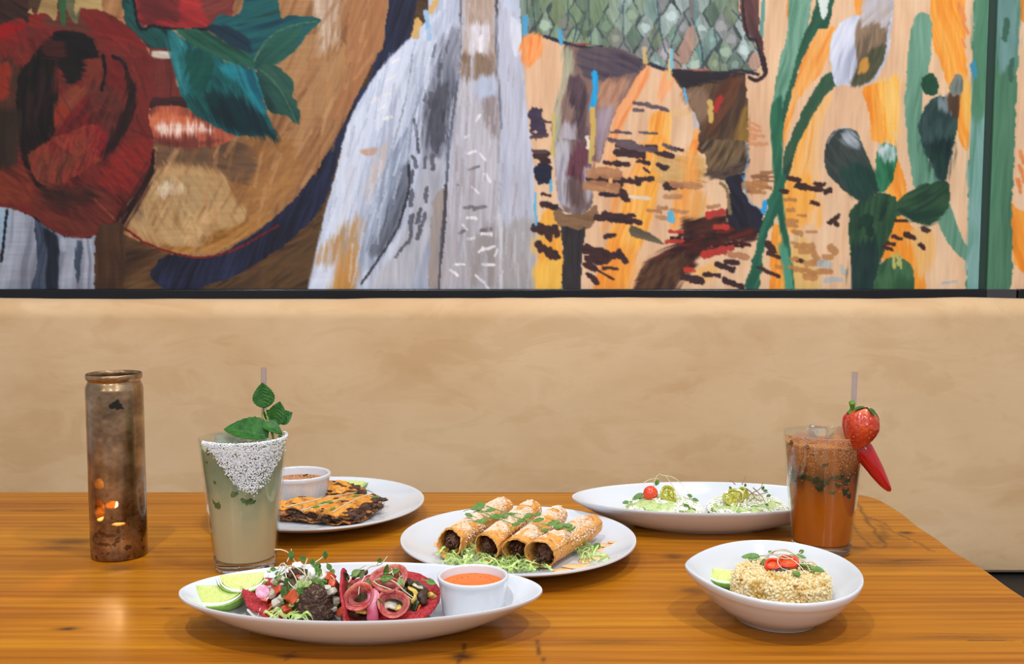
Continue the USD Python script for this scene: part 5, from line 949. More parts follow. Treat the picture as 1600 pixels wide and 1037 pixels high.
# orange drink
OX, OY, OH = .3335, 1.0820, .1290
g2_, rr2, gw = glass('drinking_glass', (OX, OY, TZ), OH, .0430, .0300, 'clear tumbler of amber drink with a chili salt rim and strawberry')
N = 5200; s = rng.uniform(-1, 1, N); dep = np.where(rng.uniform(size=N) < .30, rng.uniform(0, .0045, N), np.minimum(rng.exponential(.012, N), .05 + 0 * s) * (1 + .3 * np.sin(s * 7)))
kp = rng.uniform(size=N) < np.clip(1.0 - dep / .055, 0, 1) * .75 + .1; s, dep = s[kp], dep[kp]
a = -np.arccos(np.clip(s, -1, 1))
part(g2_, 'spice_rim', bits(skin(rr2, gw, OH - dep, a, .0003), .00045, 6), 'chili_salt', smooth=False, kind='stuff', label='fine chili salt crust')
d2 = Thing('amber_drink', 'amber orange spiced drink with dark muddled leaves in the tumbler with the strawberry', 'drink', (OX, OY, TZ))
LV2 = OH - .010
part(d2, 'liquid', lathe([(.002, .0122), (rr2(.0122) - gw - .0003, .0122)] + [(rr2(z) - gw - .0003, z) for z in np.linspace(.02, LV2 - .001, 10)] + [(rr2(LV2) - gw - .0012, LV2), (.03, LV2 - .0004), (.002, LV2)], 80), 'spiced_drink', smooth=40)
for px, py, sz, an, mt in ((1290, 754, .014, .8, 'mint_dark'), (1282, 764, .010, -.4, 'mint_dark'), (1316, 744, .010, .9, 'mint_dark'), (1240, 744, .009, .2, 'mint_dark'), (1330, 776, .010, -.8, 'mint_dark'), (1272, 712, .005, .3, 'mint_soaked'), (1234, 700, .010, .6, 'mint_dark'), (1264, 701, .008, .2, 'mint_dark'), (1262, 748, .013, .3, 'mint_dark'), (1252, 756, .010, -.6, 'mint_dark'), (1304, 746, .010, .2, 'mint_dark'), (1326, 752, .013, 1.1, 'mint_dark'), (1324, 768, .013, 1.4, 'mint_dark'), (1302, 770, .008, .1, 'mint_soaked'), (1290, 726, .008, .6, 'mint_dark'), (1232, 716, .007, 1.2, 'mint_dark'), (1274, 750, .016, -.1, 'mint_dark'), (1310, 758, .009, -.5, 'mint_dark')):
    speck(d2, rr2, px, py, sz, 0, mt, an, OY, OX)
for i, (dx, dy, dz, sz) in enumerate(((-.020, -.002, .000, .020), (-.002, .012, .004, .022), (.016, .000, .001, .021), (-.008, .026, .000, .019))):
    ice((OX + dx, OY + dy, TZ + LV2 + dz), sz, (.5 + i, .4 * i, 1.1 * i), 'clear ice cube at the top of the amber drink', 'ice in the amber drink', i + 9)
pA = Q(1336, 581, OY + .004); straw('clear straw rising behind the strawberry from the amber drink', (OX + .030, OY + .002, TZ + LV2 - .03), pA)
# strawberry and chili on the rim
mat('chili_red', (176, 14, 20), (190, 20, 28), scale=20, rough=.16, coat=.5)
mat('chili_green', (92, 140, 40), (70, 110, 30), scale=60, rough=.35)
mat('berry_leaf', (44, 88, 30), (66, 110, 40), scale=200, rough=.5, translucent=.2)
mat('seed', (214, 164, 92), rough=.4)
SY = OY - .030
cp = Thing('chili_pepper', 'shiny red chili pepper hooked on the rim behind the strawberry', 'chili pepper', Q(1334, 650, SY + .012))
cq = lambda px, py, dy: cp.local(Q(px, py, SY + dy))
path = spline([cq(1330, 645, .010), cq(1332, 664, .012), cq(1340, 690, .010), cq(1352, 708, .006), cq(1366, 730, .004), cq(1380, 752, .004), cq(1391, 767, .006)], 40)
rad = np.interp(np.linspace(0, 1, 40), [0, .04, .15, .45, .7, .9, .98, 1], [.004, .0085, .0105, .0108, .0082, .0045, .0026, .0008])
part(cp, 'flesh', tube(path, rad, 24), 'chili_red', True)
part(cp, 'stem', tube(spline([cq(1330, 646, .010), cq(1332, 638, .008), cq(1331, 628, .006)], 8), [.0050, .0042, .0030, .0026, .0024, .0026, .0030, .0032], 10), 'chili_green', True)
sbq = Q(1346, 669, SY - .006); sw = Thing('strawberry', 'ripe strawberry with green leaves stuck on the rim of the amber drink', 'strawberry', sbq)
mm = trimesh.creation.icosphere(5, 1.0); v = np.array(mm.vertices); zz = v[:, 2]
prf = np.interp(zz, [-1, -.8, -.4, .1, .5, .85, 1], [.30, .62, .88, 1.04, 1.04, .88, .5])
bv = np.stack([v[:, 0] * prf * .0170, v[:, 1] * prf * .0160, zz * .0235], 1)
i_ = np.arange(150); zf_ = 1 - 2 * (i_ + .5) / 150; th = i_ * 2.39996; sd_ = np.stack([np.sqrt(1 - zf_ ** 2) * np.cos(th), np.sqrt(1 - zf_ ** 2) * np.sin(th), zf_], 1)
dmin = np.arccos(np.clip(v @ sd_.T, -1, 1)).min(1)
bv -= bv / np.linalg.norm(bv, axis=1, keepdims=True) * (.0009 * np.exp(-(dmin / .045) ** 2))[:, None]
Rb = trimesh.transformations.rotation_matrix(.30, [0, 1, 0])[:3, :3] @ trimesh.transformations.rotation_matrix(-.1, [1, 0, 0])[:3, :3]
k_ = np.clip((zz - .55) / .4, 0, 1)[:, None] * .75; k2 = (.5 + 1.2 * fbm(v, 3, 2, 6))[:, None]
bc = (np.array([160, 26, 10.]) * (1 - k2) + np.array([204, 78, 30.]) * k2) * (1 - k_) + np.array([226, 176, 140.]) * k_
mat('berry_skin', (0, 0, 0), attr=True, rough=.28, coat=.35)
part(sw, 'flesh', T(bv @ Rb.T, mm.faces), 'berry_skin', smooth=True, color=lin(bc))
pr3 = np.interp(sd_[:, 2], [-1, -.8, -.4, .1, .5, .85, 1], [.30, .62, .88, 1.04, 1.04, .88, .5])
sp_ = np.stack([sd_[:, 0] * pr3 * .0168, sd_[:, 1] * pr3 * .0158, sd_[:, 2] * .0232], 1)
part(sw, 'seed', bits(sp_[sd_[:, 2] < .8] @ Rb.T, .00062, 8, .7), 'seed', smooth=False, kind='stuff')
for i in range(9):
    a = i * 2 * PI / 9; ce = np.array([0, 0, .0225]); tip = np.array([.0175 * math.cos(a), .0165 * math.sin(a), .0225 - .006 + .004 * math.sin(3 * i)])
    m = leaf_mesh(np.linalg.norm(tip - ce), .0080, .2, -.25, 'oval', 10, 5, .0004)
    part(sw, 'leaf', T(np.array(put(m, ce, tip - ce).vertices) @ Rb.T, m.faces), 'berry_leaf', smooth=True)
# ------------------------------------------------------------------ food: materials
mat('tortilla_red', (140, 30, 38), (182, 60, 64), scale=330, detail=4, rough=.7, bump=.9, bscale=360, bdist=.0016, spec=.25)
mat('meat_brown', (84, 56, 42), (60, 40, 32), scale=300, rough=.45, bump=1.0, bscale=480, bdist=.003, third=(134, 104, 80), spec=.4)
mat('meat_dark', (58, 34, 25), (96, 60, 42), scale=330, rough=.45, bump=.8, bscale=420, bdist=.002, third=(36, 20, 16), spec=.45)
mat('dark_veg', (38, 34, 20), (84, 70, 36), scale=220, rough=.45, bump=.6, third=(24, 18, 14))
mat('tomato', (176, 52, 22), (204, 88, 42), scale=150, rough=.3, coat=.3)
mat('onion_white', (212, 200, 178), (196, 168, 154), scale=160, rough=.3, sss=.5, sssr=.003)
mat('onion_pink', (170, 44, 52), (216, 116, 108), scale=170, rough=.28, sss=.5, sssr=.003, coat=.15)
mat('onion_magenta', (226, 140, 160), (214, 64, 116), scale=90, rough=.3, sss=.3, sssr=.003, coat=.3)
mat('radish', (232, 190, 206), (206, 120, 160), scale=140, rough=.4, stretch=(1, 3, 1))
mat('lettuce', (196, 222, 110), (222, 236, 166), scale=120, rough=.45, translucent=.25, third=(160, 204, 84))
mat('green_leaf', (80, 122, 46), (116, 156, 76), scale=170, rough=.45, translucent=.25, bump=.2, bscale=400)
mat('green_pale', (134, 170, 92), (166, 196, 126), scale=170, rough=.45, translucent=.25)
mat('stem_pale', (228, 214, 190), (210, 208, 168), scale=60, rough=.4, translucent=.2)
mat('stem_brown', (168, 140, 108), (140, 110, 84), scale=60, rough=.45)
mat('crema', (240, 236, 226), rough=.35, coat=.2)
mat('pepper_orange', (206, 86, 16), (226, 116, 34), scale=90, rough=.3, coat=.4)
mat('zucchini', (30, 42, 26), (48, 62, 34), scale=140, rough=.3, coat=.3)
mat('squash', (196, 164, 56), (214, 188, 96), scale=110, rough=.35, coat=.3, third=(150, 110, 40))
mat('char', (34, 24, 20), (76, 52, 36), scale=260, rough=.5, bump=.6)
mat('lime_rind', (104, 150, 40), (132, 172, 60), scale=300, rough=.35, bump=.25, bscale=700)
mat('lime_pith', (236, 238, 208), rough=.5, sss=.3, sssr=.003)
mat('lime_flesh', (190, 200, 96), (206, 212, 128), scale=240, rough=.22, stretch=(4, .6, .6), sss=.4, sssr=.004, bump=.3, third=(178, 188, 78))
mat('taquito_shell', (212, 142, 62), (226, 166, 88), scale=110, detail=5, rough=.5, bump=.5, bscale=260, bdist=.0015, third=(190, 112, 44))
mat('cheese', (244, 226, 204), (234, 204, 170), scale=90, rough=.55, sss=.2, sssr=.002)
mat('cheese_white', (246, 244, 234), (232, 232, 214), scale=90, rough=.55)
mat('sauce_cream', (238, 200, 156), (228, 168, 110), scale=90, rough=.3)
mat('quesadilla', (216, 128, 24), (228, 154, 48), scale=85, detail=5, rough=.42, bump=.5, bscale=240, third=(150, 76, 20), coat=.25)
mat('quesadilla_dark', (132, 78, 34), (176, 112, 52), scale=150, detail=5, rough=.5, bump=.5, third=(70, 42, 24))
mat('guacamole', (170, 190, 118), (192, 206, 146), scale=160, rough=.45, bump=.7, bscale=320, third=(146, 172, 92))
mat('sope_base', (176, 160, 96), (120, 120, 66), scale=200, rough=.6, bump=.5)
mat('jalapeno', (150, 150, 30), (172, 168, 52), scale=110, rough=.22, coat=.5)
mat('jalapeno_seed', (224, 210, 140), rough=.4)
mat('tomato_red', (214, 52, 26), (226, 74, 40), scale=90, rough=.2, coat=.5)
mat('chili_ring', (214, 44, 12), (226, 70, 22), scale=90, rough=.22, coat=.5)
mat('chili_pale', (206, 84, 34), rough=.3)
mat('rice_grain', (226, 190, 116), (240, 214, 160), scale=60, rough=.35, sss=.3, sssr=.003, third=(206, 158, 72))
mat('rice_core', (226, 184, 100), (234, 204, 134), scale=160, rough=.5, bump=.6)
mat('bean_black', (34, 24, 26), (60, 44, 40), scale=200, rough=.35, coat=.3)
R = np.random.default_rng(77)

def sprig(label, group, pts, leaves=(), r=.00055, stem='stem_pale', leaf='green_leaf', name='microgreen_sprig', ctg='microgreens'):
    pts = [np.asarray(p, float) for p in pts]
    t_ = Thing(name, label, ctg, pts[0], group=group)
    part(t_, 'stem', tube(spline([t_.local(p) for p in pts], 5 * len(pts) + 4), np.linspace(r * 1.15, r * .8, 5 * len(pts) + 4), 6), stem, True)
    for (p, d, up, L, W) in leaves:
        part(t_, 'leaf', put(leaf_mesh(L, W, .25, -.1, 'spoon', 10, 5, .0004), t_.local(p), d, up), leaf, smooth=True)
    return t_
def leaf_thing(label, group, p, d, up, L, W, kind_='rag', name='cilantro_leaf', ctg='herb leaf', mt='green_leaf', fold=.2, curl=.05):
    t_ = Thing(name, label, ctg, p, group=group)
    part(t_, 'blade', put(leaf_mesh(L, W, fold, curl, kind_, 16, 9, .0005), (0, 0, 0), d, up), mt, smooth=True)
    part(t_, 'stem', tube(spline([np.zeros(3) - frame(d, up)[:, 0] * L * .5, np.zeros(3) - frame(d, up)[:, 0] * L * .2 + frame(d, up)[:, 2] * .0006, frame(d, up)[:, 0] * L * .3 + frame(d, up)[:, 2] * .0004], 8), .00045, 6), 'green_pale', True)
def lime(loc, L, W, half, rz, tilt, label, roll=0.0):
    t_ = Thing('lime_wedge', label, 'lime wedge', loc, rz)
    def wedge(s0, s1):                                             # solid between two scales of the fruit, a slice about its long axis
        u = np.linspace(-1, 1, 25) * .995; ph = np.linspace(-PI / 2 - half, -PI / 2 + half, 15); secs = []
        for x in u:
            w = math.sqrt(max(1 - abs(x) ** 2.3, 0)); ro = w * s1; ri = w * s0
            o = np.stack([np.full(15, x * (s1 if s0 == 0 else (s0 + s1) / 2) * L), ro * W * np.cos(ph), ro * W * np.sin(ph)], 1)
            i_ = np.stack([o[:, 0], ri * W * np.cos(ph), ri * W * np.sin(ph)], 1)[::-1]
            if s0 == 0: i_ = i_[7:8]
            secs.append(np.vstack([o, i_]))
        m = loft(secs); Rm = trimesh.transformations.euler_matrix(tilt, roll, 0)[:3, :3]
        return T((np.array(m.vertices) + [0, 0, W * .99]) @ Rm.T, m.faces)
    part(t_, 'rind', wedge(.945, 1.0), 'lime_rind', smooth=50)
    part(t_, 'pith', wedge(.80, .944), 'lime_pith', smooth=50)
    part(t_, 'flesh', wedge(0, .80), 'lime_flesh', smooth=50)
def shred(a, b, w, seed, lift=.004):                                # a curling ribbon of lettuce
    r = np.random.default_rng(seed); a, b = np.asarray(a, float), np.asarray(b, float)
    mid = (a + b) / 2 + [0, 0, lift] + r.uniform(-.004, .004, 3)
    c = spline([a, mid, b], 12); tw = r.uniform(-2, 2); ph = r.uniform(0, 6)
    def fn(u, v):
        i_ = u * 11; k_ = np.minimum(i_.astype(int), 10); f_ = (i_ - k_)[..., None]
        p = c[k_] * (1 - f_) + c[k_ + 1] * f_; an = ph + tw * u; d = (b - a) / np.linalg.norm(b - a); s_ = np.array([-d[1], d[0], 0])
        return p + ((v - .5) * w)[..., None] * (np.cos(an)[..., None] * s_ + np.sin(an)[..., None] * np.array([0, 0, 1.])) + (.0007 * np.sin(u * 14 + seed))[..., None] * np.array([0, 0, 1.])
    return sheet(fn, 12, 3, .0004)
def dice(p, s, seed, mt, parent, name, local):
    r = np.random.default_rng(seed); s *= .9; m = rbox((s, s * r.uniform(.7, 1), s * r.uniform(.6, .9)), .42, seed, .28)
    Rm = trimesh.transformations.euler_matrix(*r.uniform(-.8, .8, 3))[:3, :3]
    part(parent, name, T(np.array(m.vertices) @ Rm.T + local(p), m.faces), mt, True)

# ------------------------------------------------------------------ front platter: limes, two tacos
lime(P(334, 966, FL) + [-.002, .006, .0030], .0300, .0230, .62, -4, -.38, 'lime wedge with pale flesh facing out at the left end of the front platter')
lime((P(386, 938, FL)[0] + .004, .872, TZ + .0205), .0235, .0215, .60, 16, -.42, 'pale lime wedge leaning behind the front lime wedge and the left taco')
def tortilla(R0, u0, aL, aR, bw, tilt, loc, seed, yaw=0.0, mt='tortilla_red', th=.0022, flat=0.0):
    su = np.linspace(-R0, R0, 241); w = lambda x: np.clip((x - (u0 - bw)) / (2 * bw), 0, 1)
    an = -aL + (aL + aR) * (3 * w(su) ** 2 - 2 * w(su) ** 3)
    X = np.concatenate([[0], np.cumsum(np.cos((an[1:] + an[:-1]) / 2) * np.diff(su))]); Z = np.concatenate([[0], np.cumsum(np.sin((an[1:] + an[:-1]) / 2) * np.diff(su))])
    X -= np.interp(u0, su, X); Z -= Z.min()
    Rm = trimesh.transformations.euler_matrix(tilt, 0, yaw)[:3, :3]
    def fn(x, y):
        x, y = x * R0, y * R0
        p = np.stack([np.interp(x, su, X), y, np.interp(x, su, Z)], -1)
        ns = meshkit.fbm(np.stack([x * 60, y * 60, np.full_like(x, seed)], -1), 3, seed) - .5
        n_f = meshkit.fbm(np.stack([x * 420, y * 420, np.full_like(x, seed)], -1), 2, seed) - .5
        p[..., 2] += ns * .005 + n_f * .0012; p[..., 0] += ns * .003
        return p @ Rm.T + loc
    return sheet(fn, 56, 56, th, disc=True)
t1l = P(470, 955, FL); t1 = Thing('taco', 'left open taco on a red tortilla with a browned beef chunk, diced tomato and lettuce', 'taco', t1l)
part(t1, 'tortilla', tortilla(.0405, .016, .36, .30, .010, .06, np.array([.004, -.001, .0035]), 3), 'tortilla_red', smooth=60)
c1, r1 = Q(482, 934, .862), np.array([.031, .022, .0235])
part(t1, 'filling', shift(blob(r1, .16, 2.2, 4, 5), t1.local(c1)), 'dark_veg', True)
L1 = t1.local
for i in range(46):                                             # small chopped bits between the larger pieces
    px, py = R.uniform(414, 528), R.uniform(892, 958)
    if abs(px - 490) < 24 and 912 < py < 972: continue
    p = E(px, py, c1, r1 * 1.0, .0012); s = R.uniform(.0028, .0052); k_ = i % 5
    m = blob((s * .6, s * .45, s * .4), .35, 2.4, 2, 400 + i)
    part(t1, ('tomato_piece', 'onion_piece', 'herb_piece', 'herb_piece', 'beef_piece')[k_], shift(m, L1(p)), ('tomato', 'onion_white', 'green_leaf', 'lettuce', 'meat_brown')[k_], True)
mk = Q(490, 943, .842); mb = blob((.0130, .0115, .0165), .10, 2.0, 5, 21); v = np.array(mb.vertices)
v *= (1 + .045 * np.sin(v[:, 2:3] * 1000 + 20 * fbm(v, 110, 3, 3)[:, None]) + .20 * fbm(v, 420, 3, 7)[:, None])
part(t1, 'beef_chunk', shift(T(v, mb.faces), L1(mk)), 'meat_brown', True, label='browned ridged chunk of beef')
part(t1, 'beef_chunk', shift(blob((.010, .009, .009), .2, 2.4, 4, 23), L1(Q(507, 952, .850))), 'meat_brown', True)
for i, (px, py, s) in enumerate(((456, 931, .0115), (417, 937, .0075), (450, 951, .0085), (513, 904, .0110), (437, 922, .0075), (518, 913, .0075), (428, 944, .006))):
    dice(E(px, py, c1, r1 * 1.02, .001), s, 100 + i, 'tomato', t1, 'tomato_piece', L1)
for i, (px, py, s) in enumerate(((428, 928, .0068), (435, 941, .0082), (431, 910, .0066), (437, 951, .007), (517, 925, .0085), (503, 901, .0095), (473, 905, .007), (524, 937, .006), (441, 934, .0055), (446, 906, .006), (521, 950, .006), (462, 921, .0055), (511, 919, .006))):
    dice(E(px, py, c1, r1 * 1.02, .0012), s, 140 + i, 'onion_white', t1, 'onion_piece', L1)
part(t1, 'crema_drop', shift(blob((.0052, .004, .0034), .3, 2.4, 3, 4), L1(E(466, 889, c1, r1, .003))), 'crema', True)
part(t1, 'crema_drop', shift(blob((.0035, .005, .0065), .25, 2, 3, 8), L1(E(487, 900, c1, r1, .002))), 'crema', True)
part(t1, 'beef_chunk', shift(blob((.0072, .006, .0056), .2, 2, 3, 9), L1(E(464, 897, c1, r1, .000))), 'meat_brown', True)
part(t1, 'radish_slice', put(lathe([(.0005, 0), (.0055, 0), (.0058, .0004), (.0055, .0010), (.0005, .0010)], 28), L1(Q(410, 924, .848)), (.7, .2, .35), (.5, -.75, .5)), 'radish', True, label='pink and white radish slice')
part(t1, 'onion_sliver', tube(spline([L1(Q(386, 951, .838)), L1(Q(395, 960, .836)), L1(Q(403, 962, .835)), L1(Q(407, 949, .837))], 16), np.array([.0006] + [.0016] * 14 + [.0006]), 8, .4), 'onion_white', True)
k_ = 0
for i in range(24):
    x, y = R.uniform(416, 482), R.uniform(953, 972)
    p = Q(x, y, .826 + (972 - y) * .0009 + R.uniform(0, .004)); an = R.uniform(-.6, .6); L_ = R.uniform(.010, .019)
    d = np.array([math.cos(an), .35 * math.sin(an * 2), .3 * math.sin(an)])
    part(t1, 'lettuce_shred', shred(L1(p - d * L_ / 2), L1(p + d * L_ / 2), R.uniform(.0014, .0026), 300 + i, .003), 'lettuce', True)
for i, (px, py, L_, W_, dx, dz, mt_) in enumerate(((447, 926, .013, .0070, .15, 1, 'green_leaf'), (491, 912, .013, .0075, .5, .7, 'green_pale'), (473, 926, .012, .006, -.5, .8, 'green_leaf'), (493, 897, .011, .0085, .6, .25, 'green_leaf'), (479, 914, .013, .006, .9, .5, 'lettuce'), (500, 912, .010, .006, .3, -.8, 'green_leaf'), (452, 912, .010, .0055, -.2, .9, 'green_leaf'), (440, 905, .009, .005, .8, .5, 'green_pale'), (468, 915, .012, .007, .7, .6, 'lettuce'), (424, 946, .008, .006, .6, -.5, 'green_leaf'), (516, 898, .008, .006, .6, .6, 'green_pale'))):
    p = E(px, py, c1, r1 * 1.03, .0025)
    leaf_thing('small green herb leaf in the filling of the left red taco', 'herb leaves in the left taco', p - np.array([dx, 0, dz]) * L_ * .45, (dx, -.25, dz), (0, -1, .35), L_, W_, 'rag', mt=mt_)
G1 = ('pale microgreen sprig on top of the left red taco', 'microgreens on the left taco')
def e1(px, py, l=.004): return E(px, py, c1, r1 * 1.05, l)
def sp(gr, e, pts, lv, **k_):
    P_ = [e(*p) for p in pts]; ls = []
    for (px, py, dx, dz, L_) in lv: ls.append((e(px, py), (dx, -.2, dz), (-dz * .3, -1, .5), L_, L_ * .62))
    sprig(gr[0], gr[1], P_, ls, **k_)
sp(G1, e1, [(438, 905), (444, 892), (450, 893, .008), (451, 906), (458, 917), (470, 923)], [(438, 904, -.3, -1, .006), (470, 923, .8, -.5, .005)])
sp(G1, e1, [(437, 896), (446, 890, .006), (458, 899, .006), (466, 911, .005), (466, 920)], [(437, 896, -.9, .2, .006)])
sp(G1, e1, [(436, 875, .010), (446, 876, .010), (456, 879, .008), (466, 890)], [(456, 882, .3, 1, .008)], stem='stem_pale')
sp(G1, e1, [(474, 918), (484, 902, .006), (487, 892, .006)], [(487, 892, .2, 1, .008), (487, 893, .9, .3, .007)])
sp(G1, e1, [(490, 890, .006), (499, 886, .008), (506, 880, .010)], [(506, 881, .1, 1, .0085), (508, 886, .6, -.9, .0075)])
sp(G1, e1, [(452, 888, .006), (458, 880, .009), (459, 875, .010)], [(458, 882, -.1, 1, .009)])
sp(G1, e1, [(480, 884, .006), (476, 896, .004), (482, 910, .004)], [(480, 885, -.6, .6, .008)])
sp(G1, e1, [(500, 896), (512, 902, .004), (520, 910)], [(500, 895, -.5, .8, .007)])
sp(G1, e1, [(444, 900), (456, 894, .006), (470, 898, .006), (480, 905)], [(444, 900, -.9, -.2, .006)])
# right taco
t2l = P(598, 962, FL); t2 = Thing('taco', 'right open taco on a red tortilla with pickled onion rings and grilled vegetables', 'taco', t2l)
part(t2, 'tortilla', tortilla(.0535, -.024, 1.36, .15, .009, .18, np.array([-.027, .000, .008]), 8, .13), 'tortilla_red', smooth=60)
c2, r2 = Q(602, 939, .866), np.array([.040, .024, .0215])
part(t2, 'filling', shift(blob(r2, .14, 2.2, 4, 12), t2.local(c2)), 'dark_veg', True)
L2 = t2.local
def e2(px, py, l=.003): return E(px, py, c2, r2 * 1.04, l)
def veg(name, pts, r, mt, flat=.45, lift=.002, label=None):
    q = [L2(e2(x, y, lift)) for x, y in pts]; n_ = 16; c = spline(q, n_)
    rr = r * np.clip(np.minimum(np.linspace(.5, 6, n_), np.linspace(6, .5, n_)), .3, 1)
    m = tube(c, rr, 12, flat * .8); v = np.array(m.vertices); sd = int(pts[0][0])
    v += .0030 * np.stack([fbm(v + k_ + sd, 170, 3, sd + k_) for k_ in range(3)], 1)
    part(t2, name, T(v, m.faces), mt, True, label=label)
veg('pepper_strip', [(566, 972), (590, 971), (612, 967), (634, 962)], .0046, 'pepper_orange')
veg('pepper_strip', [(655, 944), (652, 956), (647, 972)], .0048, 'pepper_orange')
veg('pepper_strip', [(534, 956), (542, 950), (546, 946)], .0060, 'tomato', .8, label='orange tomato wedge')
veg('pepper_strip', [(560, 972), (600, 974), (640, 973)], .0030, 'pepper_orange', .8, 0)
veg('zucchini_strip', [(650, 938), (643, 954), (636, 973)], .0044, 'zucchini', .5)
veg('zucchini_strip', [(551, 906), (562, 900), (575, 898)], .0046, 'dark_veg', .6)
veg('zucchini_strip', [(556, 914), (570, 908)], .0036, 'zucchini', .6)
veg('squash_strip', [(636, 920), (646, 925), (649, 933), (643, 942)], .0042, 'squash', .5)
veg('squash_strip', [(553, 956), (562, 952), (575, 955)], .0040, 'squash', .6)
veg('squash_strip', [(598, 948), (608, 944), (620, 948)], .0060, 'onion_white', .5, label='pale translucent onion piece')
veg('squash_strip', [(616, 950), (626, 947)], .0045, 'squash', .6)
veg('mushroom_slice', [(542, 966), (552, 957), (563, 957)], .0058, 'dark_veg', .7)
veg('mushroom_slice', [(553, 968), (570, 966), (580, 961)], .0050, 'char', .7)
veg('charred_piece', [(652, 928), (658, 935), (660, 944)], .0058, 'char', .8)
veg('charred_piece', [(632, 914), (640, 911)], .0048, 'char', .8)
veg('charred_piece', [(610, 975), (650, 974)], .0032, 'char', .8, .001)
veg('onion_strip', [(588, 924), (585, 938), (584, 950), (586, 968)], .0052, 'onion_magenta', .5, .006, 'pale to magenta pickled onion strip')
veg('onion_strip', [(555, 918), (566, 912), (581, 908)], .0030, 'onion_magenta', .5, .003)
veg('onion_strip', [(643, 915), (651, 919), (658, 921)], .0028, 'onion_white', .5, .003)
veg('tan_piece', [(668, 930), (674, 934)], .0040, 'squash', .8)
def onion_ring(px, py, rx, rz_, w, tl, label, lift, mt='onion_pink', nrm=(0, -.72, .69)):
    p = e2(px, py, lift); t_ = Thing('pickled_onion_ring', label, 'pickled onion', p)
    up = np.asarray(nrm, float); fr = frame((math.cos(tl), 0, math.sin(tl)), up)
    a = np.linspace(0, 2 * PI, 49)[:-1]
    def torus(ax, az, rw, off):
        hh = 1 + .07 * np.sin(2 * a + px) + .05 * np.sin(3 * a + py); c = np.stack([ax * hh * np.cos(a), az * hh * np.sin(a), .0014 * np.sin(2 * a + py) + off], 1); rad_ = np.stack([np.cos(a), np.sin(a), 0 * a], 1); V = []
        for b in np.linspace(0, 2 * PI, 11)[:-1]: V.append(c + rad_ * (rw * .62 * math.cos(b) + rw * .9 * math.sin(b)) + np.array([0, 0, rw * 1.9 * math.sin(b)]))
        V = np.stack(V, 1).reshape(-1, 3); f = []
        for i in range(48):
            for j in range(10):
                p0, p1, p2, p3 = i * 10 + j, ((i + 1) % 48) * 10 + j, ((i + 1) % 48) * 10 + (j + 1) % 10, i * 10 + (j + 1) % 10; f += [(p0, p1, p2), (p0, p2, p3)]
        m = T(V @ fr.T, f)
        if m.volume < 0: m.invert()
        return m
    part(t_, 'outer_layer', torus(rx, rz_, w, 0), mt, True)
    part(t_, 'inner_layer', torus(rx - w * 1.15, rz_ - w * 1.15, w * .7, -.0016), mt, True)
onion_ring(608, 911, .0145, .0120, .0024, .05, 'pickled onion ring at the top of the right taco under the green sprigs', .003, nrm=(0, -.45, .89))
onion_ring(566, 935, .0105, .0088, .0027, .35, 'round deep pink pickled onion ring beside the standing tortilla edge', .006, nrm=(-.15, -.9, .4))
onion_ring(614, 943, .0122, .0090, .0022, -.12, 'salmon pickled onion ring with pale onion inside at the front of the taco', .007, nrm=(.1, -.85, .5))
onion_ring(604, 920, .0110, .0070, .0024, .1, 'dark pink pickled onion ring in the middle of the right taco', .001, nrm=(0, -.55, .83))
G2 = ('thin cream microgreen sprig over the onions of the right taco', 'microgreens on the right taco')
for pts, lv in (([(572, 902, .006), (582, 899, .008), (595, 896, .008), (605, 887, .010)], [(572, 902, -.9, -.3, .006)]),
                ([(586, 917, .008), (594, 922, .009), (611, 927, .009)], [(586, 916, -.8, .3, .008)]),
                ([(605, 914, .009), (618, 920, .009), (628, 928, .009), (641, 936, .009)], [(605, 914, -.7, .4, .006)]),
                ([(575, 913, .010), (569, 924, .011), (567, 933, .010)], [(575, 913, .3, .9, .004)]),
                ([(608, 908, .008), (616, 903, .009), (622, 899, .009)], [(622, 899, .7, .5, .004)]),
                ([(550, 917, .006), (560, 905, .007), (574, 897, .008)], [(550, 917, -.4, -.8, .005)]),
                ([(616, 895, .008), (611, 903, .008), (614, 910, .008)], []),
                ([(622, 930, .009), (632, 934, .009), (639, 938, .009)], []),
                ([(627, 908, .006), (622, 914, .008), (630, 916, .006)], [])):
    sp(G2, e2, pts, lv)
for i, (px, py, L_, W_, dx, dz, mt_) in enumerate(((604, 903, .012, .0045, .25, 1, 'green_leaf'), (604, 913, .013, .0055, .95, .25, 'green_leaf'), (625, 919, .009, .0065, .2, -1, 'green_pale'), (664, 919, .009, .0055, .95, -.25, 'green_leaf'), (595, 941, .008, .0055, -.2, 1, 'green_leaf'), (615, 905, .010, .005, .9, .3, 'green_leaf'), (561, 907, .010, .006, .8, .5, 'green_pale'), (548, 912, .009, .0055, -.3, .9, 'dark_veg'), (594, 890, .006, .004, .5, .8, 'green_leaf'))):
    p = e2(px, py, .008)
    leaf_thing('small green herb leaf over the onions of the right taco', 'herb leaves on the right taco', p - np.array([dx, 0, dz]) * L_ * .45, (dx, -.2, dz), (0, -1, .5), L_, W_, 'oval', mt=mt_)

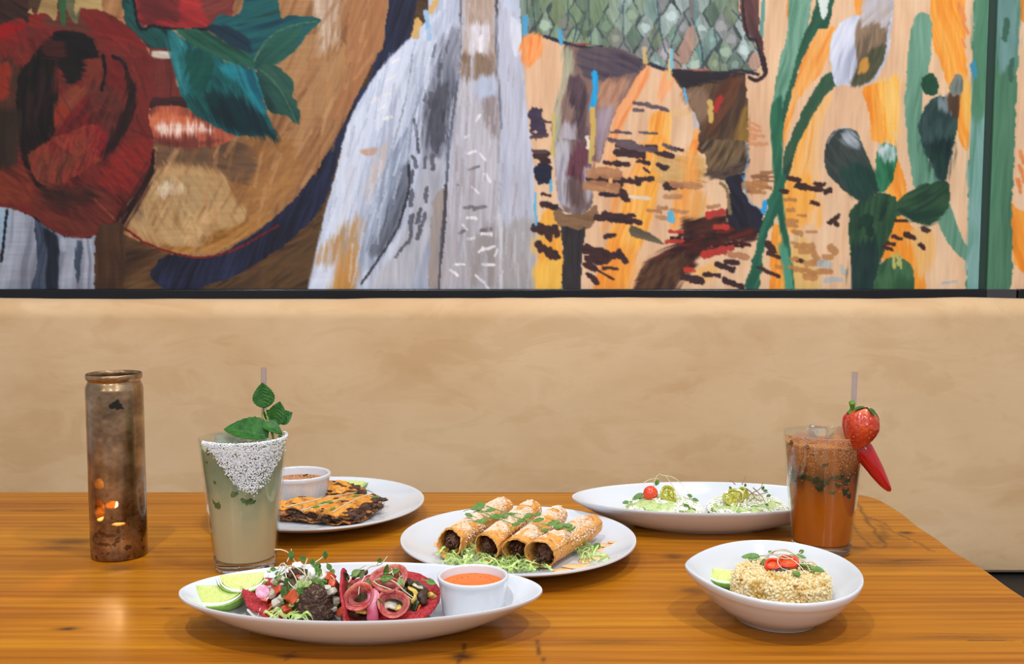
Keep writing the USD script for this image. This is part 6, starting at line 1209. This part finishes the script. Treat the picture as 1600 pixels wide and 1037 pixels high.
# ------------------------------------------------------------------ middle plate: four taquitos on lettuce
ZQ = FL + .0165
taq = []
for (n0, n1, fx, fy, r_, lab) in ((704, 848, 788, 791, .0128, 'leftmost rolled taquito, its open end turned left, under cheese and cilantro'), (762, 854, 832, 796, .0132, 'second rolled taquito from the left with its round dark open end in front'), (808, 858, 873, 804, .0120, 'third rolled taquito from the left, squeezed between its neighbours'), (846, 864, 926, 819, .0136, 'rightmost rolled taquito with a wide open end and bare golden side')):
    a, b = P(n0, n1, ZQ), P(fx, fy, ZQ); sd = int(n0)
    t_ = Thing('taquito', lab, 'taquito', (a[0], a[1], TZ + .0085), math.degrees(math.atan2(b[1] - a[1], b[0] - a[0])), 'rolled taquitos')
    L_ = float(np.linalg.norm(b - a)); zc = ZQ - TZ - .0085
    def shell(u, v):
        th = PI * .35 + v * 2 * PI * 1.28; x = u * L_
        rr = r_ * (1 - .07 * (1 - v) * 1.0) * (1 + .10 * np.exp(-u * 12) - .16 * np.clip((u - .72) / .28, 0, 1) ** 2)
        ns = meshkit.fbm(np.stack([x * 60, np.cos(th) * 2, np.sin(th) * 2], -1), 3, sd) - .5; n_f = meshkit.fbm(np.stack([x * 330, np.cos(th) * 7, np.sin(th) * 7], -1), 2, sd) - .5
        rr = rr * (1 + .15 * ns) + .0016 * n_f
        x = x + (.006 * np.sin(th * 1.0 + sd) + .003 * ns) * np.exp(-u * 9) - .003 * np.exp(-u * 9)
        return np.stack([x, rr * np.cos(th), zc + rr * np.sin(th) * (1 - .10 * np.clip((u - .7) / .3, 0, 1))], -1)
    part(t_, 'tortilla', sheet(shell, 60, 84, .0013), 'taquito_shell', smooth=60)
    fb = blob((.022, r_ * .86, r_ * .86), .16, 2.6, 4, sd); v = np.array(fb.vertices); v *= (1 + .10 * fbm(v, 380, 3, sd)[:, None])
    part(t_, 'meat_filling', shift(T(v, fb.faces), (.0205, 0, zc)), 'meat_dark', True)
    for i in range(10):
        an, rd = R.uniform(0, 6.28), r_ * R.uniform(.1, .62); y, z = rd * math.cos(an), zc + rd * math.sin(an)
        part(t_, 'meat_shred', tube(spline([(.008, y * .9, zc + (z - zc) * .9), (.0012, y, z), (-.0030 - R.uniform(0, .002), y + R.uniform(-.002, .002), z + R.uniform(-.003, .001))], 8), R.uniform(.0009, .0017), 6), 'meat_dark', True)
    N = 3600 if sd != 846 else 1800
    u = R.beta(1.2, 1.5, N) * L_ * (.94 if sd != 846 else .80) + .008; th = PI / 2 + R.normal(0, .62, N) + .12
    ok = (meshkit.fbm(np.stack([u * 70, th * 1.3, 0 * u + sd], -1), 2, sd) > .405)
    u, th = u[ok], th[ok]; rr = r_ * (1 - .16 * np.clip((u / L_ - .72) / .28, 0, 1) ** 2) + .0006
    part(t_, 'crumbled_cheese', bits(np.stack([u, rr * np.cos(th), zc + rr * np.sin(th)], 1), .00095, sd, 1.0), 'cheese', False, kind='stuff', label='pale crumbled cheese')
    taq.append((a, b, r_))
lb = Thing('shredded_lettuce', 'bed of light green shredded lettuce under the taquitos on the middle plate', 'lettuce', (CX, CY, FL), kind=None)
ms_ = []
LP = [(R.uniform(700, 860), R.uniform(862, 893)) for _ in range(130)] + [(R.uniform(690, 730), R.uniform(845, 872)) for _ in range(30)] + [(R.normal(918, 14), R.normal(866, 8)) for _ in range(22)] + [(R.normal(742, 8), R.normal(857, 4)) for _ in range(12)] + [(R.uniform(780, 830), R.uniform(866, 890)) for _ in range(30)]
for i, (x, y) in enumerate(LP):
    if y > 893 - abs(x - 800) * .10: y = 888 - abs(x - 800) * .12
    p = P(x, y, FL + R.uniform(.001, .0065)); an = R.uniform(0, PI); L_ = R.uniform(.010, .024); d = np.array([math.cos(an), math.sin(an), R.uniform(-.15, .15)])
    m = shred(lb.local(p - d * L_ / 2), lb.local(p + d * L_ / 2), R.uniform(.0014, .0030), 900 + i, .0035)
    v = np.array(m.vertices); v[:, 2] = np.maximum(v[:, 2], .0004); part(lb, 'lettuce_shred', T(v, m.faces), 'lettuce', True)
for i, (px, py, rx, ry) in enumerate(((945, 853, .010, .006), (932, 872, .008, .007), (905, 886, .016, .008), (880, 893, .010, .006), (935, 858, .007, .008), (690, 850, .010, .012), (958, 852, .006, .003), (915, 876, .008, .009))):
    p = P(px, py, FL + .0004); m = blob((rx, ry, .0011), .25, 2.2, 3, 60 + i); v = np.array(m.vertices); rr_ = math.hypot((p[0] - CX) / .1245, (p[1] - CY) / .1285); p[2] += np.interp(rr_, [.68, .8, .9], [0, .003, .0075])
    whole('sauce_smear', shift(T(v, m.faces), p), 'sauce_cream', 'creamy orange sauce %s on the middle plate' % ('smear beside the right taquito', 'smear among lettuce right of the taquitos', 'patch in front of the right taquito', 'dab nearest the plate front edge', 'streak under the far lettuce', 'smear left of the taquitos', 'thin tail pointing to the right rim', 'dab between lettuce pieces at right')[i], 'sauce', True)
def eT(px, py, lift=.003): return Q(px, py, 1.0) if False else _onplane(px, py, ZQ + .0135 + lift)
def _onplane(px, py, z): return P(px, py, z)
GT = ('small green cilantro leaf on top of the cheesy taquitos', 'cilantro on the taquitos')
for i, (px, py, L_, W_, an) in enumerate(((744, 795, .016, .012, .3), (752, 790, .011, .009, 1.4), (764, 799, .013, .007, -.2), (772, 808, .017, .010, .5), (750, 814, .015, .0075, 0), (785, 806, .012, .006, -.4), (805, 820, .013, .010, 1.2), (814, 814, .014, .010, .9), (824, 808, .012, .009, .7), (840, 815, .013, .007, -.3), (838, 805, .010, .006, .3), (862, 820, .014, .008, .2), (870, 822, .011, .010, -.5), (884, 820, .013, .0075, -.3), (892, 829, .014, .010, -1.2), (734, 806, .010, .006, 2.6), (850, 828, .010, .008, -1.0), (796, 802, .012, .004, .3))):
    p = eT(px, py); leaf_thing(GT[0], GT[1], p - np.array([math.cos(an), math.sin(an), 0]) * L_ * .4, (math.cos(an), math.sin(an), R.uniform(-.1, .25)), (R.uniform(-.3, .3), -.5, 1), L_, W_, 'rag', fold=.15)
GS = ('thin green cilantro stem lying across the taquitos', 'cilantro stems on the taquitos')
for pts in ([(745, 796), (770, 806), (800, 818)], [(800, 806), (820, 812), (845, 812)], [(845, 818), (872, 820), (893, 832)], [(760, 790), (790, 800), (815, 803)]):
    sprig(GS[0], GS[1], [eT(x, y, .002) for x, y in pts], [], .0006, 'green_pale', 'green_leaf', 'cilantro_sprig', 'cilantro')
sp(('pale sprig with a green leaf standing right of the taquitos on the plate', None), lambda px, py, l=.002: P(px, py, FL + l), [(914, 858, .001), (916, 846, .010), (918, 836, .022)], [(925, 856, .8, .5, .010)])
leaf_thing('dark green narrow leaf lying on the plate right of the taquitos', None, P(924, 858, FL + .002), (1, .7, .1), (0, -.3, 1), .013, .005, 'oval')

# ------------------------------------------------------------------ back left plate: quesadilla pieces and lime
def quesadilla(label, A, B, C, H_, seed):            # a crisp folded wedge: point A, arc from far corner B to near corner C
    A, B, C = [np.asarray(p, float) for p in (A, B, C)]
    q = Thing('quesadilla', label, 'quesadilla', A, 0, 'quesadilla pieces'); b, c = B - A, C - A
    def nz(p, s, k_): return meshkit.fbm(np.stack([p[..., 0] * s, p[..., 1] * s, 0 * p[..., 0] + seed + k_], -1), 3, seed) - .5
    def flat(u, v, k_=0.0):
        p = (u * (1 + .07 * np.sin(PI * v)))[..., None] * (b + (c - b) * v[..., None])
        p = p + np.stack([.010 * nz(p, 55, 3 + k_), .008 * nz(p, 60, 4 + k_), 0 * u], -1); return p
    def top(u, v):
        p = flat(.03 + .98 * u, v * 1.02); e = np.maximum(np.clip((u - .80) / .20, 0, 1) ** 2 * .55, np.clip((v - .70) / .30, 0, 1) ** 2 * .30)
        p[..., 2] = H_ * (.86 + .16 * np.sin(PI * v) - e * (.7 + 1.4 * nz(p, 70, 8))) + .0075 * nz(p, 62, 1) + .0022 * nz(p, 300, 2); return p
    def bot(u, v):
        p = flat(.02 + 1.02 * u, v, 5.0); e = np.maximum(np.clip((u - .86) / .14, 0, 1), np.clip((v - .86) / .14, 0, 1))
        p[..., 2] = .0016 + .0050 * e * np.clip(.5 + 2.2 * nz(p, 75, 5), 0, 1.4) + .0010 * nz(p, 200, 6); return p
    def mid(u, v):
        p = flat(.05 + .97 * u, .06 + .90 * v, 2.0); p[..., 2] = H_ * .46 + .004 * nz(p, 110, 7); return p
    part(q, 'tortilla', sheet(top, 60, 46, .0017), 'quesadilla', smooth=60, label='crisp orange top tortilla')
    part(q, 'tortilla', sheet(bot, 50, 40, .0017), 'quesadilla_dark', smooth=60)
    part(q, 'meat_filling', sheet(mid, 70, 60, lambda u, v: H_ * .62 + .010 * (meshkit.fbm(np.stack([u * 22, v * 14, 0 * u + seed], -1), 3, seed) - .5)), 'meat_dark', smooth=60)
    r = np.random.default_rng(seed)
    def edge(n_, fu, fv, lo, hi, s0, s1, mts):
        for i in range(n_):
            u, v = fu(), fv(); p = flat(np.array([[u]]), np.array([[v]]))[0, 0]; p[2] = H_ * r.uniform(lo, hi); s = r.uniform(s0, s1)
            m = blob((s * r.uniform(1.2, 2.2), s * r.uniform(.8, 1.3), s * r.uniform(.6, .9)), .35, 2.6, 2, int(r.integers(900))); part(q, 'meat_piece', shift(m, p), mts[i % len(mts)], True)
    edge(60, lambda: r.uniform(.2, 1.0), lambda: r.uniform(.93, 1.01), .18, .66, .0018, .0040, ('meat_brown', 'quesadilla_dark', 'meat_dark', 'quesadilla_dark', 'meat_brown'))
    edge(46, lambda: r.uniform(.93, 1.05), lambda: r.uniform(.05, 1.0), .15, .62, .0020, .0044, ('meat_brown', 'quesadilla_dark', 'quesadilla_dark', 'meat_brown', 'meat_dark'))
    for i in range(12):
        u_, v_ = r.uniform(.25, .95), r.uniform(.1, .9); pt_ = top(np.array([[u_, u_], [u_ + .01, u_ + .01]]), np.array([[v_, v_ + .01], [v_, v_ + .01]]))[0, 0] + [0, 0, .0005]; s = r.uniform(.0018, .0042)
        part(q, 'char_spot', shift(blob((s * 1.4, s * .8, .0007), .3, 2.4, 2, seed + 70 + i), pt_), 'char', True)
    return q
quesadilla('crisp orange quesadilla wedge in front with browned meat spilling from its right end', P(402, 812, FL), P(588, 792, FL), P(540, 823, FL), .0215, 31)
quesadilla('orange quesadilla wedge behind the front one, beside the fluted ramekin', P(392, 800, FL), P(530, 774, FL), P(556, 789, FL), .0250, 47)
for i, pts in enumerate(([(447, 792), (480, 784), (520, 775), (556, 769)], [(470, 797), (505, 788), (540, 777)], [(520, 800), (545, 785), (575, 772)], [(545, 770), (562, 766), (580, 768), (588, 778)], [(590, 774), (599, 780), (600, 792)])):
    sprig('pale onion sliver across the front quesadilla piece' if i < 3 else 'thin dark green microgreen stem at the quesadilla right end', 'slivers on the quesadilla' if i < 3 else 'stems at the quesadilla end', [P(x, y, FL + (.0265 if i < 3 else .024 - .006 * k)) for k, (x, y) in enumerate(pts)], [], .0007 if i < 3 else .0004, 'stem_pale' if i < 3 else 'herb_dark', name='onion_sliver' if i < 3 else 'microgreen_sprig', ctg='garnish')
for i, (px, py, an) in enumerate(((487, 793, .2), (500, 787, .4), (508, 785, -.2), (515, 797, 1.0), (550, 776, .3), (582, 776, -.6))):
    leaf_thing('chopped green herb bit on the front quesadilla piece', 'herbs on the quesadilla', P(px, py, FL + .0265), (math.cos(an), math.sin(an), .1), (0, -.4, 1), .009, .005, 'rag')
lime(P(548, 772, FL) + [0, .004, .0005], .0220, .0165, .62, -10, -.35, 'pale lime wedge behind the quesadilla pieces on the back left plate')

# ------------------------------------------------------------------ back right platter: two sopes
def crumbs(t_, c, r, n, size, mt, seed, name='crumbled_cheese', lab='white crumbled cheese', front=.35):
    rg = np.random.default_rng(seed); d = rg.normal(size=(n * 4, 3)); d[:, 2] = np.abs(d[:, 2]); d[:, 1] -= front; d /= np.linalg.norm(d, axis=1, keepdims=True)
    d = d[meshkit.fbm(d * 3 + seed, 2, seed) > .42][:n]
    part(t_, name, bits(t_.local(c) + d * r * 1.0, size, seed, 1.0), mt, False, kind='stuff', label=lab)
def sope(label, px0, px1, pyb, seed):
    w = P(px0, pyb - 8, FL), P(px1, pyb - 8, FL); r_ = (w[1][0] - w[0][0]) / 2; loc = (w[0] + w[1]) / 2; loc[1] = P((px0 + px1) / 2, pyb, FL)[1] + r_ * .92
    loc[1] = min(loc[1], BY + .006)
    s = Thing('sope', label, 'sope', loc, group='green-topped sopes')
    part(s, 'base', shift(T(np.array((m := lathe([(.002, 0), (r_ * .9, 0), (r_ * .97, .002), (r_ * .985, .006), (r_ * .95, .009), (.002, .009)], 60)).vertices) * (1 + .03 * fbm(np.array(m.vertices), 120, 2, seed)[:, None]), m.faces), (0, 0, 0)), 'sope_base', True)
    c, rd = loc + [0, 0, .008], np.array([r_ * .97, r_ * .90, .0165])
    b = blob(rd, .09, 3.2, 5, seed); v = np.array(b.vertices); v *= 1 + .05 * fbm(v, 420, 3, seed)[:, None]; v[:, 2] = np.maximum(v[:, 2], -.004)
    part(s, 'guacamole', shift(T(v, b.faces), s.local(c)), 'guacamole', True)
    crumbs(s, c, rd * 1.04, 3000, .00100, 'cheese_white', seed)
    return s, c, rd
s1, sc1, sr1 = sope('left sope topped with guacamole, white cheese, a tomato half and a pickled jalapeno slice', 972, 1090, 806, 5)
s2, sc2, sr2 = sope('right sope topped with guacamole, a curled pickled jalapeno slice and brown-stemmed sprouts', 1101, 1226, 809, 9)
f1_ = lambda px, py, l=.003: E(px, py, sc1, sr1 * 1.05, l)
f2_ = lambda px, py, l=.003: E(px, py, sc2, sr2 * 1.05, l)
tp = f1_(1017, 776, .004); tm = Thing('cherry_tomato', 'bright red cherry tomato half on top of the left sope', 'tomato', tp)
part(tm, 'skin', blob((.0088, .0078, .0092), .03, 1.5, 4, 3), 'tomato_red', True)
part(tm, 'seed', bits([(.002 + .0035 * math.cos(a), -.0072, .0015 + .003 * math.sin(a)) for a in np.linspace(0, 5.5, 7)], .0008, 4, .6), 'jalapeno_seed', False, kind='stuff')
def jal(px, py, f, rx, rz_, tl, label, nrm):
    p = f(px, py, .005); t_ = Thing('jalapeno_slice', label, 'jalapeno slice', p, group=None)
    fr = frame((math.cos(tl), 0, math.sin(tl)), nrm); a = np.linspace(0, 2 * PI, 40, endpoint=False)
    def rg(s, z, wob=.06): return (np.stack([rx * s * np.cos(a) * (1 + wob * np.sin(3 * a)), rz_ * s * np.sin(a), np.full(40, z) + .0010 * np.cos(2 * a)], 1)) @ fr.T
    part(t_, 'wall', loft([rg(.72, -.0016), rg(.98, -.0018), rg(1.0, 0), rg(.97, .0018), rg(.74, .0016), rg(.70, 0), rg(.72, -.0016)], cap=False), 'jalapeno', smooth=60)
    part(t_, 'membrane', loft([rg(.70, -.0008), rg(.70, .0006), rg(.3, .0012), rg(.05, .0004), rg(.05, -.0008)]), 'jalapeno', smooth=60)
    part(t_, 'seed', bits([(np.array([rx * .45 * math.cos(b), rz_ * .45 * math.sin(b), .0020]) @ fr.T) for b in np.linspace(0, 5.6, 8)], .0011, 6, .6), 'jalapeno_seed', False, kind='stuff')
jal(1044, 779, f1_, .0088, .0120, .35, 'oval yellow-green jalapeno slice leaning beside the tomato half', (-.1, -.85, .5))
jal(1147, 783, f2_, .0128, .0110, .25, 'curled yellow-green jalapeno slice on top of the right sope', (-.1, -.8, .6))
jal(1160, 779, f2_, .0070, .0105, -.5, 'narrow jalapeno slice folded behind the curled slice on the right sope', (.6, -.7, .4))
H1 = ('small green sprout on the left sope', 'sprouts on the left sope'); H2 = ('small brown-stemmed sprout on the right sope', 'sprouts on the right sope')
for pts, lv in (([(1022, 772, .010), (1026, 764, .014), (1032, 760, .016)], [(1024, 763, .4, .9, .009)]), ([(1032, 760, .014), (1050, 764, .014), (1064, 770, .010), (1074, 778, .006)], [(1072, 776, .8, -.3, .007)]), ([(1040, 762, .014), (1050, 775, .012), (1060, 786, .009)], [(1066, 789, .7, -.8, .012)]), ([(1008, 770, .012), (1018, 767, .014), (1030, 766, .014)], [])):
    sp(H1, f1_, pts, lv, r=.0005)
leaf_thing('green leaf at the left of the tomato half on the left sope', None, f1_(1006, 776, .004), (-1, -.1, -.55), (0, -.6, .8), .015, .007, 'oval'); leaf_thing('green leaf at the right edge of the left sope', None, f1_(1080, 783, .003), (1, 0, -.3), (0, -.6, .8), .008, .005, 'oval'); leaf_thing('green leaf at the left edge of the left sope', None, f1_(984, 786, .002), (-1, 0, -.2), (0, -.6, .8), .008, .005, 'oval')
for pts, lv in (([(1160, 790, .006), (1172, 782, .008), (1186, 776, .010), (1190, 769, .012)], [(1190, 770, .3, .9, .006), (1191, 771, .9, .2, .006)]), ([(1166, 776, .010), (1180, 784, .009), (1190, 781, .008), (1198, 779, .008)], [(1196, 779, .9, .3, .006)]), ([(1160, 772, .012), (1164, 765, .014), (1165, 761, .014)], [(1164, 765, .1, 1, .005)]), ([(1150, 772, .012), (1145, 768, .013), (1142, 768, .013)], [(1143, 769, -.4, .9, .005)]), ([(1170, 790, .006), (1178, 786, .007), (1184, 788, .006)], []), ([(1152, 796, .006), (1157, 786, .009), (1160, 778, .010)], []), ([(1172, 780, .010), (1182, 790, .008), (1192, 788, .006)], []), ([(1176, 776, .011), (1188, 784, .008), (1194, 790, .005)], [(1194, 790, .8, -.4, .005)])):
    sp(H2, f2_, pts, lv, r=.0006, stem='stem_brown')

# ------------------------------------------------------------------ teardrop bowl: rice cake, lime, garnish
FB = TZ + .0118
RXc = P(1212, 915, TZ + .024)[0]; RYc = EY + .003; RR = .0425; RHt = .0300
rc = Thing('rice_cake', 'round molded cake of creamy golden rice with red chili in the teardrop bowl', 'rice cake', (RXc, RYc, FB))
core = lathe([(.002, .001), (RR * .80, .001), (RR * .93, .006), (RR * .96, .014), (RR * .94, RHt - .004), (RR * .88, RHt - .001), (RR * .5, RHt), (.002, RHt)], 90); v = np.array(core.vertices); v *= 1 + .05 * fbm(v, 120, 3, 4)[:, None]
part(rc, 'core', T(v, core.faces), 'rice_core', True)
NG = 2300; gv_ = []; rg = np.random.default_rng(8)
ell = trimesh.creation.icosphere(1, 1.0); ev = np.array(ell.vertices); ef = np.array(ell.faces); VV, FF = [], []
for i in range(NG):
    if i < 1100:
        r_ = RR * .92 * math.sqrt(rg.uniform()); a = rg.uniform(0, 2 * PI); p = np.array([r_ * math.cos(a), r_ * math.sin(a), RHt - .0006 + rg.normal(0, .0007) + .0014 * (1 - (r_ / RR) ** 2)])
    else:
        a = rg.uniform(-PI - .4, .4); z = rg.uniform(.001, RHt - .001); r_ = RR * np.interp(z, [0, .006, .014, RHt - .004, RHt], [.82, .94, .97, .955, .88]) + rg.normal(0, .0006); p = np.array([r_ * math.cos(a), r_ * math.sin(a), z])
    qn = trimesh.transformations.random_rotation_matrix(rg.uniform(size=3))[:3, :3]; s = rg.uniform(.8, 1.25)
    VV.append((ev * [.0024 * s, .00135 * s, .0012 * s]) @ qn.T + p); FF.append(ef + len(ev) * i)
half_ = NG * 3 // 5
part(rc, 'rice_grain', T(np.vstack(VV), np.vstack(FF)), 'rice_grain', True, kind='stuff', label='creamy rice grains')
rim_ = lambda px, py, z=.0325: P(px, py, FB + z) - np.array([RXc, RYc, FB])
for i, (px, py, s) in enumerate(((1201, 888, .0035), (1210, 892, .0042), (1221, 892, .0045), (1229, 891, .0035), (1246, 889, .0042), (1252, 886, .0035), (1240, 884, .004), (1197, 884, .003))):
    part(rc, 'black_bean', shift(blob((s * 1.1, s * .8, s * .75), .1, 2, 3, i), rim_(px, py, .0315)), 'bean_black', True)
for i, (px, py) in enumerate(((1158, 902), (1243, 914), (1284, 926))):
    a = np.clip((px - 1221) / 76, -.9, .9); x = a * RR; q_ = Q(px, py, RYc - math.sqrt(max(RR ** 2 - x * x, 0)) * .97) - np.array([RXc, RYc, FB]); q_[2] = np.clip(q_[2], .003, RHt + .001)
    part(rc, 'charred_fleck', shift(blob((.0017, .0008, .0012), .3, 2, 2, 30 + i), q_), 'quesadilla_dark', True)
def e5(px, py, l=.0): return P(px, py, FB + RHt + .004 + l)
def chili(px, py, ro, h_, tl, label):
    p = e5(px, py, .001); t_ = Thing('chili_slice', label, 'chili slice', p)
    fr = frame((1, tl, .1), (0.05, -.45, .9)); a = np.linspace(0, 2 * PI, 36, endpoint=False)
    rg_ = lambda s, z: np.stack([ro * 1.2 * s * np.cos(a), ro * s * np.sin(a), np.full(36, z)], 1) @ fr.T
    part(t_, 'ring', loft([rg_(.66, -h_), rg_(.97, -h_), rg_(1, -h_ * .6), rg_(1, h_ * .6), rg_(.96, h_), rg_(.68, h_), rg_(.62, 0), rg_(.66, -h_)], cap=False), 'chili_ring', smooth=50)
    part(t_, 'membrane', loft([rg_(.64, -h_ * .6), rg_(.64, h_ * .2), rg_(.2, h_ * .5), rg_(.02, h_ * .4), rg_(.02, -h_ * .6)]), 'chili_pale', smooth=50)
chili(1208, 883, .0068, .0026, .2, 'smaller red chili ring at the left on top of the rice cake'); chili(1231, 880, .0082, .0030, -.3, 'larger red chili ring at the right on top of the rice cake')
G5 = ('thin pale microgreen stem over the chili rings on the rice cake', 'microgreens on the rice cake')
for pts, lv in (([(1192, 876), (1206, 862, .008), (1226, 858, .010), (1242, 866, .008), (1262, 880, .002)], [(1192, 877, -.5, -.9, .007)]), ([(1196, 868, .004), (1214, 860, .009), (1234, 862, .009), (1258, 876, .003)], []), ([(1218, 868, .009), (1215, 877, .009), (1220, 886, .007), (1230, 891, .003)], []), ([(1222, 867, .009), (1238, 874, .007), (1252, 886, .003), (1256, 894, .001)], []), ([(1240, 868, .006), (1258, 880, .003), (1266, 892, .001)], [(1266, 892, .6, -.8, .006)]), ([(1258, 878, .002), (1270, 878, .003), (1280, 886)], []), ([(1208, 864, .007), (1222, 872, .008), (1240, 872, .007)], []), ([(1244, 866, .007), (1252, 862, .009)], [(1247, 864, .8, .5, .006)]), ([(1200, 872, .004), (1196, 880, .002)], []), ([(1204, 866, .007), (1228, 866, .008), (1250, 874, .004), (1276, 888)], []), ([(1248, 880, .004), (1268, 882, .003), (1279, 890)], [])):
    sp(G5, e5, pts, lv, r=.0005)
for i, (px, py, L_, W_, dx, dy, lab) in enumerate(((1188, 869, .017, .0080, -1, .15, 'broad green leaf pointing left at the back of the rice cake'), (1240, 893, .010, .0065, .25, -.9, 'small bright green leaf at the front of the chili rings'), (1250, 880, .013, .0065, .8, -.8, 'green leaf just right of the larger chili ring'), (1266, 886, .014, .0070, .8, -.8, 'green leaf drooping over the right side of the rice cake'), (1198, 874, .012, .0060, -.5, -.9, 'green leaf just left of the smaller chili ring'), (1242, 868, .010, .005, .9, -.3, 'green leaf behind the larger chili ring'), (1203, 864, .010, .005, .4, .8, 'small green leaf behind the smaller chili ring'))):
    leaf_thing(lab, None, e5(px, py, .001), (dx, dy, -.12), (0, -.5, 1), L_, W_, 'oval')
lime(P(1133, 919, TZ + .021) + [0, .002, 0], .0225, .0165, .55, -24, -.45, 'pale lime wedge in the pointed left side of the teardrop bowl')

# ------------------------------------------------------------------ look-alikes told apart by their order from the left
ORD = ('first second third fourth fifth sixth seventh eighth ninth tenth eleventh twelfth thirteenth fourteenth fifteenth sixteenth seventeenth eighteenth nineteenth twentieth').split()
_same = {}
_bb = UsdGeom.BBoxCache(Usd.TimeCode.Default(), ['default', 'render'])
for _p in stage.GetPrimAtPath('/World').GetChildren():
    _l = _p.GetCustomDataByKey('label')
    if _l: _same.setdefault(_l, []).append(_p)
for _l, _ps in _same.items():
    if len(_ps) < 2: continue
    _c = [_bb.ComputeWorldBound(_p).ComputeCentroid() for _p in _ps]
    for _n, (_x, _p) in enumerate(sorted(((c[0] / c[1], p) for c, p in zip(_c, _ps)), key=lambda t: t[0])):
        _p.SetCustomDataByKey('label', _l + ', ' + (ORD[_n] + ' from the left'))
